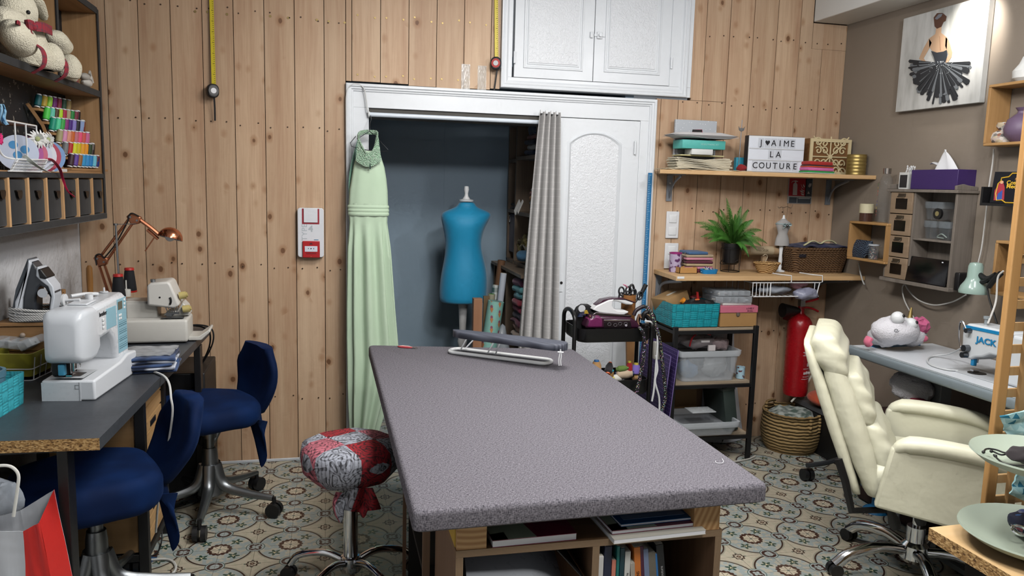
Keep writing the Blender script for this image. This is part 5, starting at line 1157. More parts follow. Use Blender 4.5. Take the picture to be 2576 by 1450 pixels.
mbk = Mat('pine_end_grain','c59a6a',.6); x,y,z = mbk.xyz(); d = ((x + .3) * (x + .3) + (z - .9) * (z - .9)).sqrt(); mbk.col(mbk.mix((d * 420).sin() * .5 + .5,'c8a172','a67b4e'))
for xa,xb in ((ux0 + .002,ux0 + .074),(ux1 - .08,ux1 - .008)):
    mb = MB(); mb.bx(xa,xb,uy0 + .003,3.3,uz,TZ - th); mb.M(1); mb.bx(xa,xb,uy0 + .002,uy0 + .003,uz,TZ - th); mb.build('support_beam',[W_BLK,mbk.m],tb_)
mb = MB(); mb.bx(ux0 + .0,ux0 + .002,uy0 + .02,uy1,uz,uz + .06); mb.build('yellow_strip',[plain('c9a53c',.6)],tb_)
mb = MB(); X0 = at(1012,1330,y=2.75).x; mb.bx(X0 - .0,X0 + .012,2.72,2.74,0,TZ - th); mb.bx(X0 + .0,X0 + .02,2.12,2.14,0,TZ - th); mb.bx(X0,ux1,2.12,2.74,TZ - th - .02,TZ - th); mb.bx(X0,ux1,2.12,2.74,0,.02); mb.build('side_unit',[W_PLYZ],tb_)
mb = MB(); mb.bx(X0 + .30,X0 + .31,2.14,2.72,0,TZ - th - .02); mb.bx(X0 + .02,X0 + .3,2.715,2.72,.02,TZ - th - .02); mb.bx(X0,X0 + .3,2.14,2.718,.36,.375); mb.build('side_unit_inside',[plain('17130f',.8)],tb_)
mb = MB(); mb.bx(.55,.98,2.9,3.28,0,TZ - th); mb.build('rear_block',[W_PLYZ],tb_)
# printed matter on and in the block
def booklet(lab,c,rz,w_,d_,t_,cover,art,zoff=0,tag_='magazine'):
    b_ = thing(tag_,lab,tag_,(c[0],c[1],c[2]),rz,None,local=True)
    mb = MB(); mb.bx(-w_ / 2,w_ / 2,-d_ / 2,d_ / 2,.0008,t_ - .0012); mb.build('pages',[plain('e6e7ec',.7)],b_)
    mb = MB(); mb.bx(-w_ / 2 - .001,w_ / 2 + .001,-d_ / 2 - .001,d_ / 2 + .001,0,.0012); mb.bx(-w_ / 2 - .001,w_ / 2 + .001,-d_ / 2 - .001,d_ / 2,t_ - .0012,t_)
    for k,(mt_,poly) in enumerate(art): mb.M(k + 1); mb.prism([(x_ * w_,y_ * d_) for x_,y_ in poly],.0005,M4.Translation((0,0,t_)))
    mb.build('cover',[plain(cover,.3)] + [plain(q[0],.35) for q in art],b_); return b_
artA = [('a9b6a0',[(-.5,-.5),(.02,-.5),(-.05,-.2),(-.2,.12),(-.42,.4),(-.5,.45)]),('2c4a1c',[(-.5,-.5),(-.32,-.5),(-.33,-.36),(-.5,-.38)]),('24381c',[(-.5,-.2),(-.3,-.15),(-.22,.05),(-.3,.25),(-.5,.3)])]
cA = at(1345,1352,z=uz + .022)
booklet('garden catalogue with dark red and green cover lying between the wooden blocks',(cA.x,uy0 + .145,uz),.03,.212,.28,.018,'7a1a3c',artA,tag_='catalogue')
cB = at(1640,1345,z=uz)
booklet('cream drawing pad at the bottom of the magazine pile under the table top',(cB.x + .003,uy0 + .125,uz),.05,.25,.30,.012,'cbc8bd',[],tag_='drawing_pad')
booklet('catalogue with green and dark red cover in the middle of the magazine pile',(cB.x,uy0 + .14,uz + .0125),.05,.235,.28,.010,'7a1a3c',artA,tag_='catalogue')
booklet('blue magazine on top of the pile under the table',(cB.x + .012,uy0 + .15,uz + .0232),.05,.20,.27,.007,'1f5f98',[('7f96b8',[(-.42,-.42),(.44,-.42),(.44,-.32),(-.42,-.32)])])
mb = MB(); mb.grid(lambda u,v_: (ux0 + .03 + .26 * u + .03 * v_,uy0 + .01 + .3 * v_,uz - .088 + .062 * v_ - .02 * u - .26 * max(0,u - .6) ** 1.5),14,8,.002); single(mb,'plastic_folder',[clear('b9bec6',.8,.2)],'curved translucent plastic pocket inside the plywood block','folder')
mb = MB(); mb.raw([(.545,uy0 + .01,.588),(.548,uy0 + .01,.588),(.633,uy0 + .01,.49),(.63,uy0 + .01,.49),(.545,uy0 + .3,.588),(.548,uy0 + .3,.588),(.633,uy0 + .3,.49),(.63,uy0 + .3,.49)],[(0,1,2,3),(4,7,6,5),(0,4,5,1),(1,5,6,2),(2,6,7,3),(3,7,4,0)]); single(mb,'ring_binder',[M_BLACK],'black binder leaning against the divider inside the plywood block','binder')
bks = [('d9d8d6',.014,.575,'MARIE CLAIRE','3c3c46','white'),('20263f',.020,.60,'Larousse','4c5a86','navy blue'),('cf7f6c',.011,.562,'COUTURE','e8d9d4','salmon'),('1c6f6c',.008,.598,'','','teal'),('173b46',.012,.592,'COUTURE','5f8a94','dark teal'),('cfcfcb',.015,.582,'Mode et Couture','4a4a4a','grey white'),('a8a095',.012,.555,'','','taupe'),('c9732f',.017,.596,'LES PATRONS','5a2f10','orange'),('4a1f38',.010,.598,'','','plum'),('7482a0',.014,.590,'COUDRE','c9c25a','slate blue'),('6b665c',.020,.578,'','','brown grey'),('2e6ca8',.006,.575,'','','bright blue'),('16181c',.020,.60,'Christian Couture','a9a9a9','black')]
xx = .656
for i,(c_,w_,zt_,tx,tc,nm) in enumerate(bks):
    lean = .0 if i < 6 else -.07 - .01 * (i - 6)
    b_ = thing('book',f'{nm} spined book, {nth[i] if i < 10 else ("eleventh", "twelfth", "thirteenth")[i - 10]} of the row standing in the plywood block','book',M=M4.Translation((xx + w_ / 2 + (.0 if i < 6 else .014),uy0 + .012,.319)) @ M4.Rotation(lean,4,'Y'),group='books standing in the plywood block')
    h_ = zt_ - .333 - (.004 if i > 5 else 0)
    mb = MB(); mb.bx(-w_ / 2,w_ / 2,0,.20,0,h_); mb.build('cover',[plain(c_,.4)],b_,bevel=.0015)
    mb = MB(); mb.bx(-w_ / 2 + .001,w_ / 2 - .001,.003,.199,h_ - .001,h_ + .0005); mb.build('pages',[plain('d9d4c6',.8)],b_)
    if tx: lettering(tx,min(.011,w_ * .7),M4(((0,0,0,0),(0,0,-1,-.0005),(0,1,0,0),(0,0,0,1))) if False else M4.Translation((0,-.0006,h_ * .62)) @ M4.Rotation(PI / 2,4,'X') @ M4.Rotation(PI / 2,4,'Z'),plain(tc,.5),b_,depth=.0003)
    xx += w_ + .0012
# things lying on the table
bd = thing('sleeve_board','small table-top ironing board with dark cover and white looped foot on the grey table','ironing board',at(1280,900,z=TZ))
z0 = TZ; fA,fB = at(1150,888,z=z0),at(1368,915,z=z0); dirx = (fB - fA).normalized(); dn = V((-dirx.y,dirx.x,0))
pA,pB = at(1140,838,z=TZ + .095),at(1428,873,z=TZ + .095); dd = (pB - pA).normalized(); dn2 = V((-dd.y,dd.x,0)); Lb = (pB - pA).length
outl = []
def bw(t): return (.030 + .018 * min(1,t * 1.3)) * (min(1,(t * 9)) ** .5 if t < .11 else 1) * (min(1,(1 - t) * 14) ** .5 if t > .93 else 1)
ts = [0,.004,.02,.05,.1,.2,.35,.5,.65,.8,.92,.96,.985,1]
mb = MB(); rings = []
for zz,k_ in ((-.014,.9),(-.012,1),(.006,1),(.012,.93),(.014,.8)):
    L_ = [pA + dd * (t * Lb) + dn2 * (bw(t) + .0005) * k_ + V((0,0,zz)) for t in ts]; R_ = [pA + dd * (t * Lb) - dn2 * (bw(t) + .0005) * k_ + V((0,0,zz)) for t in reversed(ts)]; rings.append(L_ + R_)
msl = Mat('quilted_silver_cover','4a4d58',.6); x,y,z = msl.xyz(); msl.col(msl.mix(((x + y) * 420).sin() * .5 + .5,'3e414c','5b5f6b')); mb.loft(rings); mb.jit(.0015,40); mb.build('padded_board',[msl.m],bd,ang=70)
mb = MB(); W2 = .040; P = []
for s_,rng in ((1,(0,1)),(-1,(1,0))):
    for t in rng: P.append((s_,t))
e0,e1 = fA,fB; path = [e0 + dn * W2,e1 + dn * W2] + [e1 + dn * W2 * math.cos(a) + dirx * .03 * math.sin(a) for a in (.5,1.0,PI / 2,2.1,2.6)] + [e1 - dn * W2,e0 - dn * W2] + [e0 - dn * W2 * math.cos(a) - dirx * .03 * math.sin(a) for a in (.5,1.0,PI / 2,2.1,2.6)]
mb.tube([p + V((0,0,.009)) for p in path],.008,10,loop=True); mb.build('foot_loop',[M_WHITE],bd)
for (q0,q1) in (((1158,882),(1180,845)),((1170,878),(1208,848)),((1226,890),(1250,862)),((1246,893),(1262,866))):
    a = at(*q0,z=TZ + .012); b_ = at(*q1,y=a.y + .0); b_.z = TZ + .083; mb = MB(); mb.cyl(a,b_,.0032,n=8); mb.build('strut',[plain('c9ccd0',.3)],bd)
mb = MB(); c = at(1410,886,y=pB.y - .03); 
for s_ in (-1,1): mb.tube(spline([c + V((0,0,.01)),c + V((.004 * s_,0,-.015)),c + V((-.002 + .004 * s_,0,-.035)),c + V((.004 * s_,0,-.055))],4),.0022,6)
mb.tube([c + V((-.012,0,0)),c + V((.012,0,-.002))],.003,6); mb.build('tie_cord',[M_WHITE],bd)
c = at(1022,876,z=TZ); sn = thing('thread_snips','small pink and white thread snips at the far corner of the grey table','thread snips',(c.x,c.y,TZ + .004),math.radians(150),local=True)
for s_ in (-1,1):
    mb = MB(); mb.tube([(-.03,.0,0),(-.01,.006 * s_,0),(.02,.008 * s_,.0),(.04,.0,0)],[.003,.005,.005,.003],8); mb.build('grip',[plain('b0414a' if s_ > 0 else 'd9b7ae',.4)],sn)
    mb = MB(); mb.tube([(-.028,.001 * s_,0),(-.055,.003 * s_,0)],[.0028,.0008],6); mb.build('blade',[M_CHROME],sn)
mb = MB(); mb.tube(spline([at(1800,1160,z=TZ + .002),at(1802,1165,z=TZ + .002),at(1815,1166,z=TZ + .002),at(1820,1162,z=TZ + .002),at(1817,1155,z=TZ + .002)],4),.0008,5); single(mb,'thread_end',[plain('dcdce0',.8)],'loose white thread end lying on the grey table near its front corner','thread')

# =============================== patterned stool ===============================
sy = 2.76; sx = at(882,1250,y=sy).x
st = thing('swivel_stool','round swivel stool with a red, pink and black paisley seat cover and chrome gas column','stool',(sx,sy,0))
mpz = Mat('paisley_patchwork','a5a8b2',.8); x,y,z = mpz.xyz(); ca,sa = math.cos(.5),math.sin(.5); U_ = (x * ca + y * sa) * 8.4 + .45; W_ = (y * ca - x * sa) * 8.4 + .45
iu,iw = U_.floor(),W_.floor(); h1_ = (iu + iw).m('MODULO',2).abs(); h2_ = (iu * 1 + .0).m('MODULO',2).abs()
base = mpz.mix(h1_,'a9adb8','a3202c'); base = mpz.mix(h1_ * h2_,base,'c6707e')
fu_ = U_.frac() - .5; fw_ = W_.frac() - .5; rr_ = (fu_ * fu_ + fw_ * fw_).sqrt()
nz = mpz.noise(mpz.comb(x,y,z),17,0,.5,.8); swirl = ((nz * 46).sin()).gt(.35,.15); rings_ = ((rr_ * 55 + nz * 14).sin()).gt(.45,.2)
vv_ = mpz.voro(mpz.comb(x,y,z),90,0).lt(.32,.05)
mpz.col(mpz.mix((swirl * .55 + rings_ * .45 + vv_ * .35).m('MINIMUM',1) * .92,base,'17161b')); M_PAIS = mpz.m
szt = at(880,1105,y=sy).z; sr = .178
mb = MB(); prof = [(sr * .45,szt - .15),(sr * .75,szt - .14),(sr * .95,szt - .10),(sr,szt - .06),(sr * .96,szt - .022),(sr * .8,szt - .006),(sr * .5,szt),(.01,szt + .003)]
mb.lathe(prof,(sx + .0,sy,0),48); mb.jit(.008,11,2); mb.build('seat',[M_PAIS],st,ang=80)
ctie = at(905,1245,y=sy - .12)
mb = MB(); mb.grid(lambda u,v_: tuple(at(868 + 70 * u + 10 * v_ * (u - .5) + 20 * (u - .3) * v_,1228 + (60 - 14 * abs(u - .45)) * v_,y=sy - .135 + .02 * math.sin(u * 11 + v_ * 2) + .05 * v_)),18,12,.004); 
for (a0,a1) in (((858,1240),(857,1315)),((925,1262),(912,1302))): mb.tube(spline([at(*a0,y=sy - .07),at((a0[0] + a1[0]) / 2 - 6,(a0[1] + a1[1]) / 2,y=sy - .09),at(*a1,y=sy - .08)],4),[.02,.022,.024,.024,.022,.02,.018,.012,.006][:9],10,flat=.35)
mb.build('cover_knot',[M_PAIS],st,ang=80)
mb = MB(); mb.cyl((sx,sy,.36),(sx,sy,szt - .1),.014,n=16); mb.build('piston',[M_CHROME],st)
mb = MB(); mb.cyl((sx,sy,.10),(sx,sy,.35),.026,n=24); mb.M(1); mb.cyl((sx,sy,.335),(sx,sy,.37),.027,n=24); mb.build('column',[M_CHROME,M_BLACK],st)
mb = MB(); mb.lathe([(.035,.06),(.04,.07),(.036,.115),(.028,.12)],(sx,sy,0),24); hb = mb.build('hub',[M_CHROME],st)
for k in range(5):
    a = .25 + 2 * PI * k / 5; ca,sa = math.cos(a),math.sin(a); pt = lambda r_,z_: V((sx + r_ * ca,sy + r_ * sa,z_))
    mb = MB(); mb.tube(spline([pt(.02,.095),pt(.10,.12),pt(.20,.10),pt(.235,.06)],4),.013,10); lg = mb.build('leg',[M_CHROME],st)
    mb = MB(); tv = V((-sa,ca,0)) 
    for s_ in (-1,1): mb.cyl(pt(.24,.027) + tv * .005 * s_,pt(.24,.027) + tv * .02 * s_,.026,n=16)
    mb.build('castor',[M_BLACK],lg)
# =============================== shelves on the pine wall, east side ===============================
def F(a,b,y): return at(a,b,y=y)
W_SHF = wood('pine_shelf','dcb98c','c39a68','x',1.1,.25); M_BRK = plain('8d9299',.45,.3)
zl = F(1645,678,D).z; zu = F(1658,428,D).z
def shelf_board(lab,pts,zt,t=.02):
    s_ = thing('shelf_board',lab,'shelf',(pts[0][0],D,zt - t)); mb = MB(); mb.prism(pts,t,bot=zt - t); mb.build('board',[W_SHF],s_,bevel=.0015); return s_
yl = 3.79; xr_ = at(2185,690,y=yl).x
lowS = shelf_board('lower of two pine shelves on the wall, above the fire extinguisher',[(F(1645,678,D).x,D),(1.788,yl),(min(xr_,RW - .003),yl),(RW - .003,D)],zl,.024)
yu = 3.94; xu0 = F(1660,437,yu).x; xu1 = RW - .003
upS = shelf_board('upper of two pine shelves on the wall, carrying the letter lightbox',[(F(1658,428,D).x,D),(xu0,yu),(xu1,3.77),(xu1,D)],zu,.022)
def bracket(par,px_,z,yf):
    x = F(px_,480,D).x; mb = MB(); mb.bx(x - .017,x + .017,D - .006,D,z - .15,z); mb.bx(x - .017,x + .017,yf + .02,D,z - .006,z)
    mb.tube(spline([(x,D - .004,z - .13),(x,D - .06,z - .05),(x,yf + .04,z - .006)],5),.004,6,flat=2.2); mb.M(1)
    for zz in (z - .05,z - .115): mb.cyl((x,D - .009,zz),(x,D - .005,zz),.006,n=10)
    mb.build('bracket',[M_BRK,M_STEEL],par)
bracket(upS,1683,zu - .022,yu); bracket(upS,2083,zu - .022,3.90); bracket(lowS,1668,zl - .024,yl); bracket(lowS,2070,zl - .024,yl)
a = at(1704,697,y=yl - .001); mb = MB(); mb.bx(a.x,a.x + .04,yl - .0015,yl,a.z - .010,a.z + .002); mb.build('price_label',[M_WHITE],lowS)
def wallbox(name,lab,cat,px0_,py0,px1_,py1,y,d,mt,bev=.002,**k):
    a,b = F(px0_,py0,y),F(px1_,py1,y); t_ = thing(name,lab,cat,((a.x + b.x) / 2,y,b.z)); mb = MB(); mb.bx(a.x,b.x,y,y + d,b.z,a.z); mb.build('body',[mt],t_,bevel=bev); return t_,a,b
M_PL = plain('e6e7e9',.3)
for (p0,p1,n_,lab) in (((1678,532),(1706,600),2,'white double light switch plate with two rockers beneath the upper shelf'),((1674,612),(1704,676),1,'white single switch plate just above the lower shelf')):
    t_,a,b = wallbox('light_switch',lab,'light switch',p0[0],p0[1],p1[0],p1[1],D - .010,.010,M_PL,.003)
    for k in range(n_): zc = a.z - (a.z - b.z) * ((.27 + .46 * k) if n_ == 2 else .27); mb = MB(); mb.rbox(((a.x + b.x) / 2,D - .011,zc),(.046,.005,.046),.002); mb.build('rocker',[M_WHITE],t_)
# --- upper shelf load ---
sh = lambda a,b,y=4.0: at(a,b,y=y)
t_ = thing('glitter_canvas','pale grey glittery canvas with a small dress motif behind the stack on the upper shelf','picture',(sh(1752,430).x,4.1,zu))
a,b = F(1700,300,4.08),F(1802,347,4.08); mb = MB(); mb.bx(a.x,b.x,4.08,4.10,zu,a.z); mgl = Mat('glitter_grey','c3c8cd',.5); v = mgl.coord(); g_ = mgl.voro(v,75,0).lt(.13,.03); mgl.col(mgl.mix(g_,'b9bec4','ffffff')); mb.build('canvas',[mgl.m],t_,bevel=.003)
mb = MB(); 
def wp(a_,b_,y): p = F(a_,b_,y); return (p.x,p.z)
TXZ = lambda y: M4(((1,0,0,0),(0,0,-1,y),(0,1,0,0),(0,0,0,1)))
mb.prism([wp(x_,y_,4.08) for x_,y_ in ((1743,326),(1766,326),(1770,352),(1737,352))],.002,TXZ(4.08)); mb.M(1); mb.prism([wp(x_,y_,4.08) for x_,y_ in ((1742,326),(1766,327),(1765,333),(1741,332))],.004,TXZ(4.08)); mb.M(2); mb.prism([wp(x_,y_,4.08) for x_,y_ in ((1748,333),(1760,333),(1761,352),(1747,352))],.0035,TXZ(4.08))
mck = Mat('bead_check','c9ccd6',.4); x,y,z = mck.xyz(); mck.col(mck.mix(((x * 900).sin() * (z * 900).sin()).gt(0,.1),'d6d9e2','4a6aa8')); mb.build('dress_motif',[plain('b02c4e',.6),M_BLACK,mck.m],t_)
def slab(name,lab,cat,cx_,py_,w_,d_,h_,mt,y=4.02,rz=0,bev=.002,kids=None,z=None):
    c = sh(cx_,py_,y); z_ = z if z is not None else c.z; o_ = thing(name,lab,cat,(c.x,y,z_),rz,None,local=True); mb = MB(); mb.rbox((0,0,h_ / 2),(w_,d_,h_),bev,2); mb.build('body',[mt],o_); return o_
X_ = sh(1758,430).x
mb = MB(); mb.grid(lambda u,v: (sh(1664,430).x + .52 * u,3.955 + .14 * v,zu + .006 + .004 * mn.noise(V((u * 14,v * 5,0)))),40,8,.003); single(mb,'pattern_sheet',[plain('c9b99c',.7)],'creased brown pattern paper lying flat along the upper shelf','paper')
mpp = Mat('pattern_paper','d9d2bd',.8); x,y,z = mpp.xyz(); mpp.col(mpp.mix(((z * 900 + mpp.noise(mpp.coord(),9,1) * 30).sin() * .5 + .5),'e2dcc8','ab9f82'))
t_ = thing('paper_pattern_pile','thick wad of folded cream sewing patterns on the upper shelf, under the boxes','paper',(X_,4.0,zu + .012),0,None,local=True)
for k in range(9):
    h_ = .0066; mb = MB(); w_ = .33 - .008 * (k % 3); mb.grid(lambda u,v: ((u - .5) * w_ + .01 * (k % 2),-.05 + .12 * v,.001 + k * h_ + .006 * math.sin(u * 5 + k * .3) + (.02 - .002 * k) * max(0,u - .75) * -2),20,3,.0075); mb.build('folded_sheet',[mpp.m],t_)
zz = zu + .078
o = slab('envelope','yellow-edged cream envelope on top of the pattern wad','envelope',1755,400,.26,.11,.006,plain('d8cf9c',.6),z=zz); zz += .007
o = slab('card_box','small white card box between the envelope and the turquoise box','box',1757,392,.125,.09,.030,plain('dadbd9',.5),3.99,z=zz)
o = slab('card_box','flat grey card box behind the small white one on the upper shelf','box',1740,392,.2,.05,.030,plain('83878c',.6),4.075,z=zz); zz += .031
o = slab('turquoise_box','turquoise flat box with white lettering in the stack on the upper shelf','box',1758,375,.26,.11,.046,plain('57b5ac',.5),4.0,.05,z=zz); lettering('VIDEO MAKING KIT',.0125,M4.Translation((.035,-.0555,.024)) @ M4.Rotation(PI / 2,4,'X'),plain('9fd6d0',.5),o); zz += .047
mb = MB(); c = V((X_ - .0,4.0,zz)); mb.grid(lambda u,v: (c.x + (u - .5) * .38,c.y - .075 + .15 * v,zz + .01 + .004 * math.sin(u * 6) + .02 * abs(u - .5)),14,6,.0015); single(mb,'plastic_sleeve',[clear('dfe3e8',.5)],'clear plastic sheet sticking out over the turquoise box','plastic sleeve')
mb = MB(); mb.loft([[(c.x + x_,c.y + y_,zz + .012) for x_,y_ in rrect(.30,.12,.02)],[(c.x + x_,c.y + y_,zz + .026) for x_,y_ in rrect(.39,.15,.03)],[(c.x + x_ - .02,c.y + y_,zz + .040) for x_,y_ in rrect(.26,.12,.03)]]); mb.jit(.006,14); single(mb,'tissue_parcel',[plain('d2d0d0',.7)],'white tissue paper parcel topping the stack on the upper shelf','parcel',ang=60)
# mini rod stand, turquoise and red pieces
t_ = thing('mask_wand','thin grey metal rod with a small mask shape near its tip on the upper shelf','ornament',sh(1858,440,4.0)); mb = MB(); mb.cyl((sh(1857,430).x,4.0,zu),sh(1867,302),.0022,n=8); mb.build('rod',[metal('8d9196',.4)],t_)
mb = MB(); c = sh(1865,325,3.99); mb.prism([(x_ * .001,y_ * .001) for x_,y_ in ((-18,14),(-15,-6),(-6,-12),(6,-12),(15,-6),(19,14),(12,3),(5,6),(-4,6),(-11,3))],.004,facing(c,(0,-1,0))); mb.build('mask',[metal('8d9196',.4)],t_)
mb = MB(); a,b = sh(1851,396,4.06),sh(1880,420,4.06); mb.bx(a.x,b.x,4.05,4.08,zu,a.z); single(mb,'thread_box',[plain('3aa0bb',.4)],'small turquoise box behind the lightbox edge on the upper shelf','box',bevel=.003)
mb = MB(); a = sh(1866,425,4.0); mb.sph((a.x,4.0,zu + .022),(.032,.03,.022),12,8); mb.jit(.008,40); single(mb,'red_cloth',[cloth('8f1f24')],'crumpled red cloth between the metal rod and the lightbox','cloth')
# lightbox
ly = 3.965; a,b = F(1888,340,ly),F(2018,441,ly); w_,h_ = F(2021,341,ly).x - F(1882,341,ly).x,a.z - zu
LBT = facing((F(1951,400,ly).x,ly,zu),(0,-1,0)) @ M4.Rotation(math.radians(-2),4,'Y')
lb = thing('letter_lightbox','white letter lightbox reading j aime la couture on the upper shelf','lightbox',M=LBT)
mb = MB(); mb.rbox((0,h_ / 2,-.022),(w_,h_,.044),.003); mb.build('case',[plain('2a2a2d',.5)],lb)
mb = MB(); mb.bx(-w_ / 2 + .002,w_ / 2 - .002,.002,h_ - .002,0,.003); mb.build('front_frame',[plain('e9ebee',.4)],lb)
rowh = (h_ - .016) / 3; M_DIF = plain('e4e9f2',.5); M_CLP = clear('dfe4ec',.12)
for k in range(3):
    mb = MB(); y0 = .008 + k * rowh; mb.bx(-w_ / 2 + .005,w_ / 2 - .005,y0 + .003,y0 + rowh - .003,.003,.0042); mb.build('letter_row',[M_DIF],lb)
    mb = MB(); mb.bx(-w_ / 2 + .005,w_ / 2 - .005,y0 - .002,y0 + .002,.003,.0075); mb.build('letter_rail',[plain('e2e4e8',.3)],lb)
def words(txt,k,x0,pitch,s_=.047):
    yc = .008 + (k + .5) * rowh
    for i,ch in enumerate(txt):
        if ch == ' ': continue
        x_ = x0 + i * pitch
        mb = MB(); mb.bx(x_ - pitch * .46,x_ + pitch * .46,yc - rowh * .42,yc + rowh * .42,.0045,.0052); tl_ = mb.build('letter_tile',[M_CLP],lb)
        if ch == '*':
            P = [(0,-.9),(.55,-.25),(.9,.25),(.85,.65),(.5,.9),(.15,.75),(0,.5),(-.15,.75),(-.5,.9),(-.85,.65),(-.9,.25),(-.55,-.25)]
            mb = MB(); mb.prism([(x_ + p * .0155,yc + q * .0155) for p,q in P],.001,M4.Translation((0,0,.0055))); mb.build('heart',[plain('16181f',.5)],tl_)
        else: lettering(ch,s_,M4.Translation((x_,yc - .001,.0058)),plain('16181f',.5),tl_,'letter',depth=.0005)
words('J*AIME',2,-.096,.038); words('LA',1,-.030,.042); words('COUTURE',0,-.125,.0405)
# felt pieces, carved box, gold tin
fc = sh(2052,440,3.92)
for k,(c_,nm,t) in enumerate((('d9dcd6','white',.004),('2f9a4c','green',.010),('d46aa8','pink',.020),('d9572f','orange',.006),('2a2326','black',.006),('a82a24','red',.022))):
    z_ = zu + [0,.004,.014,.034,.040,.046][k]; mb = MB(); mb.rbox((fc.x,fc.y + .01,z_ + t / 2),(.175 - .006 * k,.12,t),min(t * .45,.008),2); mb.warp(lambda p: V((p.x,p.y,p.z + .004 * math.sin(p.x * 30)))); single(mb,'felt_sheet',[cloth(c_)],f'{nm} folded felt sheet in the pile beside the lightbox','felt','folded felt sheets beside the lightbox')
mcv = plain('d9c79c',.7); cx0,cx1 = F(2040,350,3.98).x,F(2143,350,3.98).x; cz1 = F(2090,350,3.98).z
cv = thing('carved_box','pale wooden box with a scrolled fretwork front at the end of the upper shelf','box',((cx0 + cx1) / 2,3.99,zu))
mb = MB(); mb.bx(cx0,cx1,3.986,4.05,zu,cz1); mb.build('body',[wood('fret_backing','8a6236','70492a','x',2)],cv)
mb = MB(); fw = .018
mb.bx(cx0,cx1,3.978,3.986,zu,zu + fw); mb.bx(cx0,cx1,3.978,3.986,cz1 - fw,cz1); mb.bx(cx0,cx0 + fw,3.978,3.986,zu + fw,cz1 - fw); mb.bx(cx1 - fw,cx1,3.978,3.986,zu + fw,cz1 - fw)
mxc,mzc,R_ = (cx0 + cx1) / 2,(zu + cz1) / 2,(cx1 - cx0) / 2 - fw
def scroll(x,z,a0,r,s_,turns=1.1): return [V((x + s_ * r * (1 - t * .75) * math.cos(a0 + s_ * 0 + t * turns * 2 * PI),3.982,z + r * (1 - t * .75) * math.sin(a0 + t * turns * 2 * PI))) for t in [i / 14 for i in range(15)]]
for sx_ in (-1,1):
    for sz_ in (-1,1):
        for (ox,oz,r_) in ((.72,.72,.24),(.36,.66,.20),(.68,.30,.20),(.32,.30,.2)):
            mb.tube(scroll(mxc + sx_ * ox * R_,mzc + sz_ * oz * R_,.6 * sz_,r_ * R_,sx_),.0042,6)
        mb.tube([(mxc,3.982,mzc),(mxc + sx_ * R_ * .55,3.982,mzc + sz_ * R_ * .5),(mxc + sx_ * R_,3.982,mzc + sz_ * R_)],.004,6)
    mb.tube([(mxc,3.982,mzc),(mxc + sx_ * R_,3.982,mzc)],.004,6); mb.tube([(mxc,3.982,mzc),(mxc,3.982,mzc + sx_ * R_)],.004,6)
mb.cyl((mxc,3.976,mzc),(mxc,3.986,mzc),.012,n=14); mb.build('fretwork',[mcv],cv)
c = sh(2152,440,3.87); gt = thing('gold_tin','ribbed gold coloured tin can at the outer end of the upper shelf','tin',(c.x,3.87,zu)); pr = []; hh = F(2152,389,3.87).z - zu
for i in range(25): t = i / 24; pr.append((.052 + .0008 * math.sin(t * 38),hh * t))
mb = MB(); mb.lathe([(.05,0)] + pr + [(.049,hh),(.048,hh - .01),(.001,hh - .012)],(c.x,3.87,zu),32); mb.build('body',[plain('a08a52',.35,.7)],gt)
# fire sign
sy_ = D - .004; ft = thing('fire_sign','red and grey fire extinguisher instruction sign on the pine wall under the upper shelf','sign',F(2012,513,sy_))
def srect(u0,v0,u1,v1,mt,nm,dz): 
    mb = MB(); a,b = F(1960 + u0 / 16.11,440 + v0 / 16.11,sy_),F(1960 + u1 / 16.11,440 + v1 / 16.11,sy_); mb.bx(a.x,b.x,sy_ - dz,sy_ - dz + .001,b.z,a.z); return mb.build(nm,[mt],ft)
def spoly(P,mt,nm,dz): mb = MB(); mb.prism([wp(1960 + u / 16.11,440 + v / 16.11,sy_) for u,v in P],.0006,TXZ(sy_ - dz)); return mb.build(nm,[mt],ft)
srect(395,120,1300,1185,plain('a09a94',.5),'backing',.000); srect(430,120,1060,868,plain('9c1422',.5),'red_field',.001); srect(1090,140,1300,885,plain('34383f',.5),'side_field',.001); srect(410,905,705,1145,plain('3a3f45',.5),'caption_field',.001); srect(745,920,1265,1160,plain('3a3f45',.5),'caption_field',.001); srect(775,935,1245,985,plain('9a9a98',.5),'caption_strip',.002)
M_SG = plain('b5a9a3',.5)
spoly([(535,820),(715,825),(735,400),(700,340),(680,320),(690,280),(740,290),(760,265),(700,235),(660,225),(620,235),(540,250),(475,330),(560,270),(635,275),(630,320),(585,345),(560,400)],M_SG,'extinguisher_pictogram',.002)
for P in ([(880,375),(920,480),(1000,565),(930,530),(890,440)],[(970,370),(1030,470),(1020,520),(965,450)],[(880,520),(920,600),(1015,640),(1005,690),(900,610)],[(820,640),(900,640),(1000,720),(1000,735),(890,720)],[(865,745),(1005,770),(990,835),(910,825)],[(1180,660),(1235,775),(1130,770)],[(1210,350),(1305,350),(1290,450),(1220,520),(1165,465)]): spoly(P,M_SG,'pictogram',.002)
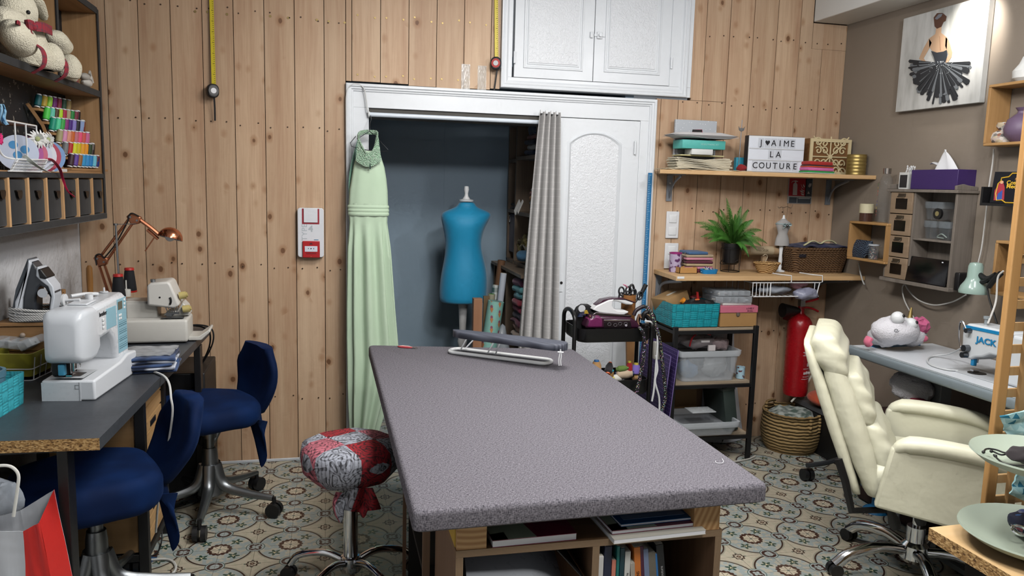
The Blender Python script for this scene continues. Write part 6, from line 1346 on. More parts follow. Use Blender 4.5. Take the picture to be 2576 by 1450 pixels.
# --- lower shelf load ---
lo = lambda a_,b_: at(a_,b_,z=zl + .001)
c = lo(1700,680); mjr = Mat('violet_print_jar','a98fb5',.3); v = mjr.coord(); n_ = mjr.noise(v,38,1); mjr.col(mjr.mix(n_.gt(.55,.03),'b9aac4','5c2f5f'))
jr = thing('jar','violet printed clear jar with a magenta rim on the lower shelf','jar',(c.x,4.0,zl)); c = V((F(1700,640,4.0).x,4.0,zl)); hj = F(1700,637,4.0).z - zl
mb = MB(); mb.lathe([(.033,.001),(.034,hj),(.032,hj),(.031,.004),(.001,.004)],c,28); mb.build('body',[mjr.m],jr); mb = MB(); mb.lathe([(.0345,hj - .004),(.0355,hj),(.0355,hj + .004),(.031,hj + .004),(.031,hj - .004)],c,28); mb.build('rim',[plain('9c2f77',.3)],jr)
pc = F(1757,675,4.0); pcol = [('6b2338','wine red'),('c07a8c','dusky pink'),('b5a07c','sand'),('5b2335','dark plum'),('c58495','pale rose'),('a5937a','taupe'),('3f5f86','denim blue')]
for k,(c_,nm) in enumerate(pcol):
    wz = .165 if k < 6 else .12; t_ = .0165; P_ = thing('zip_pouch',f'{nm} zipped pouch, {nth[k]} from the bottom of the stack beside the violet jar','pouch',(pc.x - (.01 if k < 6 else .02),4.03,zl + k * t_),0,'stacked zip pouches on the lower shelf',local=True)
    mb = MB(); mb.rbox((0,0,t_ / 2),(wz,.13,t_),t_ * .48,3); mb.jit(.003,20,k); mb.build('body',[cloth(c_)],P_,ang=70); mb = MB(); mb.tube([(-wz / 2 - .003,-.03,t_ / 2),(-wz / 2 - .014,-.045,t_ / 2 - .004)],.003,6); mb.build('zip_pull',[metal('b9b9bc',.3)],P_)
c = lo(1730,688); kb = thing('kraft_tray','small open kraft cardboard box at the front of the lower shelf','box',(c.x,c.y + .03,zl),0,None,local=True)
mb = MB(); W,Dp,H = .105,.075,.034
for b_ in ((-W / 2,W / 2,-Dp / 2,-Dp / 2 + .003),(-W / 2,W / 2,Dp / 2 - .003,Dp / 2),(-W / 2,-W / 2 + .003,-Dp / 2,Dp / 2),(W / 2 - .003,W / 2,-Dp / 2,Dp / 2)): mb.bx(*b_,0,H)
mb.bx(-W / 2,W / 2,-Dp / 2,Dp / 2,0,.003); mb.build('body',[plain('b98b52',.8)],kb)
c = lo(1790,690); bt = thing('pin_tray','bright blue oval tray heaped with sewing clips at the front of the lower shelf','tray',(c.x,c.y + .035,zl),0,None,local=True)
mb = MB(); mb.loft([[(x_,y_,.0) for x_,y_ in rrect(.085,.055,.02)],[(x_,y_,.024) for x_,y_ in rrect(.098,.066,.026)],[(x_,y_,.024) for x_,y_ in rrect(.09,.058,.024)],[(x_,y_,.010) for x_,y_ in rrect(.082,.052,.02)]]); mb.build('body',[plain('1783c4',.4)],bt)
mb = MB(); cc = ['c9c4e0','9fc06a','6f9fc9','d9d2c0','4c3f6a']
for k in range(46): mb.mi = k % 5; x_,y_ = rnd.uniform(-.036,.036),rnd.uniform(-.02,.02); z_ = .012 + .026 * max(0,1 - abs(x_) / .04) * rnd.random(); a_ = rnd.random() * PI; mb.tube([(x_,y_,z_),(x_ + .014 * math.cos(a_),y_ + .014 * math.sin(a_),z_ + rnd.uniform(-.004,.012))],.0022,5)
mb.build('sewing_clips',[plain(q,.4) for q in cc],bt,kind='stuff')
# fern
fy = 4.02; fp = F(1838,650,fy); pt_ = thing('potted_fern','green fern in a black pot on a thin black wire stand on the lower shelf','plant',(fp.x,fy,zl))
zt_ = F(1838,612,fy).z; zb_ = F(1838,665,fy).z
mb = MB(); mb.lathe([(.035,zb_),(.045,zb_ + .01),(.052,zt_ - .02),(.055,zt_ - .02),(.056,zt_),(.051,zt_),(.049,zt_ - .012),(.001,zt_ - .012)],(fp.x,fy,0),28); mb.build('pot',[plain('121214',.4)],pt_)
mb = MB(); 
for k in range(26): mb.sph((fp.x + rnd.uniform(-.04,.04),fy + rnd.uniform(-.04,.02),zt_ - .008),.008,8,6)
mb.build('clay_pebbles',[plain('a9907a',.8)],pt_,kind='stuff')
mb = MB(); ring = lambda r,z: [(fp.x + r * math.cos(a),fy + r * math.sin(a),z) for a in [2 * PI * k / 28 for k in range(28)]]
mb.tube(ring(.052,zl + .003),.0022,6,loop=True); mb.tube(ring(.056,zt_ - .03),.002,6,loop=True)
for a in (PI * .2,PI * .8,PI * 1.3,PI * 1.75): mb.tube([(fp.x + .052 * math.cos(a),fy + .052 * math.sin(a),zl + .003),(fp.x + .056 * math.cos(a),fy + .056 * math.sin(a),zt_ - .03)],.002,6)
for a in (0.3,1.9): mb.tube([(fp.x + .055 * math.cos(a + PI * t) * (1),fy + .055 * math.sin(a) * (1 - 2 * t),zb_ + .004 - .004 * math.sin(PI * t) + .025 * (abs(2 * t - 1)) ** 3) for t in [i / 10 for i in range(11)]],.002,6)
mb.build('wire_stand',[M_BLACK],pt_)
mfe = Mat('fern_green','3a7028',.6); v = mfe.coord(); mfe.col(mfe.mix(mfe.noise(v,14,1),'24521a','4f8a30')); r2 = random.Random(3)
fr = [(-100,-48,.02),(-82,-12,.05),(-62,-55,-.03),(-30,-82,.03),(-12,-110,-.01),(12,-70,.04),(28,-90,.0),(48,-82,-.02),(62,-55,.04),(85,-28,.0),(100,5,.04),(50,40,.09),(72,22,.08),(-40,-20,.09),(-20,-50,.10),(20,-30,.11),(-70,-30,.0),(35,-45,.09),(-45,-75,.05),(-5,-80,.08),(60,-10,.1),(-60,2,.06),(30,18,.11),(0,-55,.12)]
fr = fr + [(a_ * .8 + r2.uniform(-9,9),b_ * .78 + r2.uniform(-9,9),c_ + r2.uniform(-.03,.05)) for a_,b_,c_ in fr]
mb = MB()
for (dx_,dy_,oy) in fr:
    e = F(1838 + dx_ * .92,608 + dy_,fy - oy) ; s = V((fp.x + dx_ * .00015,fy - oy * .2,zt_)); mid = (s + e) / 2 + V((0,-.01,.035 + .00015 * abs(dx_) * 2))
    P = [s * (1 - t) ** 2 + mid * 2 * t * (1 - t) + e * t * t for t in [i / 26 for i in range(27)]]; mb.tube(P,.0011,4)
    L = sum((P[i + 1] - P[i]).length for i in range(26)); nr = V((r2.uniform(-.3,.3),-1,r2.uniform(.1,.6))).normalized()
    for i in range(2,26):
        t = i / 26; w_ = .023 * math.sin(PI * min(1,t * .8 + .2)) ** .8 * (L / .22) ** .5; tg = (P[min(i + 1,26)] - P[i - 1]).normalized(); sd = tg.cross(nr).normalized()
        for s_ in (-1,1):
            tip = P[i] + sd * s_ * w_ + tg * w_ * .35 - nr * (-.004) + V((0,0,-.004)); b0,b1 = P[i] - tg * .0026,P[i] + tg * .0026; mm = (P[i] + tip) / 2 + tg * .003
            mb.raw([b0,mm - tg * .005,tip,mm,b1],[(0,1,2,3,4)])
mb.build('fronds',[mfe.m],pt_)
# turned sign roll, mini mannequin, baskets
c0,c1 = F(1868,642,4.06),F(1962,644,4.06)
rp = thing('wooden_roll_stand','whitewashed wooden roll with faded lettering on a small post, behind the fern','ornament',(c0.x + .12,4.06,zl)); W_WH = wood('whitewashed_wood','b59a7a','9a7d5c','x',1.4)
zc = F(1915,631,4.06).z; mb = MB(); mb.cyl((c0.x,4.06,zc),(c1.x,4.06,zc),.026,n=24); mb.build('roll',[W_WH],rp)
mb = MB(); mb.cyl((c0.x + .035,4.06,zc),(c1.x - .055,4.06,zc),.0268,n=24); mb.build('paper_band',[plain('b3a184',.7)],rp)
lettering('PRECIEUX',.017,facing((c0.x + .11,4.0328,zc + .003),(0,-1,0)),plain('7a6a52',.7),rp); lettering('COTON',.010,facing((c0.x + .10,4.0335,zc + .016),(0,-1,.3)),plain('857660',.7),rp)
mb = MB(); x_ = F(1920,660,4.06).x; mb.bx(x_ - .012,x_ + .012,4.05,4.07,zl,zc - .02); mb.build('post',[W_WH],rp); mb = MB(); mb.tube(spline([(x_ - .015,4.045,zc - .03),(x_,4.04,zc - .02),(x_ + .015,4.045,zc - .035),(x_ + .003,4.04,zc - .06),(x_ - .004,4.04,zc - .09)],4),.003,6); mb.build('ribbon_tie',[plain('b8a78d',.8)],rp)
mx = F(1968,600,4.03).x; mm_ = thing('mini_dress_form','small grey jewellery dress form with white pole and a satin bow','jewellery stand',(mx,4.03,zl)); Zp = lambda p: F(1968,p,4.03).z
k_ = lambda l,r: (F(r,590,4.03).x - F(l,590,4.03).x) / 2
mb = MB(); mb.lathe([(.001,Zp(619)),(k_(1950,1984),Zp(618)),(k_(1951,1985),Zp(612)),(k_(1953,1983),Zp(600)),(k_(1957,1979),Zp(588)),(k_(1955,1982),Zp(578)),(k_(1951,1986),Zp(566)),(k_(1953,1986),Zp(560)),(k_(1960,1978),Zp(555)),(k_(1964,1974),Zp(551)),(.001,Zp(550))],(mx,4.03,0),24,sy=.7); mb.build('torso',[cloth('a9a6a4')],mm_)
mb = MB(); mb.lathe([(.012,Zp(551)),(.007,Zp(548)),(.006,Zp(543)),(.002,Zp(541))],(mx,4.03,0),14); mb.build('neck_knob',[M_WHITE],mm_)
mb = MB(); xb_ = F(1963,660,4.03).x; mb.lathe([(.03,zl),(.028,zl + .006),(.009,zl + .012),(.011,zl + .03),(.008,zl + .04),(.012,zl + .06),(.009,zl + .1),(.012,Zp(622)),(.012,Zp(618))],(mx - .003,4.03,0),14); mb.build('pole',[M_WHITE],mm_)
mb = MB(); zb2 = Zp(567); yb_ = 4.03 - .035
for s_ in (-1,1):
    mb.tube(spline([(mx,yb_,zb2),(mx + s_ * .018,yb_ - .006,zb2 + .012),(mx + s_ * .026,yb_ - .004,zb2 + .002),(mx,yb_,zb2)],5),.0045,6,flat=.4); mb.tube([(mx,yb_,zb2),(mx + s_ * .024,yb_,zb2 - .018)],.004,6,flat=.4)
mb.tube([(mx + .045 * math.cos(a),4.03 + .03 * math.sin(a),zb2 + .008) for a in [2 * PI * i / 20 for i in range(20)]],.0035,6,loop=True); mb.build('satin_bow',[plain('9db0b2',.35)],mm_); mb = MB(); mb.sph((mx,yb_ - .006,zb2),.008,10,8); mb.build('bow_bead',[metal('6a6c70',.3)],mm_)
mb = MB(); hx_ = F(1968,530,4.03); mb.cyl((mx,4.03,Zp(542)),hx_ + V((0,0,.02)),.001,n=6); mb.tube(spline([F(1957,520,4.03),F(1960,524,4.03),F(1966,521,4.03),F(1972,523,4.03),F(1980,520,4.03),F(1990,524,4.03),F(1994,515,4.03)],4),.0014,5); mb.build('wire_hook',[metal('8f8a80',.4)],mm_)
mwk = Mat('wicker','6b4c30',.75); x,y,z = mwk.xyz(); wv = (z * 520 + ((x + y) * 300).sin() * 1.2).sin() * .5 + .5; n_ = mwk.noise(mwk.comb(x * 30,y * 30,z * 160),1,0); mwk.col(mwk.mix(wv * .55 + n_ * .4,'3a2717','8f6a44')); mwk.bump(wv,.9,.01)
mlw = Mat('light_wicker','c39a62',.7); x,y,z = mlw.xyz(); wv = (z * 700 + ((x + y) * 200).sin() * 1.6).sin() * .5 + .5; mlw.col(mlw.mix(wv,'9c7443','d9b27a')); mlw.bump(wv,.8,.006)
c = lo(1940,690); ob = thing('oval_basket','small shallow blonde wicker basket on the lower shelf over the wire hook','basket',(c.x,c.y + .05,zl + .002),0,None,local=True)
mb = MB(); R = lambda k,z: [(k * .062 * math.cos(a),k * .05 * math.sin(a),z) for a in [2 * PI * i / 32 for i in range(32)]]
mb.loft([R(.75,0),R(1.0,.025),R(1.15,.05),R(1.2,.056),R(1.14,.056),R(.92,.022),R(.7,.006)]); mb.build('body',[mlw.m],ob); mb = MB(); mb.tube([(1.19 * .062 * math.cos(a),1.19 * .05 * math.sin(a),.056 + .002 * math.sin(a * 24)) for a in [2 * PI * i / 96 for i in range(96)]],.004,6,loop=True); mb.build('braided_rim',[mlw.m],ob)
wy = 3.93; A_,B_ = F(2002,688,wy),F(2125,690,wy); A2,B2 = F(1985,622,wy),F(2140,628,wy); wb = thing('wicker_basket','dark brown wicker basket filled with navy fabric at the end of the lower shelf','basket',((A_.x + B_.x) / 2,wy + .08,zl))
cxm = (A_.x + B_.x) / 2; wb0,wb1 = (B_.x - A_.x),(B2.x - A2.x) - .02; ht = A2.z - zl - .01; ym = wy + .085
R = lambda w_,d_,z: [(cxm + x_,ym + y_,zl + z) for x_,y_ in rrect(w_,d_,.03,5)]
mb = MB(); mb.loft([R(wb0,.15,.002),R(wb1,.19,ht),R(wb1 - .02,.17,ht),R(wb0 - .02,.13,.012)]); mb.build('body',[mwk.m],wb); mb = MB(); mb.tube(R(wb1 - .008,.182,ht),.008,8,loop=True); mb.jit(.001,200); mb.build('rim',[mwk.m],wb)
mb = MB(); c = F(2018,644,wy); mb.rbox((c.x,ym - .088,c.z),(.045,.012,.02),.004); mb.build('hand_hole',[plain('15101a',.9)],wb)
mb = MB(); mb.grid(lambda u,v: (cxm + (u - .5) * (wb1 - .03),ym + (v - .5) * .165,zl + ht + .012 + .022 * math.sin(PI * u) * math.sin(PI * v) + .014 * mn.noise(V((u * 5,v * 3,4)))),26,14,.006); single(mb,'navy_fabric',[cloth('1c1e3c','2a2c50',0)],'navy fabric with cream edging heaped in the wicker basket','fabric')
mb = MB(); mb.tube(spline([(cxm - .11,ym - .07,zl + ht + .02),(cxm - .05,ym - .06,zl + ht + .045),(cxm,ym - .06,zl + ht + .03),(cxm + .03,ym - .06,zl + ht + .045),(cxm + .08,ym - .05,zl + ht + .045),(cxm + .11,ym - .05,zl + ht + .03)],5),.008,8,flat=.5); single(mb,'cream_strip',[cloth('c9c59a')],'cream patterned trim lying across the navy fabric in the wicker basket','fabric')
# under-shelf wire basket
ub = thing('under_shelf_basket','white wire basket hooked under the lower shelf, holding plastic bags','wire basket',(F(1970,740,3.9).x,3.9,F(1970,748,3.9).z))
mb = MB(); yf,yb3 = yl + .01,D - .05; x0,x1 = F(1893,712,yf).x,F(2062,712,yf).x; z0,z1 = F(1895,747,yf).z,F(1895,712,yf).z
rl = lambda P,r=.0022: mb.tube([V(p) for p in P],r,6)
rl([(x0,yf,z1),(x1,yf,z1)],.003); rl([(x0,yb3,z1),(x1,yb3,z1)]); rl([(x0,yf,z1),(x0,yb3,z1)]); rl([(x1,yf,z1),(x1,yb3,z1)]); rl([(x0 + .01,yf,z0),(x1 - .02,yf,z0)],.003)
for k in range(5): x_ = x0 + .004 + .022 * k; rl([(x_,yf,z1),(x_,yf,z0)])
rl([(x0 + .11,yf - .002,z1),(x0 + .11,yf - .002,z0)],.0032); rl([(x1,yf,z1),(x1 - .015,yf,z0)],.003); rl([(x1 - .03,yf,z1),(x1 - .03,yf,z0)])
for k in range(12): x_ = x0 + (x1 - x0) * k / 11; rl([(x_,yf,z0),(x_,yb3,z0),(x_,yb3,z1)],.0016)
for xk in (F(1990,700,yl).x,F(2068,700,yl).x): rl([(xk - .05,yl + .14,zl + .004),(xk - .03,yl + .04,zl + .004),(xk,yl - .003,zl + .004),(xk,yl - .006,zl - .03),(xk - .002,yf,z1),(xk - .03,yf,z1)],.003)
mb.build('wire_frame',[M_WHITE],ub)
def bag(lab,c,r,col,al,seed=0,amp=.012): mb = MB(); mb.sph(c,r,22,14); mb.jit(amp,26,seed); mb.jit(amp * .4,80,seed); return single(mb,'plastic_bag',[clear(col,al,.12)],lab,'plastic bag',ang=60)
zc = (z0 + z1) / 2 - .008
bag('clear bag of grey packets in the wire basket under the shelf',((x0 + x1) / 2 - .04,yf + .06,zc),(.11,.05,.022),'aab0ba',.75,1); bag('clear bag with navy and white packets drooping out of the under-shelf basket',(x1 - .07,yf + .02,z0 + .01),(.075,.04,.035),'a9acc4',.6,5); bag('pink tinted round bag in the under-shelf basket',(x1 - .10,yf + .06,z1 - .012),(.05,.045,.028),'d79aa6',.45,9)
bag('dark clothing bundle at the near end of the under-shelf basket',(x0 + .1,yf + .08,zc - .004),(.05,.05,.02),'20262c',.95,11)

# =============================== trolley with the steam generator ===============================
ty = 3.50; tx0,tx1 = F(1458,830,ty).x,F(1642,832,ty).x; tz1 = F(1550,828,ty).z; tz0 = F(1550,862,ty).z; td = .27
tr = thing('utility_trolley','black three-tier metal trolley beside the closet door, steam generator on top','trolley',((tx0 + tx1) / 2,ty + td / 2,0)); mtb = plain('0f0f11',.38)
def tray(z0,z1):
    cx_,cy_ = (tx0 + tx1) / 2,ty + td / 2; w_ = tx1 - tx0; R = lambda k,z: [(cx_ + x_,cy_ + y_,z) for x_,y_ in rrect(w_ - k,td - k,.045,6)]
    mb = MB(); mb.loft([R(.016,z0),R(.0,z0 + .012),R(0,z1),R(.006,z1),R(.006,z0 + .014),R(.02,z0 + .003)]); mb.build('tray',[mtb],tr)
tray(tz0,tz1); t2z1 = F(1600,957,ty).z; t2z0 = t2z1 - .075; tray(t2z0,t2z1); tray(.08,.155)
for xs,s_ in ((tx0 - .012,-1),(tx1 + .012,1)):
    mb = MB(); y0,y1 = ty + .04,ty + td - .05; zt_ = F(1440,792,ty).z if s_ < 0 else tz1 + .035
    mb.tube([(xs,y0,.05),(xs,y0,zt_ - .04)] + [(xs,(y0 + y1) / 2 - (y1 - y0) / 2 * math.cos(a),zt_ - .04 + .045 * math.sin(a)) for a in [PI * k / 12 for k in range(1,12)]] + [(xs,y1,zt_ - .04),(xs,y1,.05)],.0105,10); mb.build('side_loop',[mtb],tr)
for x_ in (tx0,tx1):
    for y_ in (ty + .04,ty + td - .05): mb = MB(); mb.cyl((x_ - .008,y_,.028),(x_ + .008,y_,.028),.028,n=18); mb.cyl((x_,y_,.03),(x_,y_,.06),.008,n=8); mb.build('castor',[M_BLACK],tr)
# steam generator iron
sy2 = ty + .05; S_ = lambda a_,b_,d=0: at(a_,b_,y=sy2 + d)
sg = thing('steam_generator','plum and white steam generator iron resting in the black trolley','steam iron',S_(1545,826)); M_PLUM = plain('3a1a2e',.22)
def spp(nm,pts,th,mt,bev=.004,d=0,par=None): mb = MB(); mb.prism([(S_(a_,b_).x,S_(a_,b_).z) for a_,b_ in pts],th,TXZ(sy2 + d + th / 2)); return mb.build(nm,[mt],par or sg,bevel=bev,seg=3)
spp('base',[(1470,826),(1476,806),(1490,792),(1515,795),(1585,798),(1600,808),(1612,826)],.15,M_PLUM,.012,.06)
spp('control_panel',[(1516,824),(1516,809),(1583,809),(1586,824)],.003,plain('1a1318',.25),.001,-.0165)
spp('chrome_strip',[(1516,803),(1582,803),(1582,807),(1516,807)],.004,metal('c9c6d6',.2),.001,-.017)
spp('water_tank',[(1472,825),(1478,802),(1498,792),(1516,797),(1516,825)],.152,clear('7d2f62',.75,.08),.012,.06)
spp('soleplate',[(1493,790),(1500,786),(1590,794),(1588,798),(1490,794)],.10,metal('6b6468',.3),.003,.05)
spp('iron_body',[(1494,781),(1504,771),(1535,757),(1548,755),(1544,760),(1542,770),(1546,778),(1555,783),(1572,783),(1584,785),(1583,789),(1573,793),(1550,794),(1510,788)],.075,plain('e2e2e4',.25),.009,.05)
spp('iron_handle',[(1535,757),(1552,753),(1580,756),(1601,764),(1596,771),(1580,769),(1560,762),(1546,760),(1540,770)],.045,plain('dedee0',.25),.007,.05); spp('handle_grip',[(1503,771),(1520,757),(1545,752),(1570,752),(1602,762),(1604,766),(1580,757),(1550,756),(1530,760),(1506,774)],.05,M_PLUM,.006,.05)
mb = MB(); mb.tube(spline([S_(1594,794),S_(1600,782),S_(1612,774),S_(1620,771)],4),.010,10); mb.build('cord_sleeve',[plain('24141d',.5)],sg)
mb = MB(); 
for (u,v) in ((1533,816),(1548,818),(1560,815),(1574,815)): c = S_(u,v,-.019); mb.tube([c + V((.009 * math.cos(t),0,.007 * math.sin(t))) for t in [2 * PI * q / 14 for q in range(14)]],.0006,4,loop=True)
mb.cyl(S_(1575,819,-.019),S_(1575,819,-.023),.006,n=14); mb.build('panel_icons',[plain('8f8a92',.4)],sg)
mhc = Mat('speckled_hose','17151c',.8); x,y,z = mhc.xyz(); sc_ = mhc.voro(mhc.coord(),150,0).lt(.3,.03); vc = mhc.voro(mhc.coord(),150,1); mhc.col(mhc.mix(sc_,'141218',mhc.mix(.35,vc,'d9c9c9')))
def hose(lab,P,r=.009): mb = MB(); mb.tube(spline(P,6),r,8); return single(mb,'fabric_hose',[mhc.m],lab,'hose')
hy = ty - .03; H_ = lambda a_,b_,d=0: at(a_,b_,y=hy + d)
hose('black speckled fabric hose dropping from the trolley rim, the inner strand',[S_(1607,826,.02),H_(1612,828),H_(1620,850),H_(1620,890),H_(1612,940),H_(1602,985),H_(1595,1010)]); hose('black speckled fabric hose arching from the iron grip to the floor side, the outer strand',[S_(1620,771),H_(1632,778,.03),H_(1648,815),H_(1660,860),H_(1666,910),H_(1673,975),H_(1672,1010),H_(1660,1045)])
mb = MB(); mb.tube(spline([H_(1622,808,.04),H_(1640,812,.02),H_(1652,830),H_(1654,870),H_(1650,920),H_(1645,980),H_(1640,1010)],6),.005,6); single(mb,'power_cable',[plain('d3d5d6',.5)],'white power cable hanging over the trolley end, beside the speckled hose','cable')
mb = MB(); mb.tube(spline([H_(1650,895),H_(1654,930),H_(1648,960),H_(1658,1000),H_(1659,1035)],6),.005,6); single(mb,'power_cable',[plain('d3d5d6',.5)],'second white cable hanging below the grey socket block by the trolley','cable')
mb = MB(); mb.rbox(H_(1652,882,.03),(.034,.03,.09),.006); single(mb,'socket_block',[plain('a8a69f',.5)],'grey-beige multi-socket block hanging beside the trolley end','power strip')
# behind/around the generator
t_ = thing('clip_holder','black plastic caddy with a round hole and binder clips at the trolley corner','caddy',S_(1462,800)); yy = sy2 + .09
mb = MB(); o_ = [(1441,826),(1441,785),(1448,772),(1460,764),(1476,764),(1488,772),(1494,785),(1494,826)]; mb.prism([wp(a_,b_,yy) for a_,b_ in o_],.03,TXZ(yy)); mb.build('body',[M_BLACK],t_,bevel=.005)
mb = MB(); cc_ = F(1464,777,yy - .032); mb.cyl(cc_,cc_ + V((0,.002,0)),.018,n=24); mb.build('hole',[plain('c3c6ca',.6)],t_)
mb = MB(); 
for k,c_ in enumerate(('1d2748','20203a','b79a3a')): mb.mi = k; mb.prism([(-.012,0),(.012,0),(.004,.018),(-.004,.018)],.02,facing(F(1458 + 7 * k,798 - 4 * k,yy - .04),(0,-1,.2)))
mb.build('binder_clip',[plain('1d2748',.4),plain('20203a',.4),plain('b79a3a',.3,.6)],t_)
cy = ty + .17; cp_ = thing('scissors_pot','round brown wooden pot full of scissors on the trolley behind the steam iron','pot',(F(1578,800,cy).x,cy,tz0)); c = V((F(1579,800,cy).x,cy,tz0 + .005)); hh = F(1579,744,cy).z - tz0
mb = MB(); mb.lathe([(.035,0),(.037,hh),(.033,hh),(.032,.01),(.001,.01)],c,26); mb.build('body',[wood('pot_wood','9c6a3a','7d4f28','x',1)],cp_)
def scissors(lab,P0,lean,col='131316',cat='scissors'):
    base = F(P0[0],P0[1],cy - .01); s_ = thing('scissors',lab,cat,M=facing(base,(0,-1,0)) @ M4.Rotation(lean,4,'Z')); 
    for q in (-1,1): mb = MB(); mb.tube([(q * .017 + .014 * math.cos(t),.035 + .021 * math.sin(t),.004 * q) for t in [2 * PI * k / 18 for k in range(18)]],.0045,8,loop=True); mb.tube([(q * .012,.015,0),(-q * .004,-.03,0)],.006,6); mb.build('handle',[plain(col,.4)],s_)
    for q in (-1,1): mb = MB(); mb.tube([(0,-.02,.001 * q),(q * .002,-.10,.001 * q)],[.005,.003],6,flat=.4); mb.build('blade',[M_STEEL],s_)
scissors('black handled scissors with large loops in the wooden pot, tallest of the set',(1573,750),.1); scissors('black handled scissors lower in the wooden pot',(1576,762),.25); scissors('black and clear handled scissors leaning out of the wooden pot',(1596,758),-.3,'20242a')
mb = MB(); mb.tube(spline([F(1583,745,cy),F(1585,722,cy),F(1592,718,cy),F(1596,735,cy),F(1597,750,cy)],5),.006,8); single(mb,'seam_hook',[M_BLACK],'black curved hook handle standing in the wooden pot','tool handle')
mb = MB(); c = F(1574,719,cy - .015); mb.tube([c + V((-.014,0,.006)),c,c + V((.012,0,-.012))],[.004,.008,.004],8,flat=.5); single(mb,'pink_ribbon',[plain('d87f9d',.6)],'small pink ribbon tied on the scissors handles','ribbon')
mb = MB(); a,b = F(1605,755,cy),F(1625,716,cy); mb.cyl(a,a + (b - a) * .25,.004,n=8); mb.cyl(a + (b - a) * .25,b,.009,.012,14); single(mb,'awl',[plain('1a1a1c',.5)],'long black handled tool leaning out of the wooden pot','tool')
mb = MB(); a = S_(1606,818,.03); mb.tube(spline([a,S_(1604,805,.03),S_(1608,792,.03),S_(1612,800,.03)],4),.008,8,flat=.6); single(mb,'tan_strap',[plain('b58a6c',.6)],'tan leather strap piece tucked beside the steam generator','strap')
mb = MB(); mb.tube(spline([S_(1617,806,.06),S_(1620,790,.06),S_(1632,785,.06),S_(1644,796,.06),S_(1646,815,.06)],5),.011,8); mb.rbox(S_(1632,822,.05),(.06,.05,.03),.008); single(mb,'black_adapter',[M_BLACK],'black cable adapter and loop at the trolley end beside the steam generator','adapter')
# cones in the middle tray
def cone2(px_,py_,r,h,col,core,tilt,rz,lab,mt2=None):
    c = F(px_,py_,ty + .07); T = M4.Translation((c.x,c.y,c.z)) @ M4.Rotation(rz,4,'Z') @ M4.Rotation(tilt,4,'X'); s_ = thing('thread_cone',lab,'thread cone',M=T,group=None)
    mb = MB(); mb.lathe([(r * .55,-h / 2 - .006),(r * .62,-h / 2),(r * .4,-h / 2)],n=18); mb.lathe([(r * .4,h / 2),(r * .5,h / 2),(r * .45,h / 2 + .008),(r * .1,h / 2 + .008)],n=18); mb.build('core',[plain(core,.4)],s_)
    mb = MB(); mb.lathe([(r * .6,-h / 2),(r,-h / 2 + .008),(r * .95,h * .2),(r * .62,h / 2)],n=20); mb.build('thread',[cloth(col)],s_)
cone2(1500,925,.026,.06,'b08757','2f6fb0',0,0,'tan thread cone with a blue cap in the middle trolley tray'); cone2(1478,922,.022,.05,'9a5f35','8a5a38',1.2,.6,'brown thread cone lying at the end of the middle trolley tray'); cone2(1532,928,.020,.06,'221f22','c4582a',.9,2.6,'black thread cone with an orange cap in the middle trolley tray'); cone2(1533,945,.020,.055,'a97c3f','2f8f9c',.5,.5,'ochre thread cone with a teal cap in the middle trolley tray')
cone2(1571,942,.024,.08,'b8a48c','1d2548',1.45,1.25,'large beige thread cone lying on its side in the middle trolley tray'); cone2(1565,928,.016,.05,'5f7a38','5a7030',1.4,1.3,'olive green thread cone behind the beige one in the trolley tray'); cone2(1583,925,.017,.05,'9c1f26','c9b83a',0,0,'red thread cone with a yellow cap in the middle trolley tray'); cone2(1600,930,.024,.05,'7866b4','c9b84a',0,0,'lilac thread cone with a yellow cap in the middle trolley tray')
cone2(1551,952,.020,.05,'cfcdc4','d9c93f',1.5,-1.1,'white thread cone with a yellow core lying at the tray front'); cone2(1600,950,.018,.04,'b08a5c','c9c0a8',1.4,.4,'small tan thread cone beside the large beige one')
# leaning rulers, purple cutting mats
mb = MB(); a,b = F(1606,960,3.9),F(1600,860,3.9); mb.raw([(a.x - .02,3.95,0),(a.x + .03,3.95,0),(a.x + .03,3.97,0),(a.x - .02,3.97,0),(b.x + .0,4.05,.75),(b.x + .05,4.05,.75),(b.x + .05,4.07,.75),(b.x,4.07,.75)],[(0,3,2,1),(4,5,6,7),(0,1,5,4),(1,2,6,5),(2,3,7,6),(3,0,4,7)]); single(mb,'wooden_ruler',[wood('ruler_wood','9a7145','7b5630','z',1)],'brown wooden board leaning against the doorway behind the trolley','wooden board')
mb = MB(); a,b = F(1633,435,D - .03),F(1612,900,D - .03); mb.bx(F(1631,440,D - .03).x,F(1631,440,D - .03).x + .022,D - .034,D - .024,.2,a.z); mb.M(1)
zz_ = .22
while zz_ < a.z - .01: mb.bx(F(1631,440,D - .03).x,F(1631,440,D - .03).x + (.010 if int(zz_ * 100) % 5 else .016),D - .0346,D - .034,zz_,zz_ + .002); zz_ += .01
single(mb,'metre_ruler',[plain('2a74a8',.4),plain('a9cbe0',.5)],'long blue metre ruler hung upright on the edge of the doorway frame','ruler')
mcm = Mat('violet_cutting_mat','35235c',.6); x,y,z = mcm.xyz(); gl = ((y * 50).frac() - .5).abs().lt(.05,.02).max(((z * 50).frac() - .5).abs().lt(.05,.02)); mcm.col(mcm.mix(gl * .6,'34225c','8d7cb4'))
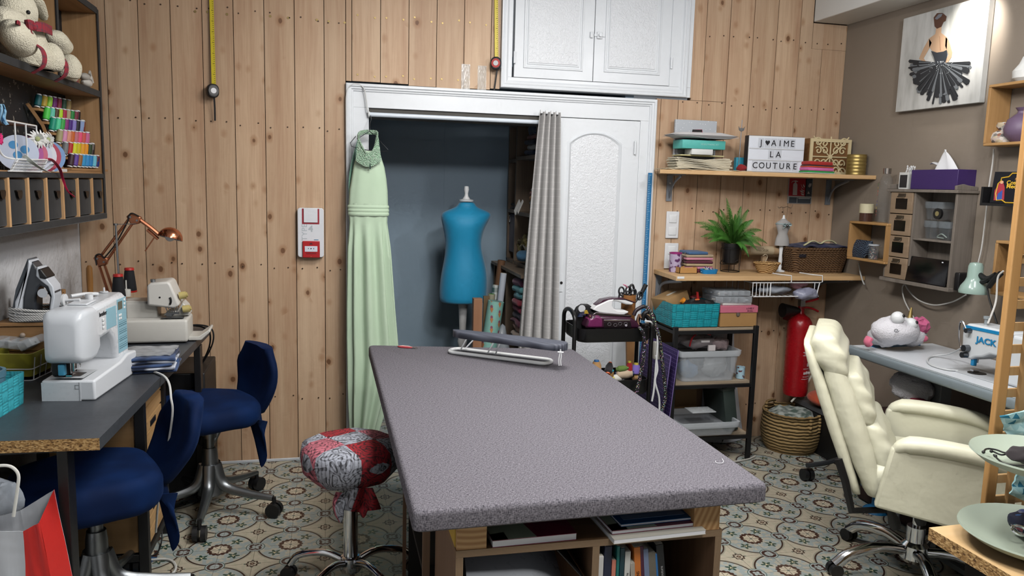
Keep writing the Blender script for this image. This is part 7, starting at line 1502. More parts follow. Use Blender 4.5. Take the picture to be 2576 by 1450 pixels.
for k,(a_,lab) in enumerate(((1690,'violet gridded cutting mat with a pale edge leaning between trolley and metal shelf'),(1672,'darker violet cutting mat behind the first one beside the metal shelf'))):
    mb = MB(); x_ = F(a_,900,3.70).x; y0_ = 3.62; mb.raw([(x_ - .06,y0_,0),(x_ - .056,y0_,0),(x_ - .056,4.0,0),(x_ - .06,4.0,0),(x_ - .005,y0_,.66 - .03 * k),(x_,y0_,.66 - .03 * k),(x_,4.0,.66 - .03 * k),(x_ - .005,4.0,.66 - .03 * k)],[(0,3,2,1),(4,5,6,7),(0,1,5,4),(1,2,6,5),(2,3,7,6),(3,0,4,7)]); single(mb,'cutting_mat',[mcm.m],lab,'cutting mat')

# =============================== metal shelf ===============================
gx0,gx1,gy0,gy1,gz = 1.79,2.262,3.765,4.04,.748
ms = thing('metal_shelf','black steel shelf rack with pale wooden boards under the lower wall shelf','shelf rack',((gx0 + gx1) / 2,3.9,0)); W_GY = wood('greyed_oak','b3a28c','93836e','x',1.2)
for x_ in (gx0,gx1):
    for y_ in (gy0,gy1): mb = MB(); mb.bx(x_ - .012,x_ + .012,y_ - .010,y_ + .010,0,gz + .006); mb.build('post',[M_BLACK],ms,bevel=.001)
for z_ in (gz - .012,.437,.145):
    mb = MB(); mb.bx(gx0 + .012,gx1 - .012,gy0 + .01,gy1 - .01,z_ - .005,z_ + .010); mb.build('board',[W_GY],ms)
    for y_ in (gy0,gy1): mb = MB(); mb.bx(gx0 + .012,gx1 - .012,y_ - .009,y_ + .009,z_ - .022,z_ - .004); mb.build('rail',[M_BLACK],ms)
    for x_ in (gx0,gx1): mb = MB(); mb.bx(x_ - .009,x_ + .009,gy0 + .01,gy1 - .01,z_ - .022,z_ - .004); mb.build('rail',[M_BLACK],ms)
gt_ = gz + .002
M_TQ2 = woven('woven_teal_band','1793a0','0b4f59',24)
q0,q1 = F(1692,822,gy0 + .005),F(1808,820,gy0 + .005)
TB = M4.Translation(((q0.x + q1.x) / 2 + .0,gy0 + .14,gt_))
tk = basket_box('woven_basket','teal woven strap basket full of tools on top of the metal shelf rack','basket',TB,q1.x - q0.x + .01,.27,.125,M_TQ2,taper=.96,r=.008)
kb2 = thing('kraft_box','brown card box tilted in the back of the teal woven basket','box',M=TB @ M4.Translation((-.055,.05,.085)) @ M4.Rotation(-.35,4,'Y') @ M4.Rotation(.2,4,'Z')); mb = MB(); mb.rbox((0,0,.035),(.15,.14,.075),.002,2); mb.build('body',[plain('9c7c52',.8)],kb2); mb = MB(); mb.cb((.01,-.01,.073),(.06,.02,.001)); mb.build('label_strip',[plain('c9c6bd',.6)],kb2)
def bit(lab,x_,y_,z_,r,col,nm='tool',cat='tool',jt=.006,rough=.6):
    mb = MB(); mb.sph(TB @ V((x_,y_,z_)),r,16,10); mb.jit(jt,50,x_ * 9); return single(mb,nm,[plain(col,rough)],lab,cat)
bit('tangle of black lace and cables in the teal woven basket',.04,-.06,.11,(.10,.06,.028),'121214','black_cables','cables',.016)
mb = MB(); a,b = F(1718,757,gy0 + .08),F(1765,795,gy0 + .06); mb.cyl(a + V((.004,0,0)),b,.013,.018,16); ht = thing('hot_glue_gun','black tool with an orange cap sticking out of the teal woven basket','tool',a); mb.build('body',[M_BLK2],ht); mb = MB(); d_ = (b - a).normalized(); mb.cyl(a - d_ * .008,a + d_ * .006,.017,n=18); mb.build('cap',[plain('dd8a26',.4)],ht)
mb = MB(); a,b = F(1754,735,gy0 + .09),F(1757,775,gy0 + .09); mb.cyl(b,a,.008,.007,12); single(mb,'red_tool',[plain('a5201f',.4)],'upright red tool handle in the teal woven basket','tool')
bit('red handled pliers in the teal woven basket',.07,.03,.135,(.035,.02,.012),'6b1c20','pliers','pliers'); bit('orange tipped marker lying on the tools in the teal basket',.035,-.07,.138,(.018,.008,.006),'c8652f','marker_pen','pen',.001)
# lidded box and organisers
q0,q1 = F(1810,819,gy0 + .005),F(1904,818,gy0 + .005); zt_ = F(1860,771,gy0).z; zm_ = F(1860,786,gy0).z
bxm = thing('gift_box','kraft box with a pink lid and round finger hole on the metal shelf rack','box',((q0.x + q1.x) / 2,gy0 + .12,gt_))
mb = MB(); mb.bx(q0.x + .004,q1.x - .004,gy0 + .008,gy0 + .26,gt_,zm_); mb.build('body',[plain('a37c4c',.8)],bxm); mb = MB(); mb.bx(q0.x,q1.x,gy0 + .004,gy0 + .265,zm_ - .003,zt_); ld = mb.build('lid',[plain('c2697e',.6)],bxm,bevel=.001)
c = F(1857,792,gy0 + .004); mb = MB(); mb.cyl(c + V((0,.004,0)),c,.011,n=18); mb.M(1); mb.cyl(c + V((0,0,0)),c + V((0,-.001,0)),.008,n=18); mb.build('finger_hole',[metal('b9b4a8',.3),plain('6b6055',.6)],bxm)
lettering('LOVELY',.013,facing(F(1888,777,gy0) + V((0,.0035,0)),(0,-1,0)),plain('3a1f2c',.6),bxm); lettering('SKULL',.013,facing(F(1888,783,gy0) + V((0,.0035,0)),(0,-1,0)),plain('3a1f2c',.6),bxm)
cx_ = (q0.x + q1.x) / 2; mb = MB(); mb.rbox((cx_,gy0 + .12,zt_ + .006),(.17,.18,.011),.002); single(mb,'notebook',[plain('c6c6c2',.6)],'spiral notebook lying on the pink lid below the clear organiser','notebook')
clear_case('clear compartment organiser box on the notebook over the pink lidded box',M4.Translation((cx_ - .015,gy0 + .12,zt_ + .012)) @ M4.Rotation(-.08,4,'Z'),.21,.19,.035,5,2,('8f979c','a9b0b4','7f8a94','b9b4ac')); clear_case('second clear organiser box stacked topmost above the pink lidded box',M4.Translation((cx_ - .02,gy0 + .125,zt_ + .048)) @ M4.Rotation(.06,4,'Z'),.20,.18,.03,5,2,('8f979c','9f8f90','7f8a94','b9b4ac'))
# storage tubs
def tub(lab,cx_,cy_,z,w_,d_,h_,al=.42,rz=0,ty_='e0e6ec'):
    t_ = thing('plastic_tub',lab,'plastic tub',(cx_,cy_,z),rz,None,local=True); R = lambda s_,zz,g=0: [(x_,y_,zz) for x_,y_ in rrect(w_ * s_ - g,d_ * s_ - g,.02,4)]
    mb = MB(); mb.loft([R(.86,0),R(.97,h_ - .03),R(.97,h_ - .03,.005),R(.86,.004,.006)]); mb.build('body',[clear(ty_,al,.25)],t_); mb = MB(); mb.loft([R(1,h_ - .032),R(1.03,h_ - .02),R(1.04,h_),R(.97,h_),R(.96,h_ - .032)]); mb.build('rim',[clear(ty_,min(1,al + .2),.25)],t_); return t_
z1_ = .449; a = F(1718,965,gy0 - .005); b = F(1852,890,gy0 - .005)
tub('milky plastic tub overflowing with bagged haberdashery on the middle level of the metal rack',2.005,gy0 + .125,z1_,.355,.25,F(1760,885,gy0).z - z1_,.26)
zt2 = F(1760,885,gy0).z
bag('clear zip bag with red contents piled highest in the upper plastic tub',(1.99,gy0 + .13,zt2 + .035),(.12,.08,.045),'c9bfc2',.42,21,.02); bag('crumpled clear bag with a red zip on the upper plastic tub rim',(2.09,gy0 + .10,zt2 + .02),(.06,.06,.035),'d0b9bb',.4,23,.02); bag('blue and white bag inside the upper plastic tub',(1.92,gy0 + .10,z1_ + .06),(.06,.06,.05),'5a86b4',.8,25,.015); bag('white packet bag with paper label inside the upper plastic tub',(2.06,gy0 + .09,z1_ + .07),(.08,.05,.06),'bfc3c6',.8,27,.015)
mb = MB(); mb.sph((1.96,gy0 + .13,z1_ + .09),(.09,.08,.05),16,10); mb.jit(.02,30); single(mb,'dark_fabric',[cloth('23303f')],'dark blue fabric bundle inside the upper plastic tub','fabric')
mb = MB(); mb.cb((1.99,gy0 + .06,zt2 + .045),(.05,.03,.012)); mb.M(1); mb.cb((2.02,gy0 + .03,zt2 + .012),(.04,.012,.03)); single(mb,'paper_tag',[plain('d9d6d4',.6),plain('c6c0c0',.6)],'white paper tags among the bags of the upper plastic tub','tag')
mb = MB(); mb.tube(spline([(1.90,gy0 + .05,zt2 + .02),(1.91,gy0 + .04,zt2 + .07),(1.96,gy0 + .05,zt2 + .095),(2.02,gy0 + .05,zt2 + .08)],5),.008,8,flat=.4); single(mb,'red_zip',[plain('b3242a',.6)],'bright red zip strip curving over the bags in the upper plastic tub','zip')
c = F(1864,950,gy0 + .05); tp = thing('tape_roll','pale blue printed tape roll beside the upper plastic tub','tape',(c.x,gy0 + .06,z1_)); mb = MB(); mtp = Mat('printed_tape','9fbccb',.5); v = mtp.coord(); mtp.col(mtp.mix(mtp.noise(v,45,1).gt(.6,.03),'a5c4d2','5c3036')); mb.lathe([(.024,0),(.024,.065),(.020,.065),(.012,.06),(.012,0)],(c.x,gy0 + .06,z1_),22); mb.build('roll',[mtp.m],tp)
z2_ = .158; tub('empty translucent plastic tub on the lowest level of the metal rack',2.0,gy0 + .09,z2_,.345,.28,F(1780,1062,gy0 - .03).z - z2_,.26)
mb = MB(); mb.rbox((1.97,gy0 + .02,z2_ + .13),(.14,.1,.006),.002); single(mb,'plastic_sheet',[clear('d5dadd',.5)],'loose plastic sheet inside the lower plastic tub','plastic sheet')
a = F(1845,1120,gy0 + .06); mgb = thing('metal_case','dark green-grey metal tool case standing slanted on the lowest level of the metal rack','tool case',M=M4.Translation((2.175,gy0 + .15,z2_)) @ M4.Rotation(-.16,4,'Y')); mb = MB(); mb.rbox((0,0,.125),(.07,.25,.25),.003,2); mb.build('body',[plain('3f4a46',.45,.4)],mgb); mb = MB(); mb.bx(-.037,.037,-.127,.127,.235,.252); mb.build('lid_edge',[plain('59625e',.45,.4)],mgb)
mb = MB(); mb.bx(1.81,2.08,gy1 + .012,gy1 + .02,.0,.70); single(mb,'cardboard_sheet',[plain('a3815a',.8)],'plain brown cardboard sheet standing behind the metal rack','cardboard')
mb = MB(); a = F(1880,840,gy1 + .03); 
def pr_(u,v):
    xb0,xb1 = 2.13 + .02 * v,2.31 + .10 * (1 - v) ** 1.5 + .01; return (xb0 + (xb1 - xb0) * u,gy1 + .072 - .09 * math.sin(PI * u) * (.3 + .3 * (1 - v)) - .03 * (1 - v),.005 + .73 * v)
mb.grid(pr_,22,18,.002); single(mb,'pattern_paper_roll',[plain('c3c5c9',.6)],'large white paper sheet curled upright behind the metal rack','paper roll')
cable('floor_cable','white cable on the tiles under the metal rack',[at(1830,1165,z=.006),at(1860,1160,z=.006),at(1885,1155,z=.006),at(1900,1148,z=.006),at(1893,1150,z=.006)],.005,'b9b6ae')
# =============================== extinguisher, floor basket ===============================
ey = 3.99; E_ = lambda a_,b_,d=0: at(a_,b_,y=ey + d)
ex = thing('fire_extinguisher','red fire extinguisher with a black horn, hung on the pine wall under the lower shelf','fire extinguisher',E_(2005,990)); cB,cT = E_(2003,985),E_(2012,806); rr = (E_(2037,880).x - E_(1983,880).x) / 2
zB,zT,xc = cB.z,E_(2012,784).z,(E_(2003,880).x + E_(2012,880).x) / 2
mb = MB(); mb.lathe([(rr * .75,zB - .02),(rr * .92,zB - .016),(rr,zB + .01),(rr,zT - .09),(rr * .93,zT - .06),(rr * .72,zT - .035),(rr * .4,zT - .02),(rr * .27,zT - .008),(rr * .25,zT + .03)],(xc,ey,0),36); mb.build('cylinder',[plain('9a121a',.28)],ex)
mlb = plain('c9bfc2',.5)
def cyl_lab(z0,z1,a0,a1,mt,nm,r=rr + .0008):
    mb = MB(); mb.grid(lambda u,v: (xc + r * math.sin(a0 + (a1 - a0) * u),ey - r * math.cos(a0 + (a1 - a0) * u),z0 + (z1 - z0) * v),10,1,.0005); return mb.build(nm,[mt],ex)
zL0,zL1 = E_(2005,948).z,E_(2005,880).z; H = zL1 - zL0
for (f0,f1) in ((.97,1),(.86,.88),(0,.015)): cyl_lab(zL0 + H * f0,zL0 + H * f1,-.15,1.15,mlb,'label_line')
for (f0,f1) in ((.62,.84),(.45,.60)): cyl_lab(zL0 + H * f0,zL0 + H * f1,-.1,.25,plain('8c1820',.5),'label_field'); cyl_lab(zL0 + H * f0 + .002,zL0 + H * f1 - .002,.3,.9,mlb if f0 < .6 else plain('9c5058',.5),'label_field')
for f in (.90,.925,.95,.39,.365,.10,.075): cyl_lab(zL0 + H * f,zL0 + H * (f + .008),-.05,1.0,mlb,'label_line')
TA = facing((xc + rr * math.sin(.32),ey - rr * math.cos(.32) - .0025,zL0 + H * .24),(math.sin(.32),-math.cos(.32),0)); lettering('andrieu',.026,TA,plain('ddd5d5',.5),ex,bold=.0008,sx=.75)
mb = MB(); mb.cyl((xc,ey,zT + .02),(xc,ey,zT + .06),.013,n=14); mb.cb((xc,ey,zT + .05),(.03,.03,.035)); mb.build('valve',[M_STEEL],ex)
mb = MB(); mb.tube(spline([E_(2012,772),E_(2022,762),E_(2042,757),E_(2058,752)],4),.008,8,flat=.8); mb.build('lever',[plain('a3161e',.4)],ex)
mb = MB(); mb.tube(spline([E_(2014,780),E_(2028,774),E_(2046,778),E_(2058,784)],4),.008,8,flat=.8); mb.build('lever',[plain('a3161e',.4)],ex)
mb = MB(); a,b = E_(2012,782),E_(1968,781); mb.cyl(a,a + (b - a) * .22,.016,.02,20); mb.cyl(a + (b - a) * .2,b,.022,.042,24); mb.build('horn',[plain('0e0e10',.5)],ex)
mb = MB(); mb.cb((xc,(ey + D) / 2 + .03,zT - .05),(.05,D - ey - .03,.04)); mb.build('wall_hook',[plain('8a1620',.5)],ex)
by = 3.90; B_ = lambda a_,b_: at(a_,b_,y=by); fb = thing('floor_basket','round natural rush basket with handles on the tiles under the fire extinguisher','basket',(B_(1988,1100).x,by,0)); bc = B_(1988,1100).x; zr = B_(1988,1035).z
mrs = Mat('rush_weave','8d6f45',.85); x,y,z = mrs.xyz(); wv = (z * 330 + mrs.noise(mrs.coord(),22,1) * 5).sin() * .5 + .5; bands = (z * 9 + .3).sin().gt(.3,.4); mrs.col(mrs.mix(wv * .45,mrs.mix(bands * .6,'8a6a42','c4a66e'),'54402a')); mrs.bump(wv,1.0,.012)
r0 = (B_(2056,1080).x - B_(1925,1080).x) / 2
mb = MB(); mb.lathe([(r0 * .80,0),(r0 * .93,.04),(r0 * 1.0,zr * .45),(r0 * .98,zr * .8),(r0 * .94,zr),(r0 * .88,zr),(r0 * .9,zr * .6),(r0 * .8,.06),(.001,.05)],(bc,by,0),44); mb.build('body',[mrs.m],fb)
mb = MB(); mb.tube([(bc + r0 * .93 * math.cos(a),by + r0 * .93 * math.sin(a),zr + .002 * math.sin(a * 30)) for a in [2 * PI * k / 80 for k in range(80)]],.009,6,loop=True); mb.build('rim',[mrs.m],fb)
for (p0,p1,yy) in (((1958,1035),(1952,1008),1),((1998,1072),(2035,1072),-1)):
    mb = MB(); 
    if yy > 0: mb.tube(spline([(bc - .12,by + .08,zr - .01),(bc - .11,by + .09,zr + .035),(bc - .05,by + .11,zr + .035),(bc - .04,by + .11,zr - .01)],5),.009,8)
    else: mb.tube(spline([(bc + .01,by - r0 * .98,zr * .62),(bc + .012,by - r0 * .97,zr * .9),(bc + .012,by - r0 * .9,zr + .012)],4),.010,8); mb.tube(spline([(bc + .08,by - r0 * .86,zr * .62),(bc + .082,by - r0 * .85,zr * .9),(bc + .08,by - r0 * .8,zr + .012)],4),.010,8)
    mb.build('handle',[mrs.m],fb)
mb = MB(); mb.sph((bc - .005,by,zr - .02),(r0 * .78,r0 * .75,.035),22,12); mb.jit(.022,20); single(mb,'fabric_scraps',[cloth('a9b0aa','4a5a52',0,.9,.4,26)],'green and white printed scraps filling the rush basket','fabric',kind='stuff')
# black appliance with orange cushion; cable
mx_ = 2.70; pA_,pB_ = at(2005,1003,x=mx_),at(2107,1050,x=mx_); zt_ = pB_.z; Y0_,Y1_ = max(3.28,pB_.y - .04),4.02; bk_ = thing('paper_shredder','black boxy machine with a grey slotted lid on the tiles behind the cream armchair','appliance',(2.8,3.6,0))
mb = MB(); mb.bx(mx_ + .004,2.93,Y0_,Y1_,0,zt_ - .03); mb.build('body',[plain('101012',.5)],bk_,bevel=.008); mb = MB(); mb.bx(mx_,2.932,Y0_ - .004,Y1_,zt_ - .03,zt_); mb.M(1); mb.bx(mx_ + .08,mx_ + .10,Y0_ + .1,Y1_ - .1,zt_ - .001,zt_ + .001); mb.build('lid',[plain('4a4a4e',.4),M_BLACK],bk_,bevel=.006)
c = at(2095,978,y=Y0_ + .22); mb = MB(); mb.sph((2.79,c.y,zt_ + .045),(.13,.15,.045),28,14); single(mb,'round_cushion',[cloth('b0482a')],'rust orange round cushion lying on the black machine','cushion')
cable('wall_cable','white cable slanting from behind the armchair to the rush basket',[F(2062,885,3.95),F(2052,925,3.95),F(2030,965,3.95),F(2010,990,3.95),F(1990,1012,3.95)],.006,'bdb8ac')
# =============================== taupe wall ===============================
def Rw(a,b,x): return at(a,b,x=x)
WF = lambda x: facing((x,0,0),(-1,0,0))            # local x = -y, local y = z, out = -x
def rpoly(mb,P,x,t=.0006): mb.prism([(-Rw(a,b,x).y,Rw(a,b,x).z) for a,b in P],t,WF(x))
# canvas painting
pxp = 2.905; pt = thing('canvas_painting','square canvas painting of a dancer in a black tutu, hung on the taupe wall','painting',Rw(2360,280,pxp)); yA,yB = Rw(2263,160,pxp).y,Rw(2474,150,pxp).y; z0,z1 = Rw(2360,270,pxp).z,Rw(2273,47,pxp).z
mcs = Mat('grey_wash_canvas','c9c9c4',.35); x,y,z = mcs.xyz(); n_ = mcs.noise(mcs.comb(x,y * 9,z * 2.2),1.4,3,.6); mcs.col(mcs.ramp(n_,[(.3,'a3a49f'),(.5,'c6c6c2'),(.7,'d6d6d2')]))
mb = MB(); mb.bx(pxp,RW - .002,yB,yA,z0,z1); mb.build('canvas',[mcs.m],pt,bevel=.002)
def art(nm,mt,P,d): mb = MB(); rpoly(mb,[(1960 + a / 3.625,b / 3.625) for a,b in P],pxp - d); mb.build(nm,[mt],pt)
M_SK = plain('c9a585',.6); M_TU = plain('26292d',.6); M_TG = plain('6d7276',.6)
for nm_,P_ in (('torso',[(1435,245),(1480,245),(1478,300),(1535,345),(1528,460),(1500,475),(1440,482),(1395,462),(1370,430),(1368,352),(1425,310)]),('arm',[(1368,352),(1392,390),(1370,440),(1318,532),(1348,575),(1325,582),(1276,535),(1318,440)]),('arm',[(1520,340),(1545,365),(1580,480),(1572,520),(1520,598),(1498,590),(1545,500),(1515,420)])): art(nm_,M_SK,P_,.001)
art('back_shadow',plain('b08c6e',.6),[(1462,330),(1468,330),(1476,460),(1466,462)],.0016)
art('hair',plain('5a3d30',.6),[(1415,210),(1410,160),(1440,120),(1490,118),(1528,150),(1520,190),(1500,200),(1480,245),(1440,262),(1418,240)],.0016); art('hair_flower',plain('7c8088',.5),[(1420,170),(1455,130),(1490,125),(1480,150),(1440,180)],.0022)
r3 = random.Random(5); mbt = MB(); mbs = MB()
def stroke(mb,a,r0_,r1_,w_,d):
    cx_,cy_ = 1470,575; c_,s_ = math.cos(a),math.sin(a); P = [(cx_ + c_ * r0_ - s_ * w_ * .25,cy_ + s_ * r0_ * .9 + c_ * w_ * .25),(cx_ + c_ * r1_ - s_ * w_,cy_ + s_ * r1_ + c_ * w_),(cx_ + c_ * (r1_ + 12),cy_ + s_ * (r1_ + 8)),(cx_ + c_ * r1_ + s_ * w_,cy_ + s_ * r1_ - c_ * w_),(cx_ + c_ * r0_ + s_ * w_ * .25,cy_ + s_ * r0_ * .9 - c_ * w_ * .25)]
    rpoly(mb,[(1960 + u / 3.625,v / 3.625) for u,v in P],pxp - d,.0004)
for i in range(90):
    a = -.02 + (PI + .04) * (i % 45 + r3.random() * 1.6) / 45; L = (285 + 95 * math.sin(a) ** 2) * r3.uniform(.62,1.0); stroke(mbs if i % 3 == 1 else mbt,a,r3.uniform(0,60),L,r3.uniform(8,22),.0018 + .00004 * i)
mbt.build('tutu',[M_TU],pt); mbs.build('tutu_tulle',[M_TG],pt)
art('bodice',plain('33383f',.4),[(1385,465),(1440,480),(1500,470),(1528,455),(1535,500),(1510,590),(1430,590),(1410,520)],.0062)
mb = MB()
for i in range(70): a,r_ = r3.uniform(-.3,PI + .3),r3.uniform(0,170); u,v = 1470 + r_ * math.cos(a),560 + r_ * .7 * math.sin(a); p = Rw(1960 + u / 3.625,v / 3.625,pxp - .0068); mb.cb(p,(.0006,.0022,.0022))
mb.build('glitter',[plain('e0e6ea',.3)],pt,kind='stuff')
# picture spotlight
sp_o = thing('picture_light','small white ceiling spotlight aimed at the dancer painting','spotlight',(2.66,3.0,2.44)); mb = MB(); mb.cyl((2.66,2.96,2.447),(2.66,2.96,2.41),.03,n=18); mb.build('base',[M_WHITE],sp_o)
# wooden cube shelves
W_CB = wood('cube_oak','c49b68','a37a48','y',1.2); W_CBZ = wood('cube_oak_upright','bd9462','9c7343','z',1.2)
def cube(lab,xf,yn,yf,z0,z1,t=.013):
    c_ = thing('cube_shelf',lab,'wall shelf',((xf + RW) / 2,(yn + yf) / 2,z0)); X1 = RW - .002
    for a,b in ((z0,z0 + t),(z1 - t,z1)): mb = MB(); mb.bx(xf,X1,yn,yf,a,b); mb.build('board',[W_CB],c_,bevel=.003)
    for a,b in ((yn,yn + t),(yf - t,yf)): mb = MB(); mb.bx(xf,X1,a,b,z0 + t,z1 - t); mb.build('upright',[W_CBZ],c_,bevel=.001)
    return c_
def span(x,p0,p1): return Rw(*p0,x),Rw(*p1,x)
x1 = 2.80; a,b = span(x1,(2137,558),(2224,665)); z1b,z0b = Rw(2180,559,x1).z,Rw(2180,659,x1).z
cube('small oak cube shelf on the taupe wall holding a navy pouch, nearest the pine shelves',x1,b.y,a.y,z0b,z1b); cy1,cz1_ = (a.y + b.y) / 2,z0b + .013
x2 = .5 * (Rw(2478,300,2.9).x) ; yf2 = Rw(2533,300,RW).y; x2 = at(2479,300,y=yf2).x; z1c,z0c = at(2478,213,y=yf2).z,at(2468,368,y=yf2).z
cube('oak cube shelf high on the taupe wall beside the painting, with a purple vase',x2,yf2 - .34,yf2,z0c,z1c)
x3 = 2.80; yf3 = Rw(2500,650,x3).y; z1d,z0d = Rw(2510,605,x3).z,Rw(2500,742,x3).z
cube('oak cube shelf low on the taupe wall behind the clip lamp',x3,yf3 - .28,yf3,z0d,z1d)
# contents of the cubes
c = Rw(2166,640,x1 + .05); po_ = thing('makeup_pouch','navy fan-patterned pouch in the small oak cube shelf','pouch',(x1 + .06,c.y,cz1_)); mfan = Mat('navy_fans','141b2c',.6); x,y,z = mfan.xyz(); d1 = ((y * 18).frac() - .5); d2 = ((z * 18).frac()); rr2 = (d1 * d1 + d2 * d2).sqrt(); mfan.col(mfan.mix((rr2 * 40).sin().gt(.75,.1) * z.gt(.0,.01),'121a2b','5f7488'))
mb = MB(); W_ = .075; mb.loft([[(x1 + .05 + y_ * k2,c.y + x_ * k1,cz1_ + zz) for x_,y_ in rrect(.14,.05,.015)] for zz,k1,k2 in ((0,.8,1),(.03,1,1.1),(.07,1.08,.8),(.095,1.12,.25))]); mb.jit(.004,20); mb.build('body',[mfan.m],po_,ang=70)
c = Rw(2198,640,x1 + .03); jb = thing('glass_jar','small clear jar of buttons beside the navy pouch in the oak cube','jar',(x1 + .02,c.y,cz1_)); mb = MB(); mb.lathe([(.026,0),(.027,.075),(.024,.075),(.023,.004),(.001,.004)],(x1 + .028,c.y,cz1_),24); mb.build('glass',[glass('a9b0b4',.1)],jb)
mb = MB(); 
for k in range(50): mb.mi = k % 3; a_ = rnd.random() * 6.28; q = rnd.random() * .018; mb.sph((x1 + .028 + q * math.cos(a_),c.y + q * math.sin(a_),cz1_ + .006 + rnd.random() * .06),.004,6,4)
mb.build('buttons',[plain('7a4a44',.5),plain('b5a99c',.5),plain('3f4a56',.5)],jb,kind='stuff'); mb = MB(); mb.cyl((x1 + .028,c.y,cz1_ + .075),(x1 + .028,c.y,cz1_ + .082),.028,n=24); mb.build('lid',[plain('b9bcc0',.3)],jb)
zc1 = z1b; c = Rw(2178,552,x1 + .06); cj = thing('cream_jar','brown glass jar with a broad cream lid on top of the small oak cube shelf','jar',(c.x,c.y,zc1)); hj = Rw(2178,513,x1 + .06).z - zc1
mb = MB(); mb.cyl((c.x,c.y,zc1),(c.x,c.y,zc1 + hj * .5),.034,n=28); mb.build('body',[plain('4a3229',.15)],cj); mb = MB(); mb.lathe([(.037,hj * .48),(.037,hj * .97),(.034,hj),(.001,hj)],(c.x,c.y,zc1),28); mb.build('lid',[plain('cfc7a6',.4)],cj)
c = Rw(2221,556,x1 + .06); wb_ = thing('water_bottle','tall clear water bottle with steel cap and rainbow lettering on the small oak cube','bottle',(c.x,c.y,zc1)); hb_ = Rw(2223,424,x1 + .06).z - zc1; r_ = .036
mb = MB(); mb.lathe([(r_ * .9,0),(r_,.01),(r_,hb_ * .70),(r_ * .85,hb_ * .80),(r_ * .5,hb_ * .88),(r_ * .5,hb_ * .92)],(c.x,c.y,zc1),30,cap=(True,False)); mb.build('bottle_body',[glass('8a9296',.10)],wb_); mb = MB(); mb.cyl((c.x,c.y,zc1 + hb_ * .9),(c.x,c.y,zc1 + hb_),r_ * .55,n=24); mb.build('cap',[metal('a9a49f',.25)],wb_)
for k,(ch,cc_) in enumerate(zip('SUPER SOFT'[::-1],['4a9a4a','c9a02a','c9552a','b82a3a','000000','5a3aa0','2a6ac0','c9b02a','c95a2a','b52a4a'])):
    if ch != ' ': lettering(ch,.020,facing((c.x - r_ * .8,c.y + r_ * .62,zc1 + hb_ * (.70 - .062 * k)),(-1,.75,0)) @ M4.Rotation(PI / 2,4,'Z'),plain(cc_,.5),wb_,'letter')
cable('charging_cable','short white cable with a plug end hanging under the small oak cube shelf',[Rw(2160,662,2.90),Rw(2165,690,2.90),Rw(2172,712,2.90),Rw(2175,716,2.90)],.004,'c9c9c6')
zc2 = z0c + .013; c = at(2517,355,x=x2 + .07); bgk = thing('fabric_pouch','triangle-print drawstring pouch in the high oak cube shelf','pouch',(c.x,c.y,zc2)); mtr = Mat('triangle_print','c9c3bb',.8); v = mtr.coord(); tv = mtr.voro(v,75,1); sep = mtr.n('ShaderNodeSeparateColor'); mtr.nt.links.new(tv.v,sep.inputs[0]); mtr.col(mtr.ramp(X(mtr.nt,sep.outputs[0]),[(.0,'2b2624'),(.3,'cfc9c1'),(.6,'8c5a45'),(.8,'b9aa90')]))
mb = MB(); mb.loft([[(c.x + r2_ * math.cos(t) * .8,c.y + r2_ * math.sin(t),zc2 + zz) for t in [2 * PI * q / 20 for q in range(20)]] for zz,r2_ in ((0,.05),(.02,.058),(.045,.045),(.06,.014),(.075,.03),(.09,.024))]); mb.jit(.006,30); mb.build('body',[mtr.m],bgk,ang=70)
c = at(2566,355,x=x2 + .09); mb = MB(); mb.lathe([(.03,0),(.062,.03),(.068,.06),(.055,.10),(.022,.125),(.02,.135),(.03,.15)],(c.x,c.y + .0,zc2),28); single(mb,'vase',[plain('6b5870',.5)],'round matte purple vase in the high oak cube shelf','vase')
c = at(2576,190,x=x2 + .08); mb = MB(); mb.lathe([(.03,0),(.05,.02),(.052,.05),(.03,.08),(.018,.11)],(c.x,c.y - .01,z1c),24); single(mb,'white_vase',[plain('dcdcd8',.3)],'white rounded ornament on top of the high oak cube shelf','vase')
# weathered cabinet
yn = Rw(2462,478,RW).y; xf = at(2403,560,y=yn).x; yfar = at(2240,480,x=xf).y; zt_ = at(2320,477,x=xf).z; zb_ = at(2222,703,x=xf).z
W_WE = wood('weathered_grey_wood','8b8278','6a6158','z',1.3,rough=.75,ck='54483c'); W_WX = wood('weathered_brown_wood','a18a72','857058','y',1.5,rough=.7)
cb_ = thing('wall_cabinet','weathered grey wooden wall cabinet with four little window drawers on the taupe wall','cabinet',((xf + RW) / 2,(yn + yfar) / 2,zb_)); t = .014
def slabc(nm,x0,x1_,y0,y1_,z0,z1_,mt=W_WE,**k): mb = MB(); mb.bx(x0,x1_,y0,y1_,z0,z1_); return mb.build(nm,[mt],cb_,bevel=.0015,**k)
X1 = RW - .002; ysp = at(2292,600,x=xf).y
slabc('top',xf - .012,X1,yn - .01,yfar + .012,zt_ - t,zt_); slabc('bottom',xf - .012,X1,yn - .01,yfar + .012,zb_ - .004,zb_ + t); slabc('side',xf,X1,yn,yn + t,zb_ + t,zt_ - t); slabc('side',xf,X1,yfar - t,yfar,zb_ + t,zt_ - t); slabc('partition',xf,X1,ysp - .006,ysp + .006,zb_ + t,zt_ - t); slabc('back',X1 - .008,X1,yn + t,yfar - t,zb_ + t,zt_ - t)
zsh = at(2340,603,x=xf).z; slabc('shelf',xf + .004,X1 - .008,yn + t,ysp - .006,zsh - .010,zsh)
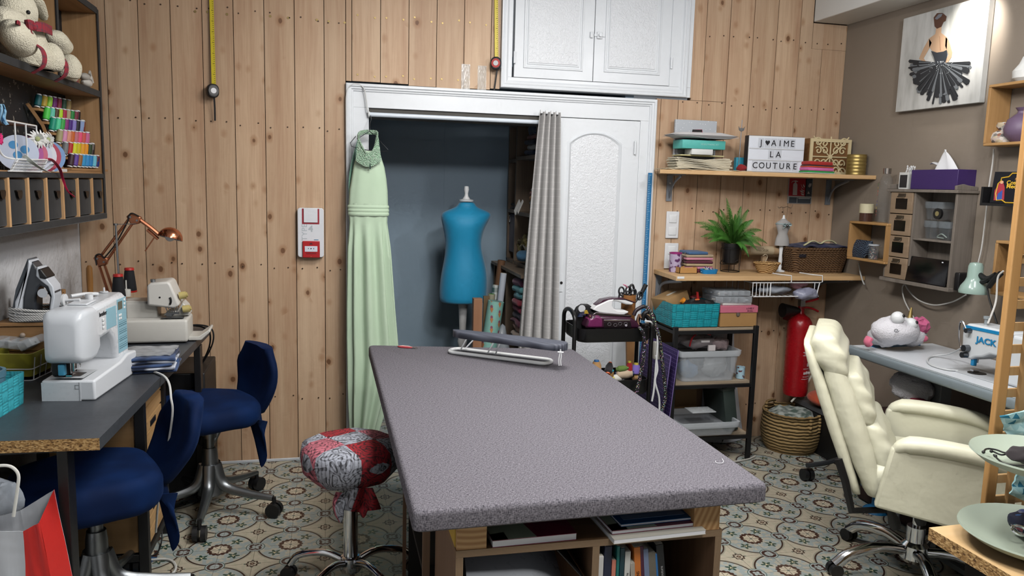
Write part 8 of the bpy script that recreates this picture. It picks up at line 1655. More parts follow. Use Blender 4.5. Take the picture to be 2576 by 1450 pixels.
mb = MB(); T = M4(((1,0,0,0),(0,0,-1,yn + t),(0,1,0,0),(0,0,0,1))); hh = .028; mb.prism([(xf - .01,zt_),(X1,zt_),(X1,zt_ + hh * .6),((xf + X1) / 2,zt_ + hh * .8),(xf + .03,zt_ + hh),(xf - .01,zt_ + hh * .7)],t,T); mb.build('end_crest',[W_WE],cb_,bevel=.002); mb = MB(); mb.prism([(xf - .01,zt_),(xf + .06,zt_),(xf + .06,zt_ + hh),(xf - .01,zt_ + hh * .7)],t,M4.Translation((0,yfar - yn,0)) @ T); mb.build('end_crest',[W_WE],cb_,bevel=.002)
n4 = (zt_ - zb_ - 2 * t) / 4
for k in range(4):
    za = zb_ + t + n4 * k; yc = (ysp + yfar - t) / 2; wd = (yfar - t) - ysp - .010
    mb = MB(); mb.bx(xf - .006,X1 - .02,ysp + .008,yfar - t - .002,za + .002,za + n4 - .002); d_ = mb.build('drawer',[W_WX],cb_,bevel=.002)
    mb = MB(); mb.bx(xf - .0075,xf - .005,yc - wd * .26,yc + wd * .26,za + n4 * .22,za + n4 * .70); mb.build('window',[plain('0c0c0e',.15)],d_)
    mb = MB(); mb.tube(spline([(xf - .008,yc - .022,za + n4 * .84),(xf - .016,yc - .02,za + n4 * .78),(xf - .016,yc + .02,za + n4 * .78),(xf - .008,yc + .022,za + n4 * .84)],4),.0022,6); mb.bx(xf - .008,xf - .005,yc - .026,yc + .026,za + n4 * .80,za + n4 * .93); mb.build('label_pull',[metal('7d766b',.4)],d_)
lx = xf + .02; m1 = (yn + t + ysp) / 2
for (yy,zz,lab) in ((m1 + .042,zsh,'clear lidded tub low beside the drawers in the weathered cabinet'),(m1 - .048,zsh,'clear lidded tub with cords low at the open side of the weathered cabinet'),(m1 + .030,zsh + .092,'clear lidded tub stacked highest in the weathered cabinet')): tub(lab,lx + .05,yy,zz + .001,.10,.085 if zz == zsh else .12,.088,.12,0,'8f979c')
mb = MB(); c = V((lx - .004,m1 - .008,zsh + .125)); mb.cyl(c,c + V((.012,0,0)),.026,n=24); mb.M(1); mb.cyl(c - V((.001,0,0)),c,.012,n=18); single(mb,'cable_reel',[plain('1a1a1a',.4),plain('8a7f55',.5)],'round black reel with a gold emblem in the weathered cabinet','reel')
mb = MB(); mb.tube(spline([(lx,m1 - .08,zsh + .014),(lx - .004,m1 - .05,zsh + .03),(lx,m1 - .02,zsh + .014),(lx,m1 - .06,zsh + .01)],5),.003,6); single(mb,'earphones',[plain('8f9a94',.4)],'pale coiled cable in the low tub of the weathered cabinet','cable')
ta = thing('tablet','black tablet standing upright in the lower bay of the weathered cabinet','tablet',M=facing((xf - .006,m1 + .004,zb_ + t),(-1,0,.14))); tw,th2 = (ysp - yn - t) * 1.02,Rw(2340,650,xf).z - zb_ - t
mb = MB(); mb.rbox((0,th2 / 2,0),(tw,th2,.009),.004,3); mb.build('body',[plain('0e0e11',.15)],ta,bevel=0); mb = MB(); mb.cb((tw * .34,th2 * .90,.005),(.010,.005,.0005)); mb.build('sticker',[M_WHITE],ta)
a,b = at(2385,687,y=yn - .04),at(2420,732,y=yn - .04); mb = MB(); mb.rbox((xf + .06,yn - .03,(a.z + b.z) / 2),(.10,.03,a.z - b.z),.006); single(mb,'black_speaker_box',[plain('131315',.4)],'small black box fixed on the near side of the weathered cabinet','box')
# on top of the cabinet
bx_ = thing('tissue_box','purple tissue box with a white tissue pulled up on the weathered cabinet','tissue box',(xf + .08,m1,zt_)); ya,yb4 = at(2290,470,x=xf + .01).y,at(2407,470,x=xf + .01).y; zh = at(2340,427,x=xf + .01).z
mb = MB(); mb.bx(xf + .01,xf + .135,yb4,ya,zt_ + .001,zh); mb.build('box',[plain('3b2560',.5)],bx_,bevel=.002)
mb = MB(); tc = V((xf + .07,(ya + yb4) / 2 - .01,zh))
def tis(u,v): a_ = u * 2 * PI; r_ = .055 * (1 - v) ** .7 * (1 + .25 * math.sin(3 * a_ + 1)); return (tc.x + r_ * math.cos(a_) * .5,tc.y + r_ * math.sin(a_) * 1.1 + .02 * v + .006 * math.sin(5 * a_),tc.z + .085 * v * (1 + .15 * math.sin(a_ * 2)))
mb.grid(tis,30,10,.001); mb.tube([tc + V((0,.03,.02)),tc + V((0,.08,.035)),tc + V((0,.11,.03))],[.02,.016,.004],8,flat=.3); mb.build('tissue',[plain('e8e8ea',.8)],bx_,ang=50)
c = at(2284,470,x=xf + .05); cu_ = thing('cotton_swab_cup','white cup printed with a black picture, full of cotton sticks, on the weathered cabinet','cup',(c.x,c.y,zt_)); mb = MB(); mb.bx(c.x - .03,c.x + .03,c.y - .032,c.y + .032,zt_ + .001,zt_ + .085); mb.M(1); mb.bx(c.x - .0305,c.x - .03,c.y - .026,c.y + .026,zt_ + .008,zt_ + .072); mb.build('cup_body',[plain('d6d6d2',.4),plain('2a2a2c',.4)],cu_,bevel=.002)
mb = MB()
for k in range(16): x_,y_ = c.x + rnd.uniform(-.022,.022),c.y + rnd.uniform(-.024,.024); q = V((x_ + rnd.uniform(-.006,.006),y_ + rnd.uniform(-.008,.008),zt_ + rnd.uniform(.10,.118))); mb.cyl((x_,y_,zt_ + .08),q,.0015,n=5); mb.sph(q,(.0035,.0035,.006),8,6)
mb.build('cotton_stick',[plain('e6e6e6',.8)],cu_,kind='stuff')
# black ledge with the costume book
xl = 2.80; yl1 = Rw(2466,500,xl).y; zl0,zl1 = Rw(2466,517,xl).z,Rw(2466,470,xl).z; ld_ = thing('black_ledge','black box ledge on the taupe wall carrying the medieval costume book','wall shelf',(xl + .06,yl1 - .2,zl0))
mb = MB(); mb.bx(xl,X1,yl1 - .42,yl1,zl0,zl0 + .012); mb.build('base',[M_BLACK],ld_); mb = MB(); mb.bx(xl,X1,yl1 - .012,yl1,zl0 + .012,zl1); mb.build('end_board',[M_BLACK],ld_); mb = MB(); mb.bx(X1 - .01,X1,yl1 - .42,yl1 - .012,zl0 + .012,zl1 + .03); mb.build('back_board',[M_BLACK],ld_)
a = Rw(2500,514,xl + .03); bh_ = at(2505,428,x=xl + .03).z - zl0; BT = facing((xl + .02,a.y - .09,zl0 + .013),(-1,-.25,.12)); bo = thing('costume_book','dark book reading mon costume medieval with a painted figure, standing on the black ledge','book',M=BT); bh_ -= .02; bw_ = .17
mb = MB(); mb.bx(-bw_ / 2,bw_ / 2,0,bh_,-.012,0); mb.build('cover',[plain('10131c',.3)],bo,bevel=.001)
mb = MB(); O = [(-.33,.08),(-.38,.3),(-.36,.62),(-.30,.70),(-.30,.80),(-.12,.84),(-.05,.95),(.2,.95),(.33,.84),(.46,.8),(.46,.12),(.3,.1),(.2,.02),(-.1,.02),(-.2,.1)]; mb.tube([(u * bw_,v * bh_,.001) for u,v in O],.0028,6,loop=True); mb.build('gold_border',[plain('c99f2a',.4)],bo)
lettering('Mon',.015,M4.Translation((.02,bh_ * .76,.0008)),plain('c98f4a',.5),bo); lettering('Costume',.024,M4.Translation((.018,bh_ * .65,.0008)),plain('e0b52c',.5),bo,bold=.0004); lettering('Medieval',.024,M4.Translation((.018,bh_ * .53,.0008)),plain('e0b52c',.5),bo,bold=.0004)
mb = MB(); mb.prism([(u * bw_,v * bh_) for u,v in ((-.40,.08),(-.14,.10),(-.18,.5),(-.24,.66),(-.32,.66),(-.42,.4))],.0008,M4.Translation((0,0,.001))); mb.M(1); mb.prism([(u * bw_,v * bh_) for u,v in ((-.34,.10),(-.2,.12),(-.22,.42),(-.32,.3))],.0012,M4.Translation((0,0,.001))); mb.M(2); mb.cyl((-.27 * bw_,.66 * bh_,.001),(-.27 * bw_,.66 * bh_,.003),.007,n=12); mb.build('painted_figure',[plain('a12a38',.5),plain('2f4f9c',.5),plain('d9a37c',.5)],bo)
# clip lamp
lx2 = 2.74; Lm = lambda a_,b_: at(a_,b_,x=lx2); cl = thing('clip_lamp','pale green dome clip lamp gripping the low oak cube shelf with a black clamp','lamp',Lm(2447,740)); c = Lm(2448,740); s_ = (Lm(2448,740) - Lm(2448,741)).length
mb = MB(); mb.lathe([(33 * s_,2 * s_),(34 * s_,8 * s_),(30 * s_,20 * s_),(22 * s_,32 * s_),(18 * s_,42 * s_),(17 * s_,70 * s_),(14 * s_,78 * s_),(6 * s_,80 * s_)],c,32,cap=(False,True)); mb.build('shade',[plain('9db5ab',.2)],cl)
mb = MB(); mb.tube([Lm(2462,690),Lm(2480,702),Lm(2496,700)],.012,8); mb.tube([Lm(2458,715),Lm(2485,705),Lm(2505,690)],[.008,.013,.010],8); mb.tube([Lm(2487,722),Lm(2500,705),Lm(2518,688)],.012,8); mb.build('clamp',[M_BLACK],cl)
cable('lamp_cable','black lamp cord dropping from the clip lamp toward the industrial machine',[Lm(2482,715),Lm(2488,750),Lm(2500,790),Lm(2508,815)],.004,'141416'); cw = lambda a_,b_: at(a_,b_,x=2.90)
cable('wall_cable','white cord running down the taupe wall from the high cube shelf past the black ledge',[cw(2500,375),cw(2497,410),cw(2488,470),cw(2480,540),cw(2470,620),cw(2460,665)],.0035,'cfcdc8'); cable('wall_cable','white cord drooping in a curve under the weathered cabinet to the clip lamp',[cw(2275,712),cw(2285,730),cw(2310,755),cw(2350,768),cw(2395,760),cw(2430,742)],.0035,'cfcdc8')
cable('wall_cable','white cord falling from the tablet down to the unicorn plush',[cw(2278,712),cw(2270,725),cw(2275,755),cw(2290,785),cw(2308,815)],.0035,'cfcdc8'); cable('machine_cable','white cord rising from the industrial machine past the low oak cube',[at(2485,815,x=2.62),at(2505,760,x=2.7),at(2510,700,x=2.7),at(2524,682,x=2.7)],.004,'d6d4cf')
# =============================== industrial machine table ===============================
IZ = .75; a,b = at(2167,876,z=IZ),at(2492,992,z=IZ); xE = (a.x + b.x) / 2; yE1 = at(2167,868,z=IZ).y; yE0 = 1.95
it = thing('machine_table','white industrial sewing table with a grey ruler edge along the taupe wall','table',(2.7,2.7,0)); mb = MB(); mb.bx(xE + .03,RW - .004,yE0,yE1,IZ - .04,IZ); mb.build('tabletop',[plain('dfe3e8',.3)],it,bevel=.004)
mb = MB(); mb.rbox((xE + .018,(yE0 + yE1) / 2,IZ - .022),(.036,yE1 - yE0,.044),.012); mb.build('edge_strip',[plain('7f8a90',.4)],it); mb = MB(); mb.bx(xE + .008,xE + .030,yE0,yE1,IZ - .0005,IZ + .0008); mb.M(1); y_ = yE0; k = 0
while y_ < yE1 - .005: mb.bx(xE + .010,xE + (.016 if k % 5 else .024),y_,y_ + .0015,IZ + .0008,IZ + .0012); y_ += .01; k += 1
mb.build('ruler_scale',[plain('8f989c',.4),plain('d9dcde',.5)],it)
for y_ in (yE0 + .25,yE1 - .35): mb = MB(); mb.bx(2.66,2.72,y_ - .03,y_ + .03,.05,IZ - .04); mb.bx(2.5,2.9,y_ - .03,y_ + .03,.0,.05); mb.build('leg',[plain('9a9da0',.5)],it,bevel=.004)
mb = MB(); mb.rbox((2.66,2.35,IZ - .12),(.2,.22,.14),.02); mb.build('motor_box',[plain('5c5e60',.5)],it); mb = MB(); mb.bx(2.38,2.62,2.2,2.5,.03,.05); 
for k in range(4): mb.bx(2.40 + .055 * k,2.425 + .055 * k,2.22,2.48,.05,.056)
mb.build('treadle',[plain('6d7174',.4,.3)],it)
mo = at(2452,942,z=IZ); JT = M4(((0,1,0,mo.x),(-1,0,0,mo.y),(0,0,1,IZ),(0,0,0,1)))   # local x = toward the wall's near end, y = toward wall
jm = thing('industrial_machine','white and blue industrial sewing machine head set into the white machine table','sewing machine',M=JT); JP = lambda a_,b_: (lambda p: (mo.y - p.y,p.z - IZ))(at(a_,b_,x=mo.x))
def jprism(nm,P,x0,x1_,mt,bev=.006,seg=3): mb = MB(); mb.prism([JP(*p) for p in P],x1_ - x0,M4(((1,0,0,0),(0,0,-1,x1_),(0,1,0,0),(0,0,0,1)))); return mb.build(nm,[mt],jm,bevel=bev,seg=seg)
jprism('head',[(2428,880),(2430,840),(2434,822),(2444,813),(2560,838),(2560,905),(2500,893),(2480,900),(2462,900),(2452,905),(2432,900)],-.02,.10,plain('d9dde0',.3),.010); jprism('blue_band',[(2434,826),(2441,818),(2560,842),(2560,851),(2450,828),(2437,836)],-.022,-.018,plain('1c86bd',.35),.001)
mb = MB(); mb.bx(.12,.30,-.02,.10,0,.20); mb.build('pillar',[plain('d9dde0',.3)],jm,bevel=.012,seg=3)
u,v = JP(2492,860); lettering('JACK',.034,facing((u,-.0225,v),(0,-1,0)),plain('1c86bd',.4),jm,bold=.001,sx=1.25)
mb = MB(); u0,v0 = JP(2441,900); mb.cyl((u0 + .01,.02,.03),(u0 + .01,.02,v0 + .01),.004,n=8); mb.cyl((u0 + .016,.02,.045),(u0 + .016,.02,v0 + .01),.006,n=8); mb.cb((u0 + .012,.02,.012),(.016,.035,.008)); mb.build('needle_bar',[M_CHROME],jm); mb = MB(); mb.rbox((u0 + .02,.0,v0 - .01),(.016,.02,.04),.004); mb.build('finger_guard',[plain('1c86bd',.4)],jm)
P = [JP(*q) for q in ((2446,830),(2436,808),(2430,815),(2428,845),(2432,872),(2440,880))]; mb = MB(); mb.tube(spline([(p[0],-.03,p[1]) for p in P],4),.0035,6); mb.build('thread_guard',[M_CHROME],jm)
for q,r_ in (((2446,876),.014),((2442,893),.012),((2452,832),.010)): u,v = JP(*q); mb = MB(); mb.cyl((u,-.045,v),(u,-.018,v),r_,n=18); mb.build('tension_knob',[metal('6d7074',.3)],jm)
u,v = JP(2466,812); mb = MB(); mb.lathe([(.008,-.01),(.008,.012),(.013,.016),(.013,.026),(.004,.027)],(u,.03,v),18); mb.build('bobbin_tension',[clear('aab3b8',.7)],jm)
mb = MB(); mb.rbox((.03,.02,.002),(.26,.14,.004),.002); mb.M(1); mb.cyl((.0,.01,.004),(.0,.01,.0055),.035,n=28); mb.build('bed_plate',[plain('b9bcbf',.35),metal('44484c',.35)],jm)
cable('machine_lead','white lead looping across the white machine table to the industrial machine',[at(2430,870,z=IZ + .10),at(2390,890,z=IZ + .03),at(2345,897,z=IZ + .005),at(2333,908,z=IZ + .005),at(2345,920,z=IZ + .005),at(2380,930,z=IZ + .005),at(2410,933,z=IZ + .005)],.004,'c9cbcc')
mb = MB(); mb.prism([(p.x,p.y) for p in [at(*q,z=IZ) for q in ((2181,870),(2203,876),(2316,870),(2310,862))]],.0012,bot=IZ); single(mb,'blue_folder',[plain('1f83bf',.5)],'bright blue sheet lying under the unicorn plush on the machine table','folder')
# unicorn plush (and a second fluffy one under the table)
uy = at(2260,866,z=IZ + .02).y - .04; Uq = lambda a_,b_,d=0: at(a_,b_,y=uy + d); mwf = Mat('white_fluff','dfdde2',.95); v = mwf.coord(); mwf.bump(mwf.noise(v,160,1),.6,.005); MWF = mwf.m; MPK = cloth('d9708a')
un = thing('unicorn_plush','fluffy white unicorn soft toy with a gold horn lying on the machine table','soft toy',Uq(2260,868))
mb = MB(); c = Uq(2258,832); mb.sph(c,(.115,.09,.068),28,18,fn=lambda d: 1 + .12 * d.x * -1); mb.sph(Uq(2220,848,.04),(.06,.08,.045),18,12); mb.sph(Uq(2290,845,.03),(.07,.07,.05),18,12); mb.jit(.008,45); mb.build('body',[MWF],un,ang=80)
for q in ((2258,800),(2291,816)): mb = MB(); cc_ = Uq(q[0],q[1],-.05); mb.sph(cc_,.030,18,12); e_ = mb.build('eye',[M_WHITE],un); mb = MB(); mb.sph(cc_ + V((.010,-.024,.012)),.008,10,8); mb.build('pupil',[M_BLACK],e_)
mb = MB(); a,b = Uq(2288,806,-.02),Uq(2293,774,-.02); mb.cyl(a,b,.014,.004,14); mb.build('horn',[metal('b5a06a',.45)],un)
mb = MB(); mb.sph(Uq(2315,820),(.04,.035,.04),16,12); mb.jit(.018,60); mb.build('mane',[cloth('c45f86')],un); mb = MB(); mb.tube(spline([Uq(2188 + 0,850,.0),Uq(2182,860),Uq(2186,868)],3),.022,10,flat=.7); mb.sph(Uq(2323,852,-.02),(.022,.02,.016),12,8); mb.build('paw_pad',[MPK],un)
mb = MB(); mb.tube([Uq(2255 + 7 * math.cos(t) * (1 - t / 12),832 + 5 * math.sin(t) * (1 - t / 12),-.094) for t in [k * .5 for k in range(20)]],.0015,5); mb.build('nostril',[plain('55585c',.8)],un)
mb = MB(); c = at(2215,945,y=2.98); mb.sph((2.62,3.0,.60),(.07,.12,.07),22,16); mb.jit(.012,50); mb.M(1); mb.sph((2.60,2.92,.54),(.05,.05,.04),12,8); single(mb,'fluffy_plush',[MWF,cloth('8f2f42')],'second white and red fluffy soft toy in the shade under the machine table','soft toy')
mb = MB(); mb.rbox((2.68,2.98,.23),(.34,.42,.46),.03); single(mb,'storage_crate',[plain('2a1410',.8)],'dark red-brown crate under the machine table supporting the fluffy toy','crate')
# =============================== cream armchair ===============================
M_CR = Mat('cream_leather','e3e1c8',.38); v = M_CR.coord(); M_CR.bump(M_CR.noise(v,16,2),.35,.01); M_CR = M_CR.m
hc_ = at(2300,1385,z=.10); AT = M4.Translation((hc_.x,hc_.y,0)) @ M4.Rotation(math.radians(-127),4,'Z'); ac_ = thing('office_armchair','cream leather office armchair on a chrome star base facing the machine table','armchair',M=AT)
def padded(nm,prof,w_,par=ac_,ruch=.004,mt=M_CR,xo=0):
    """prof: (z, y centre, depth, width factor)"""
    mb = MB(); R_ = []
    for i,(z_,yc,d_,kf) in enumerate(prof): R_.append([(xo + x_,yc + y_,z_) for x_,y_ in rrect(w_ * kf,d_,min(d_ * .48,.05),5)])
    mb.loft(R_); mb.warp(lambda p: p + V((0,ruch * math.sin(p.z * 95 + 3 * math.sin(p.x * 16)),0))); return mb.build(nm,[mt],par,ang=80,sub=1)
def zy(t): return .345 + .595 * t,-.19 - .23 * t
prof = lambda off,d0,t0,t1,n=14,e=.0: [(zy(t0 + (t1 - t0) * i / n)[0],zy(t0 + (t1 - t0) * i / n)[1] + off,d0 * (.25 + .75 * math.sin(PI * min(1,max(0,(i + .35) / (n + .7)))) ** .45),.90 + .10 * math.sin(PI * i / n) ** .4) for i in range(n + 1)]
padded('back_shell',prof(-.03,.05,0,.99),.50,ruch=.001); padded('back_cushion',prof(.035,.10,.0,.95),.50,ruch=.004); padded('lumbar_cushion',prof(.10,.11,.04,.50),.42,ruch=.006); padded('upper_cushion',prof(.085,.10,.46,.80),.42,ruch=.006); padded('head_roll',prof(.035,.12,.76,1.03),.50,ruch=.005)
mb = MB(); mb.rbox((0,.03,.43),(.46,.50,.13),.05,5); mb.build('seat',[M_CR],ac_)
for s_ in (1,-1):
    mb = MB(); O = [(-.17,.355),(.30,.30),(.32,.50),(.27,.565),(.10,.60),(-.07,.61),(-.13,.585)]; mb.prism(O,.045,M4(((0,0,1,s_ * .275 - .0225),(1,0,0,0),(0,1,0,0),(0,0,0,1)))); ap_ = mb.build('armrest',[M_CR],ac_,bevel=.012,seg=3)
    mb = MB(); mb.tube(spline([(s_ * .278,-.125,.565),(s_ * .278,-.07,.60),(s_ * .278,.10,.597),(s_ * .278,.24,.57),(s_ * .278,.31,.49)],5),[.012,.02,.026,.03,.033] + [.04] * 11 + [.034] * 3 + [.026,.016],12,flat=.8); mb.build('arm_pad',[M_CR],ap_)
mb = MB()
for s_ in (-.14,): mb.tube([(s_,-.30,.55),(s_,-.26,.42),(s_,-.22,.33),(s_,-.14,.30)],.015,6,flat=.5)
mb.build('back_bracket',[M_BLACK],ac_); mb = MB(); mb.tube([(.25,-.30,.50),(.25,-.27,.42),(.22,-.24,.30),(.1,-.1,.285)],.016,6,flat=.6); mb.build('back_bracket',[M_BLACK],ac_); mb = MB(); mb.cb((0,0,.33),(.22,.3,.05)); mb.build('tilt_mechanism',[M_BLACK],ac_)
for P_ in (((2234,1255),(2240,1285),(2250,1315),(2254,1332)),((2304,1262),(2308,1285),(2316,1308),(2318,1322))): mb = MB(); mb.tube([AT.inverted() @ at(*q,y=hc_.y - .09) for q in P_],[.008,.012,.023,.016],10,flat=.5); mb.build('lever',[M_BLACK],ac_)
mb = MB(); mb.cyl((0,0,.14),(0,0,.20),.034,n=24); mb.cyl((0,0,.2),(0,0,.32),.016,n=16); mb.lathe([(.045,.06),(.055,.075),(.05,.125),(.035,.14)],n=24); mb.build('gas_column',[M_CHROME],ac_)
for k in range(5):
    a_ = math.radians(127) + 3.0 + 2 * PI * k / 5; ca,sa = math.cos(a_),math.sin(a_); mb = MB(); mb.tube(spline([(.03 * ca,.03 * sa,.10),(.14 * ca,.14 * sa,.115),(.26 * ca,.26 * sa,.09),(.32 * ca,.32 * sa,.045)],5),[.020] * 6 + [.023] * 10,12); lg = mb.build('leg',[M_CHROME],ac_)
    mb = MB(); T_ = V((-sa,ca,0)); e = V((.32 * ca,.32 * sa,.027))
    for s_ in (-1,1): mb.cyl(e + T_ * .005 * s_,e + T_ * .024 * s_,.026,n=18)
    mb.build('castor',[M_BLACK],lg)
gb = at(2030,1195,z=.03); ob_ = thing('spare_chair_base','dark grey chair base leg on castors showing behind the cream armchair','chair',(gb.x,gb.y,0)); mb = MB(); g0,g1 = at(2030,1172,z=.09),at(2150,1148,z=.12); mb.tube(spline([g0,(g0 + g1) / 2 + V((0,0,-.004)),g1 + V((.03,.02,.03)),g1 + V((.09,.1,.14))],5),[.013] * 8 + [.022] * 8,8); mb.build('leg',[plain('3a3d40',.4,.3)],ob_); mb = MB()
for s_ in (-1,1): mb.cyl((gb.x + .004 * s_,gb.y - .0,.032),(gb.x + .026 * s_,gb.y,.032),.031,n=22)
mb.build('castor',[M_BLACK],ob_)
mb = MB(); c = at(2215,1300,z=0); mb.lathe([(.06,0),(.055,.01),(.02,.03),(.02,.10),(.075,.12),(.08,.24),(.07,.24)],(c.x + .02,c.y + .06,0),24); single(mb,'blue_stool_base',[plain('1a6ea3',.5)],'blue plastic pedestal on the tiles behind the cream armchair','pedestal')
# =============================== lattice screen and the near table ===============================
LY = 1.66; l0,l1 = at(2520,900,y=LY),at(2545,900,y=LY); W_PS = wood('screen_pine','cfa26a','ad7f48','z',.7); scn = thing('lattice_screen','tall pine lattice screen standing beside the cream armchair','room divider',(l0.x + .25,LY,0))
mb = MB(); mb.bx(l0.x,l1.x,LY,LY + .018,0,2.0); mb.build('post',[W_PS],scn,bevel=.003)
W_LT = wood('lattice_pine','c9a677','ab8453','z',1); X2 = l1.x + .42; zL0,zL1 = .05,at(2560,640,y=LY).z; mb = MB(); pitch = (at(2530,900,y=LY).z - at(2525,956,y=LY).z) ; npx = int((X2 - l1.x) / pitch)
for k in range(npx + 1): x_ = l1.x + pitch * (k + .95); mb.bx(x_ - pitch * .2,x_ + pitch * .2,LY + .004,LY + .016,zL0,zL1)
k = 0
while zL0 + pitch * k < zL1: z_ = zL0 + pitch * k; mb.bx(l1.x,X2,LY + .016,LY + .026,z_,z_ + pitch * .38); k += 1
mb.build('lattice',[W_LT],scn); mb = MB(); mb.bx(l1.x,X2,LY + .004,LY + .016,zL1,1.95); mb.build('upper_panel',[W_PS],scn); mb = MB(); mb.bx(X2,X2 + .06,LY,LY + .035,0,zL1 + .3); mb.build('post',[W_PS],scn)
NZ = .66; n0 = at(2337,1328,z=NZ); n1 = at(2545,1450,z=NZ); nb = thing('chipboard_table','light chipboard topped table corner with raw edges beside the cream armchair','table',(n0.x + .3,n0.y - .3,0))
xL = n0.x; mb = MB(); mb.prism([(n0.x,n0.y),(n1.x,n1.y),(n1.x + .0,.75),(n0.x + .62,.75),(n0.x + .62,n0.y + .02)],.032,bot=NZ - .032)
for f in mb.bm.faces:
    f.normal_update()
    if abs(f.normal.z) < .5: f.material_index = 1
mb.build('tabletop',[wood('birch_veneer','d9b98c','c7a26f','x',.8),M_CHIP],nb); mb = MB(); mb.bx(n0.x + .06,n0.x + .56,.80,n0.y - .06,0,NZ - .032); mb.build('cabinet_base',[M_BLACK],nb)
M_SAGE = plain('a9b5a5',.45)
def plate(lab,px_l,py_c,z,r,cy_):
    l = at(px_l,py_c,z=z); c = V((l.x + r * .87,l.y - r * .38,z)); p_ = thing('serving_plate',lab,'plate',c)
    mb = MB(); mb.lathe([(r * .45,0),(r * .6,.004),(r * .85,.018),(r,.036),(r * .99,.040),(r * .84,.024),(r * .6,.010),(.001,.008)],(c.x,c.y,z - .036),56); mb.build('dish',[M_SAGE],p_); return c
pl1 = plate('large sage green round plate lying on the chipboard table',2428,1325,NZ + .042,.17,0)
z2 = NZ + .042 + .17; pl2 = plate('upper sage green plate of the tiered stand, holding black cords',2456,1135,z2 + .02,.15,0)
mb = MB(); mb.cyl((pl1.x + .03,pl1.y,NZ + .01),(pl1.x + .03,pl1.y,z2 + .25),.006,n=12); single(mb,'stand_rod',[plain('a9b5a5',.45)],'slim upright rod joining the two sage plates','stand rod')
def pcord(P): return [at(a_,b_,z=z2 + .018) for a_,b_ in P]
mb = MB(); mb.tube(spline(pcord([(2473,1140),(2482,1130),(2505,1132),(2530,1140),(2560,1137),(2580,1155)]),5),.0022,6); mb.tube(spline(pcord([(2500,1145),(2515,1160),(2530,1168),(2560,1172),(2590,1172)]),5),.0022,6); mb.tube(spline(pcord([(2495,1135),(2520,1145),(2545,1140),(2575,1150)]),5),.0022,6)
for q in ((2474,1138),(2504,1148),(2494,1136)): mb.sph(pcord([q])[0],.004,8,6)
single(mb,'knotted_string',[M_BLACK],'knotted black cords trailing on the upper sage plate','cord'); mb = MB(); c = at(2580,1140,z=z2 + .03); mb.sph(c + V((.01,0,-.008)),(.05,.04,.016),22,14); mb.jit(.008,40); single(mb,'black_mask',[cloth('1c1418')],'black cloth mask bunched on the upper sage plate','mask')
mgb_ = Mat('mint_triangle_print','9fc9cc',.8); x,y,z = mgb_.xyz(); tu = (x * 55 + y * 30).frac(); tz = (z * 60).frac(); tri = (tu - .5).abs() * 2 + tz; idc = mgb_.white(mgb_.comb((x * 55 + y * 30).floor(),(z * 60).floor(),0)); inn = tri.lt(.9,.06); mgb_.col(mgb_.mix(inn * idc.gt(.8,.01),mgb_.mix(inn * .6,'92bcc0','bcdcdc'),'1f6a84'))
def clothbag(lab,P,z,y_,seed):
    mb = MB(); Q_ = [at(a_,b_,y=y_) for a_,b_ in P]; mb.grid(lambda u,v: tuple((Q_[0] + (Q_[1] - Q_[0]) * u) * (1 - v) + (Q_[3] + (Q_[2] - Q_[3]) * u) * v + V((0,-.02 * math.sin(PI * u) + .010 * mn.noise(V((u * 4,v * 4,seed))),0))),18,18,.006); return single(mb,'cloth_bag',[mgb_.m],lab,'bag',ang=80)
clothbag('mint triangle-print cloth piece hanging on the lattice above the upper plate',[(2514,1046),(2620,1000),(2620,1120),(2535,1104)],0,LY - .03,1); clothbag('mint triangle-print cloth piece between the two sage plates',[(2565,1170),(2640,1180),(2640,1290),(2538,1240)],0,LY - .06,3)
c = at(2568,1318,z=NZ + .05); mb = MB(); mb.sph(c + V((.03,0,.0)),(.055,.04,.03),18,12); mb.jit(.012,30); mfl = Mat('floral_navy','1c2240',.7); v = mfl.coord(); vv = mfl.voro(v,60,1); sep = mfl.n('ShaderNodeSeparateColor'); mfl.nt.links.new(vv.v,sep.inputs[0]); mfl.col(mfl.ramp(X(mfl.nt,sep.outputs[0]),[(0,'171c36'),(.55,'1c2240'),(.62,'b9a9a0'),(.8,'2f5f9c'),(.9,'9c3a2a')])); single(mb,'floral_pouch',[mfl.m],'navy floral fabric pouch on the large sage plate','pouch',ang=80)
mb = MB(); c = at(2566,1335,z=NZ + .05); mb.tube([c + V((.018 * math.cos(t),.012 * math.sin(t),.006 * math.sin(t))) for t in [2 * PI * q / 20 for q in range(20)]],.004,8,loop=True); single(mb,'key_ring',[M_CHROME],'shiny steel key ring hanging from the navy floral pouch','key ring')
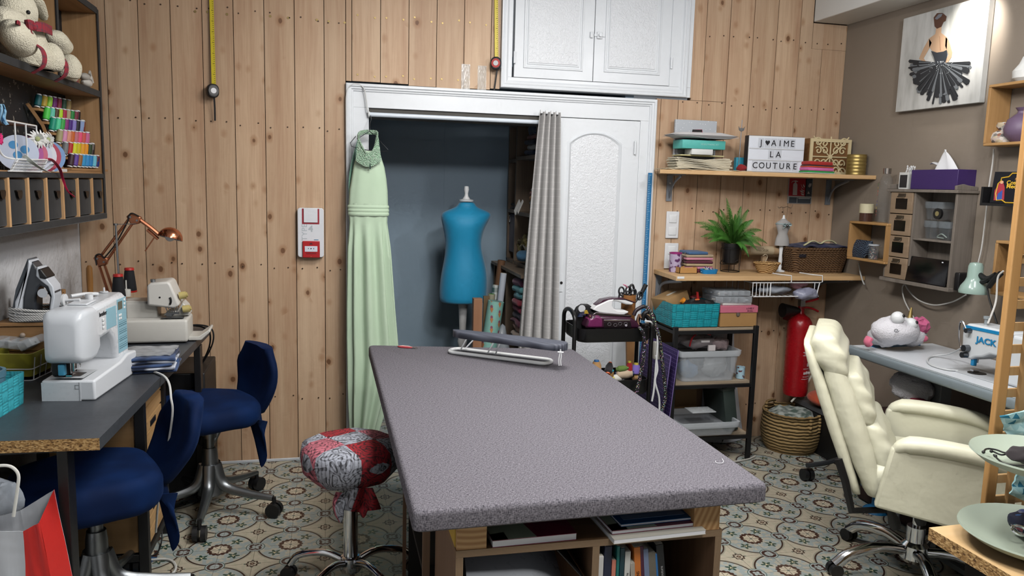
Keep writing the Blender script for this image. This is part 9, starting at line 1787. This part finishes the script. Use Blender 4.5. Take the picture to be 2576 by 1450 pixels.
# ---------------- light: the room's own ceiling lamps (above the frame) and the picture spot ----------------
w = bpy.data.worlds.new('room_air'); SC.world = w; w.use_nodes = True
w.node_tree.nodes['Background'].inputs[0].default_value = lin('dfe6ee'); w.node_tree.nodes['Background'].inputs[1].default_value = .15
def panel(x,y,sx,sy,watts,z=CE - .03,col=(1,.97,.93)):
    l = bpy.data.lights.new('ceiling_panel','AREA'); l.shape = 'RECTANGLE'; l.size = sx; l.size_y = sy; l.energy = watts; l.color = col
    o = bpy.data.objects.new('ceiling_panel',l); COL.objects.link(o); o.location = (x,y,z); return o
panel(.75,2.55,.6,.6,26)
panel(.75,.3,.6,.6,30)
def globe(x,y,z,r,watts):
    l = bpy.data.lights.new('ceiling_lamp','POINT'); l.energy = watts; l.shadow_soft_size = r; l.color = (.98,.98,1)
    o = bpy.data.objects.new('ceiling_lamp',l); COL.objects.link(o); o.location = (x,y,z)
globe(.95,1.7,2.42,.11,30); globe(2.1,1.9,2.42,.10,23)
sp = bpy.data.lights.new('picture_spot','SPOT'); sp.energy = 15; sp.spot_size = math.radians(75); sp.spot_blend = .8; sp.shadow_soft_size = .03; sp.color = (1,.96,.9)
so = bpy.data.objects.new('picture_spot',sp); COL.objects.link(so)
p0 = V((2.72,3.08,2.42)); p1 = V((2.93,3.16,2.25))
so.matrix_world = M4.Translation(p0) @ (p1 - p0).to_track_quat('-Z','Y').to_matrix().to_4x4()
SC.view_settings.view_transform = 'Standard'; SC.view_settings.look = 'None'; SC.view_settings.gamma = 1; SC.view_settings.exposure = 0.5
SC.view_settings.use_curve_mapping = False
SC.cycles.max_bounces = 5; SC.cycles.diffuse_bounces = 3; SC.cycles.glossy_bounces = 3; SC.cycles.transmission_bounces = 4; SC.cycles.transparent_max_bounces = 10
SC.cycles.caustics_reflective = False; SC.cycles.caustics_refractive = False
SC.cycles.use_adaptive_sampling = True; SC.cycles.adaptive_threshold = 0.04; SC.cycles.adaptive_min_samples = 8

SC.cycles.use_fast_gi = True; SC.cycles.fast_gi_method = 'REPLACE'; SC.cycles.ao_bounces_render = 2; w.light_settings.distance = 1.2; w.light_settings.ao_factor = .45
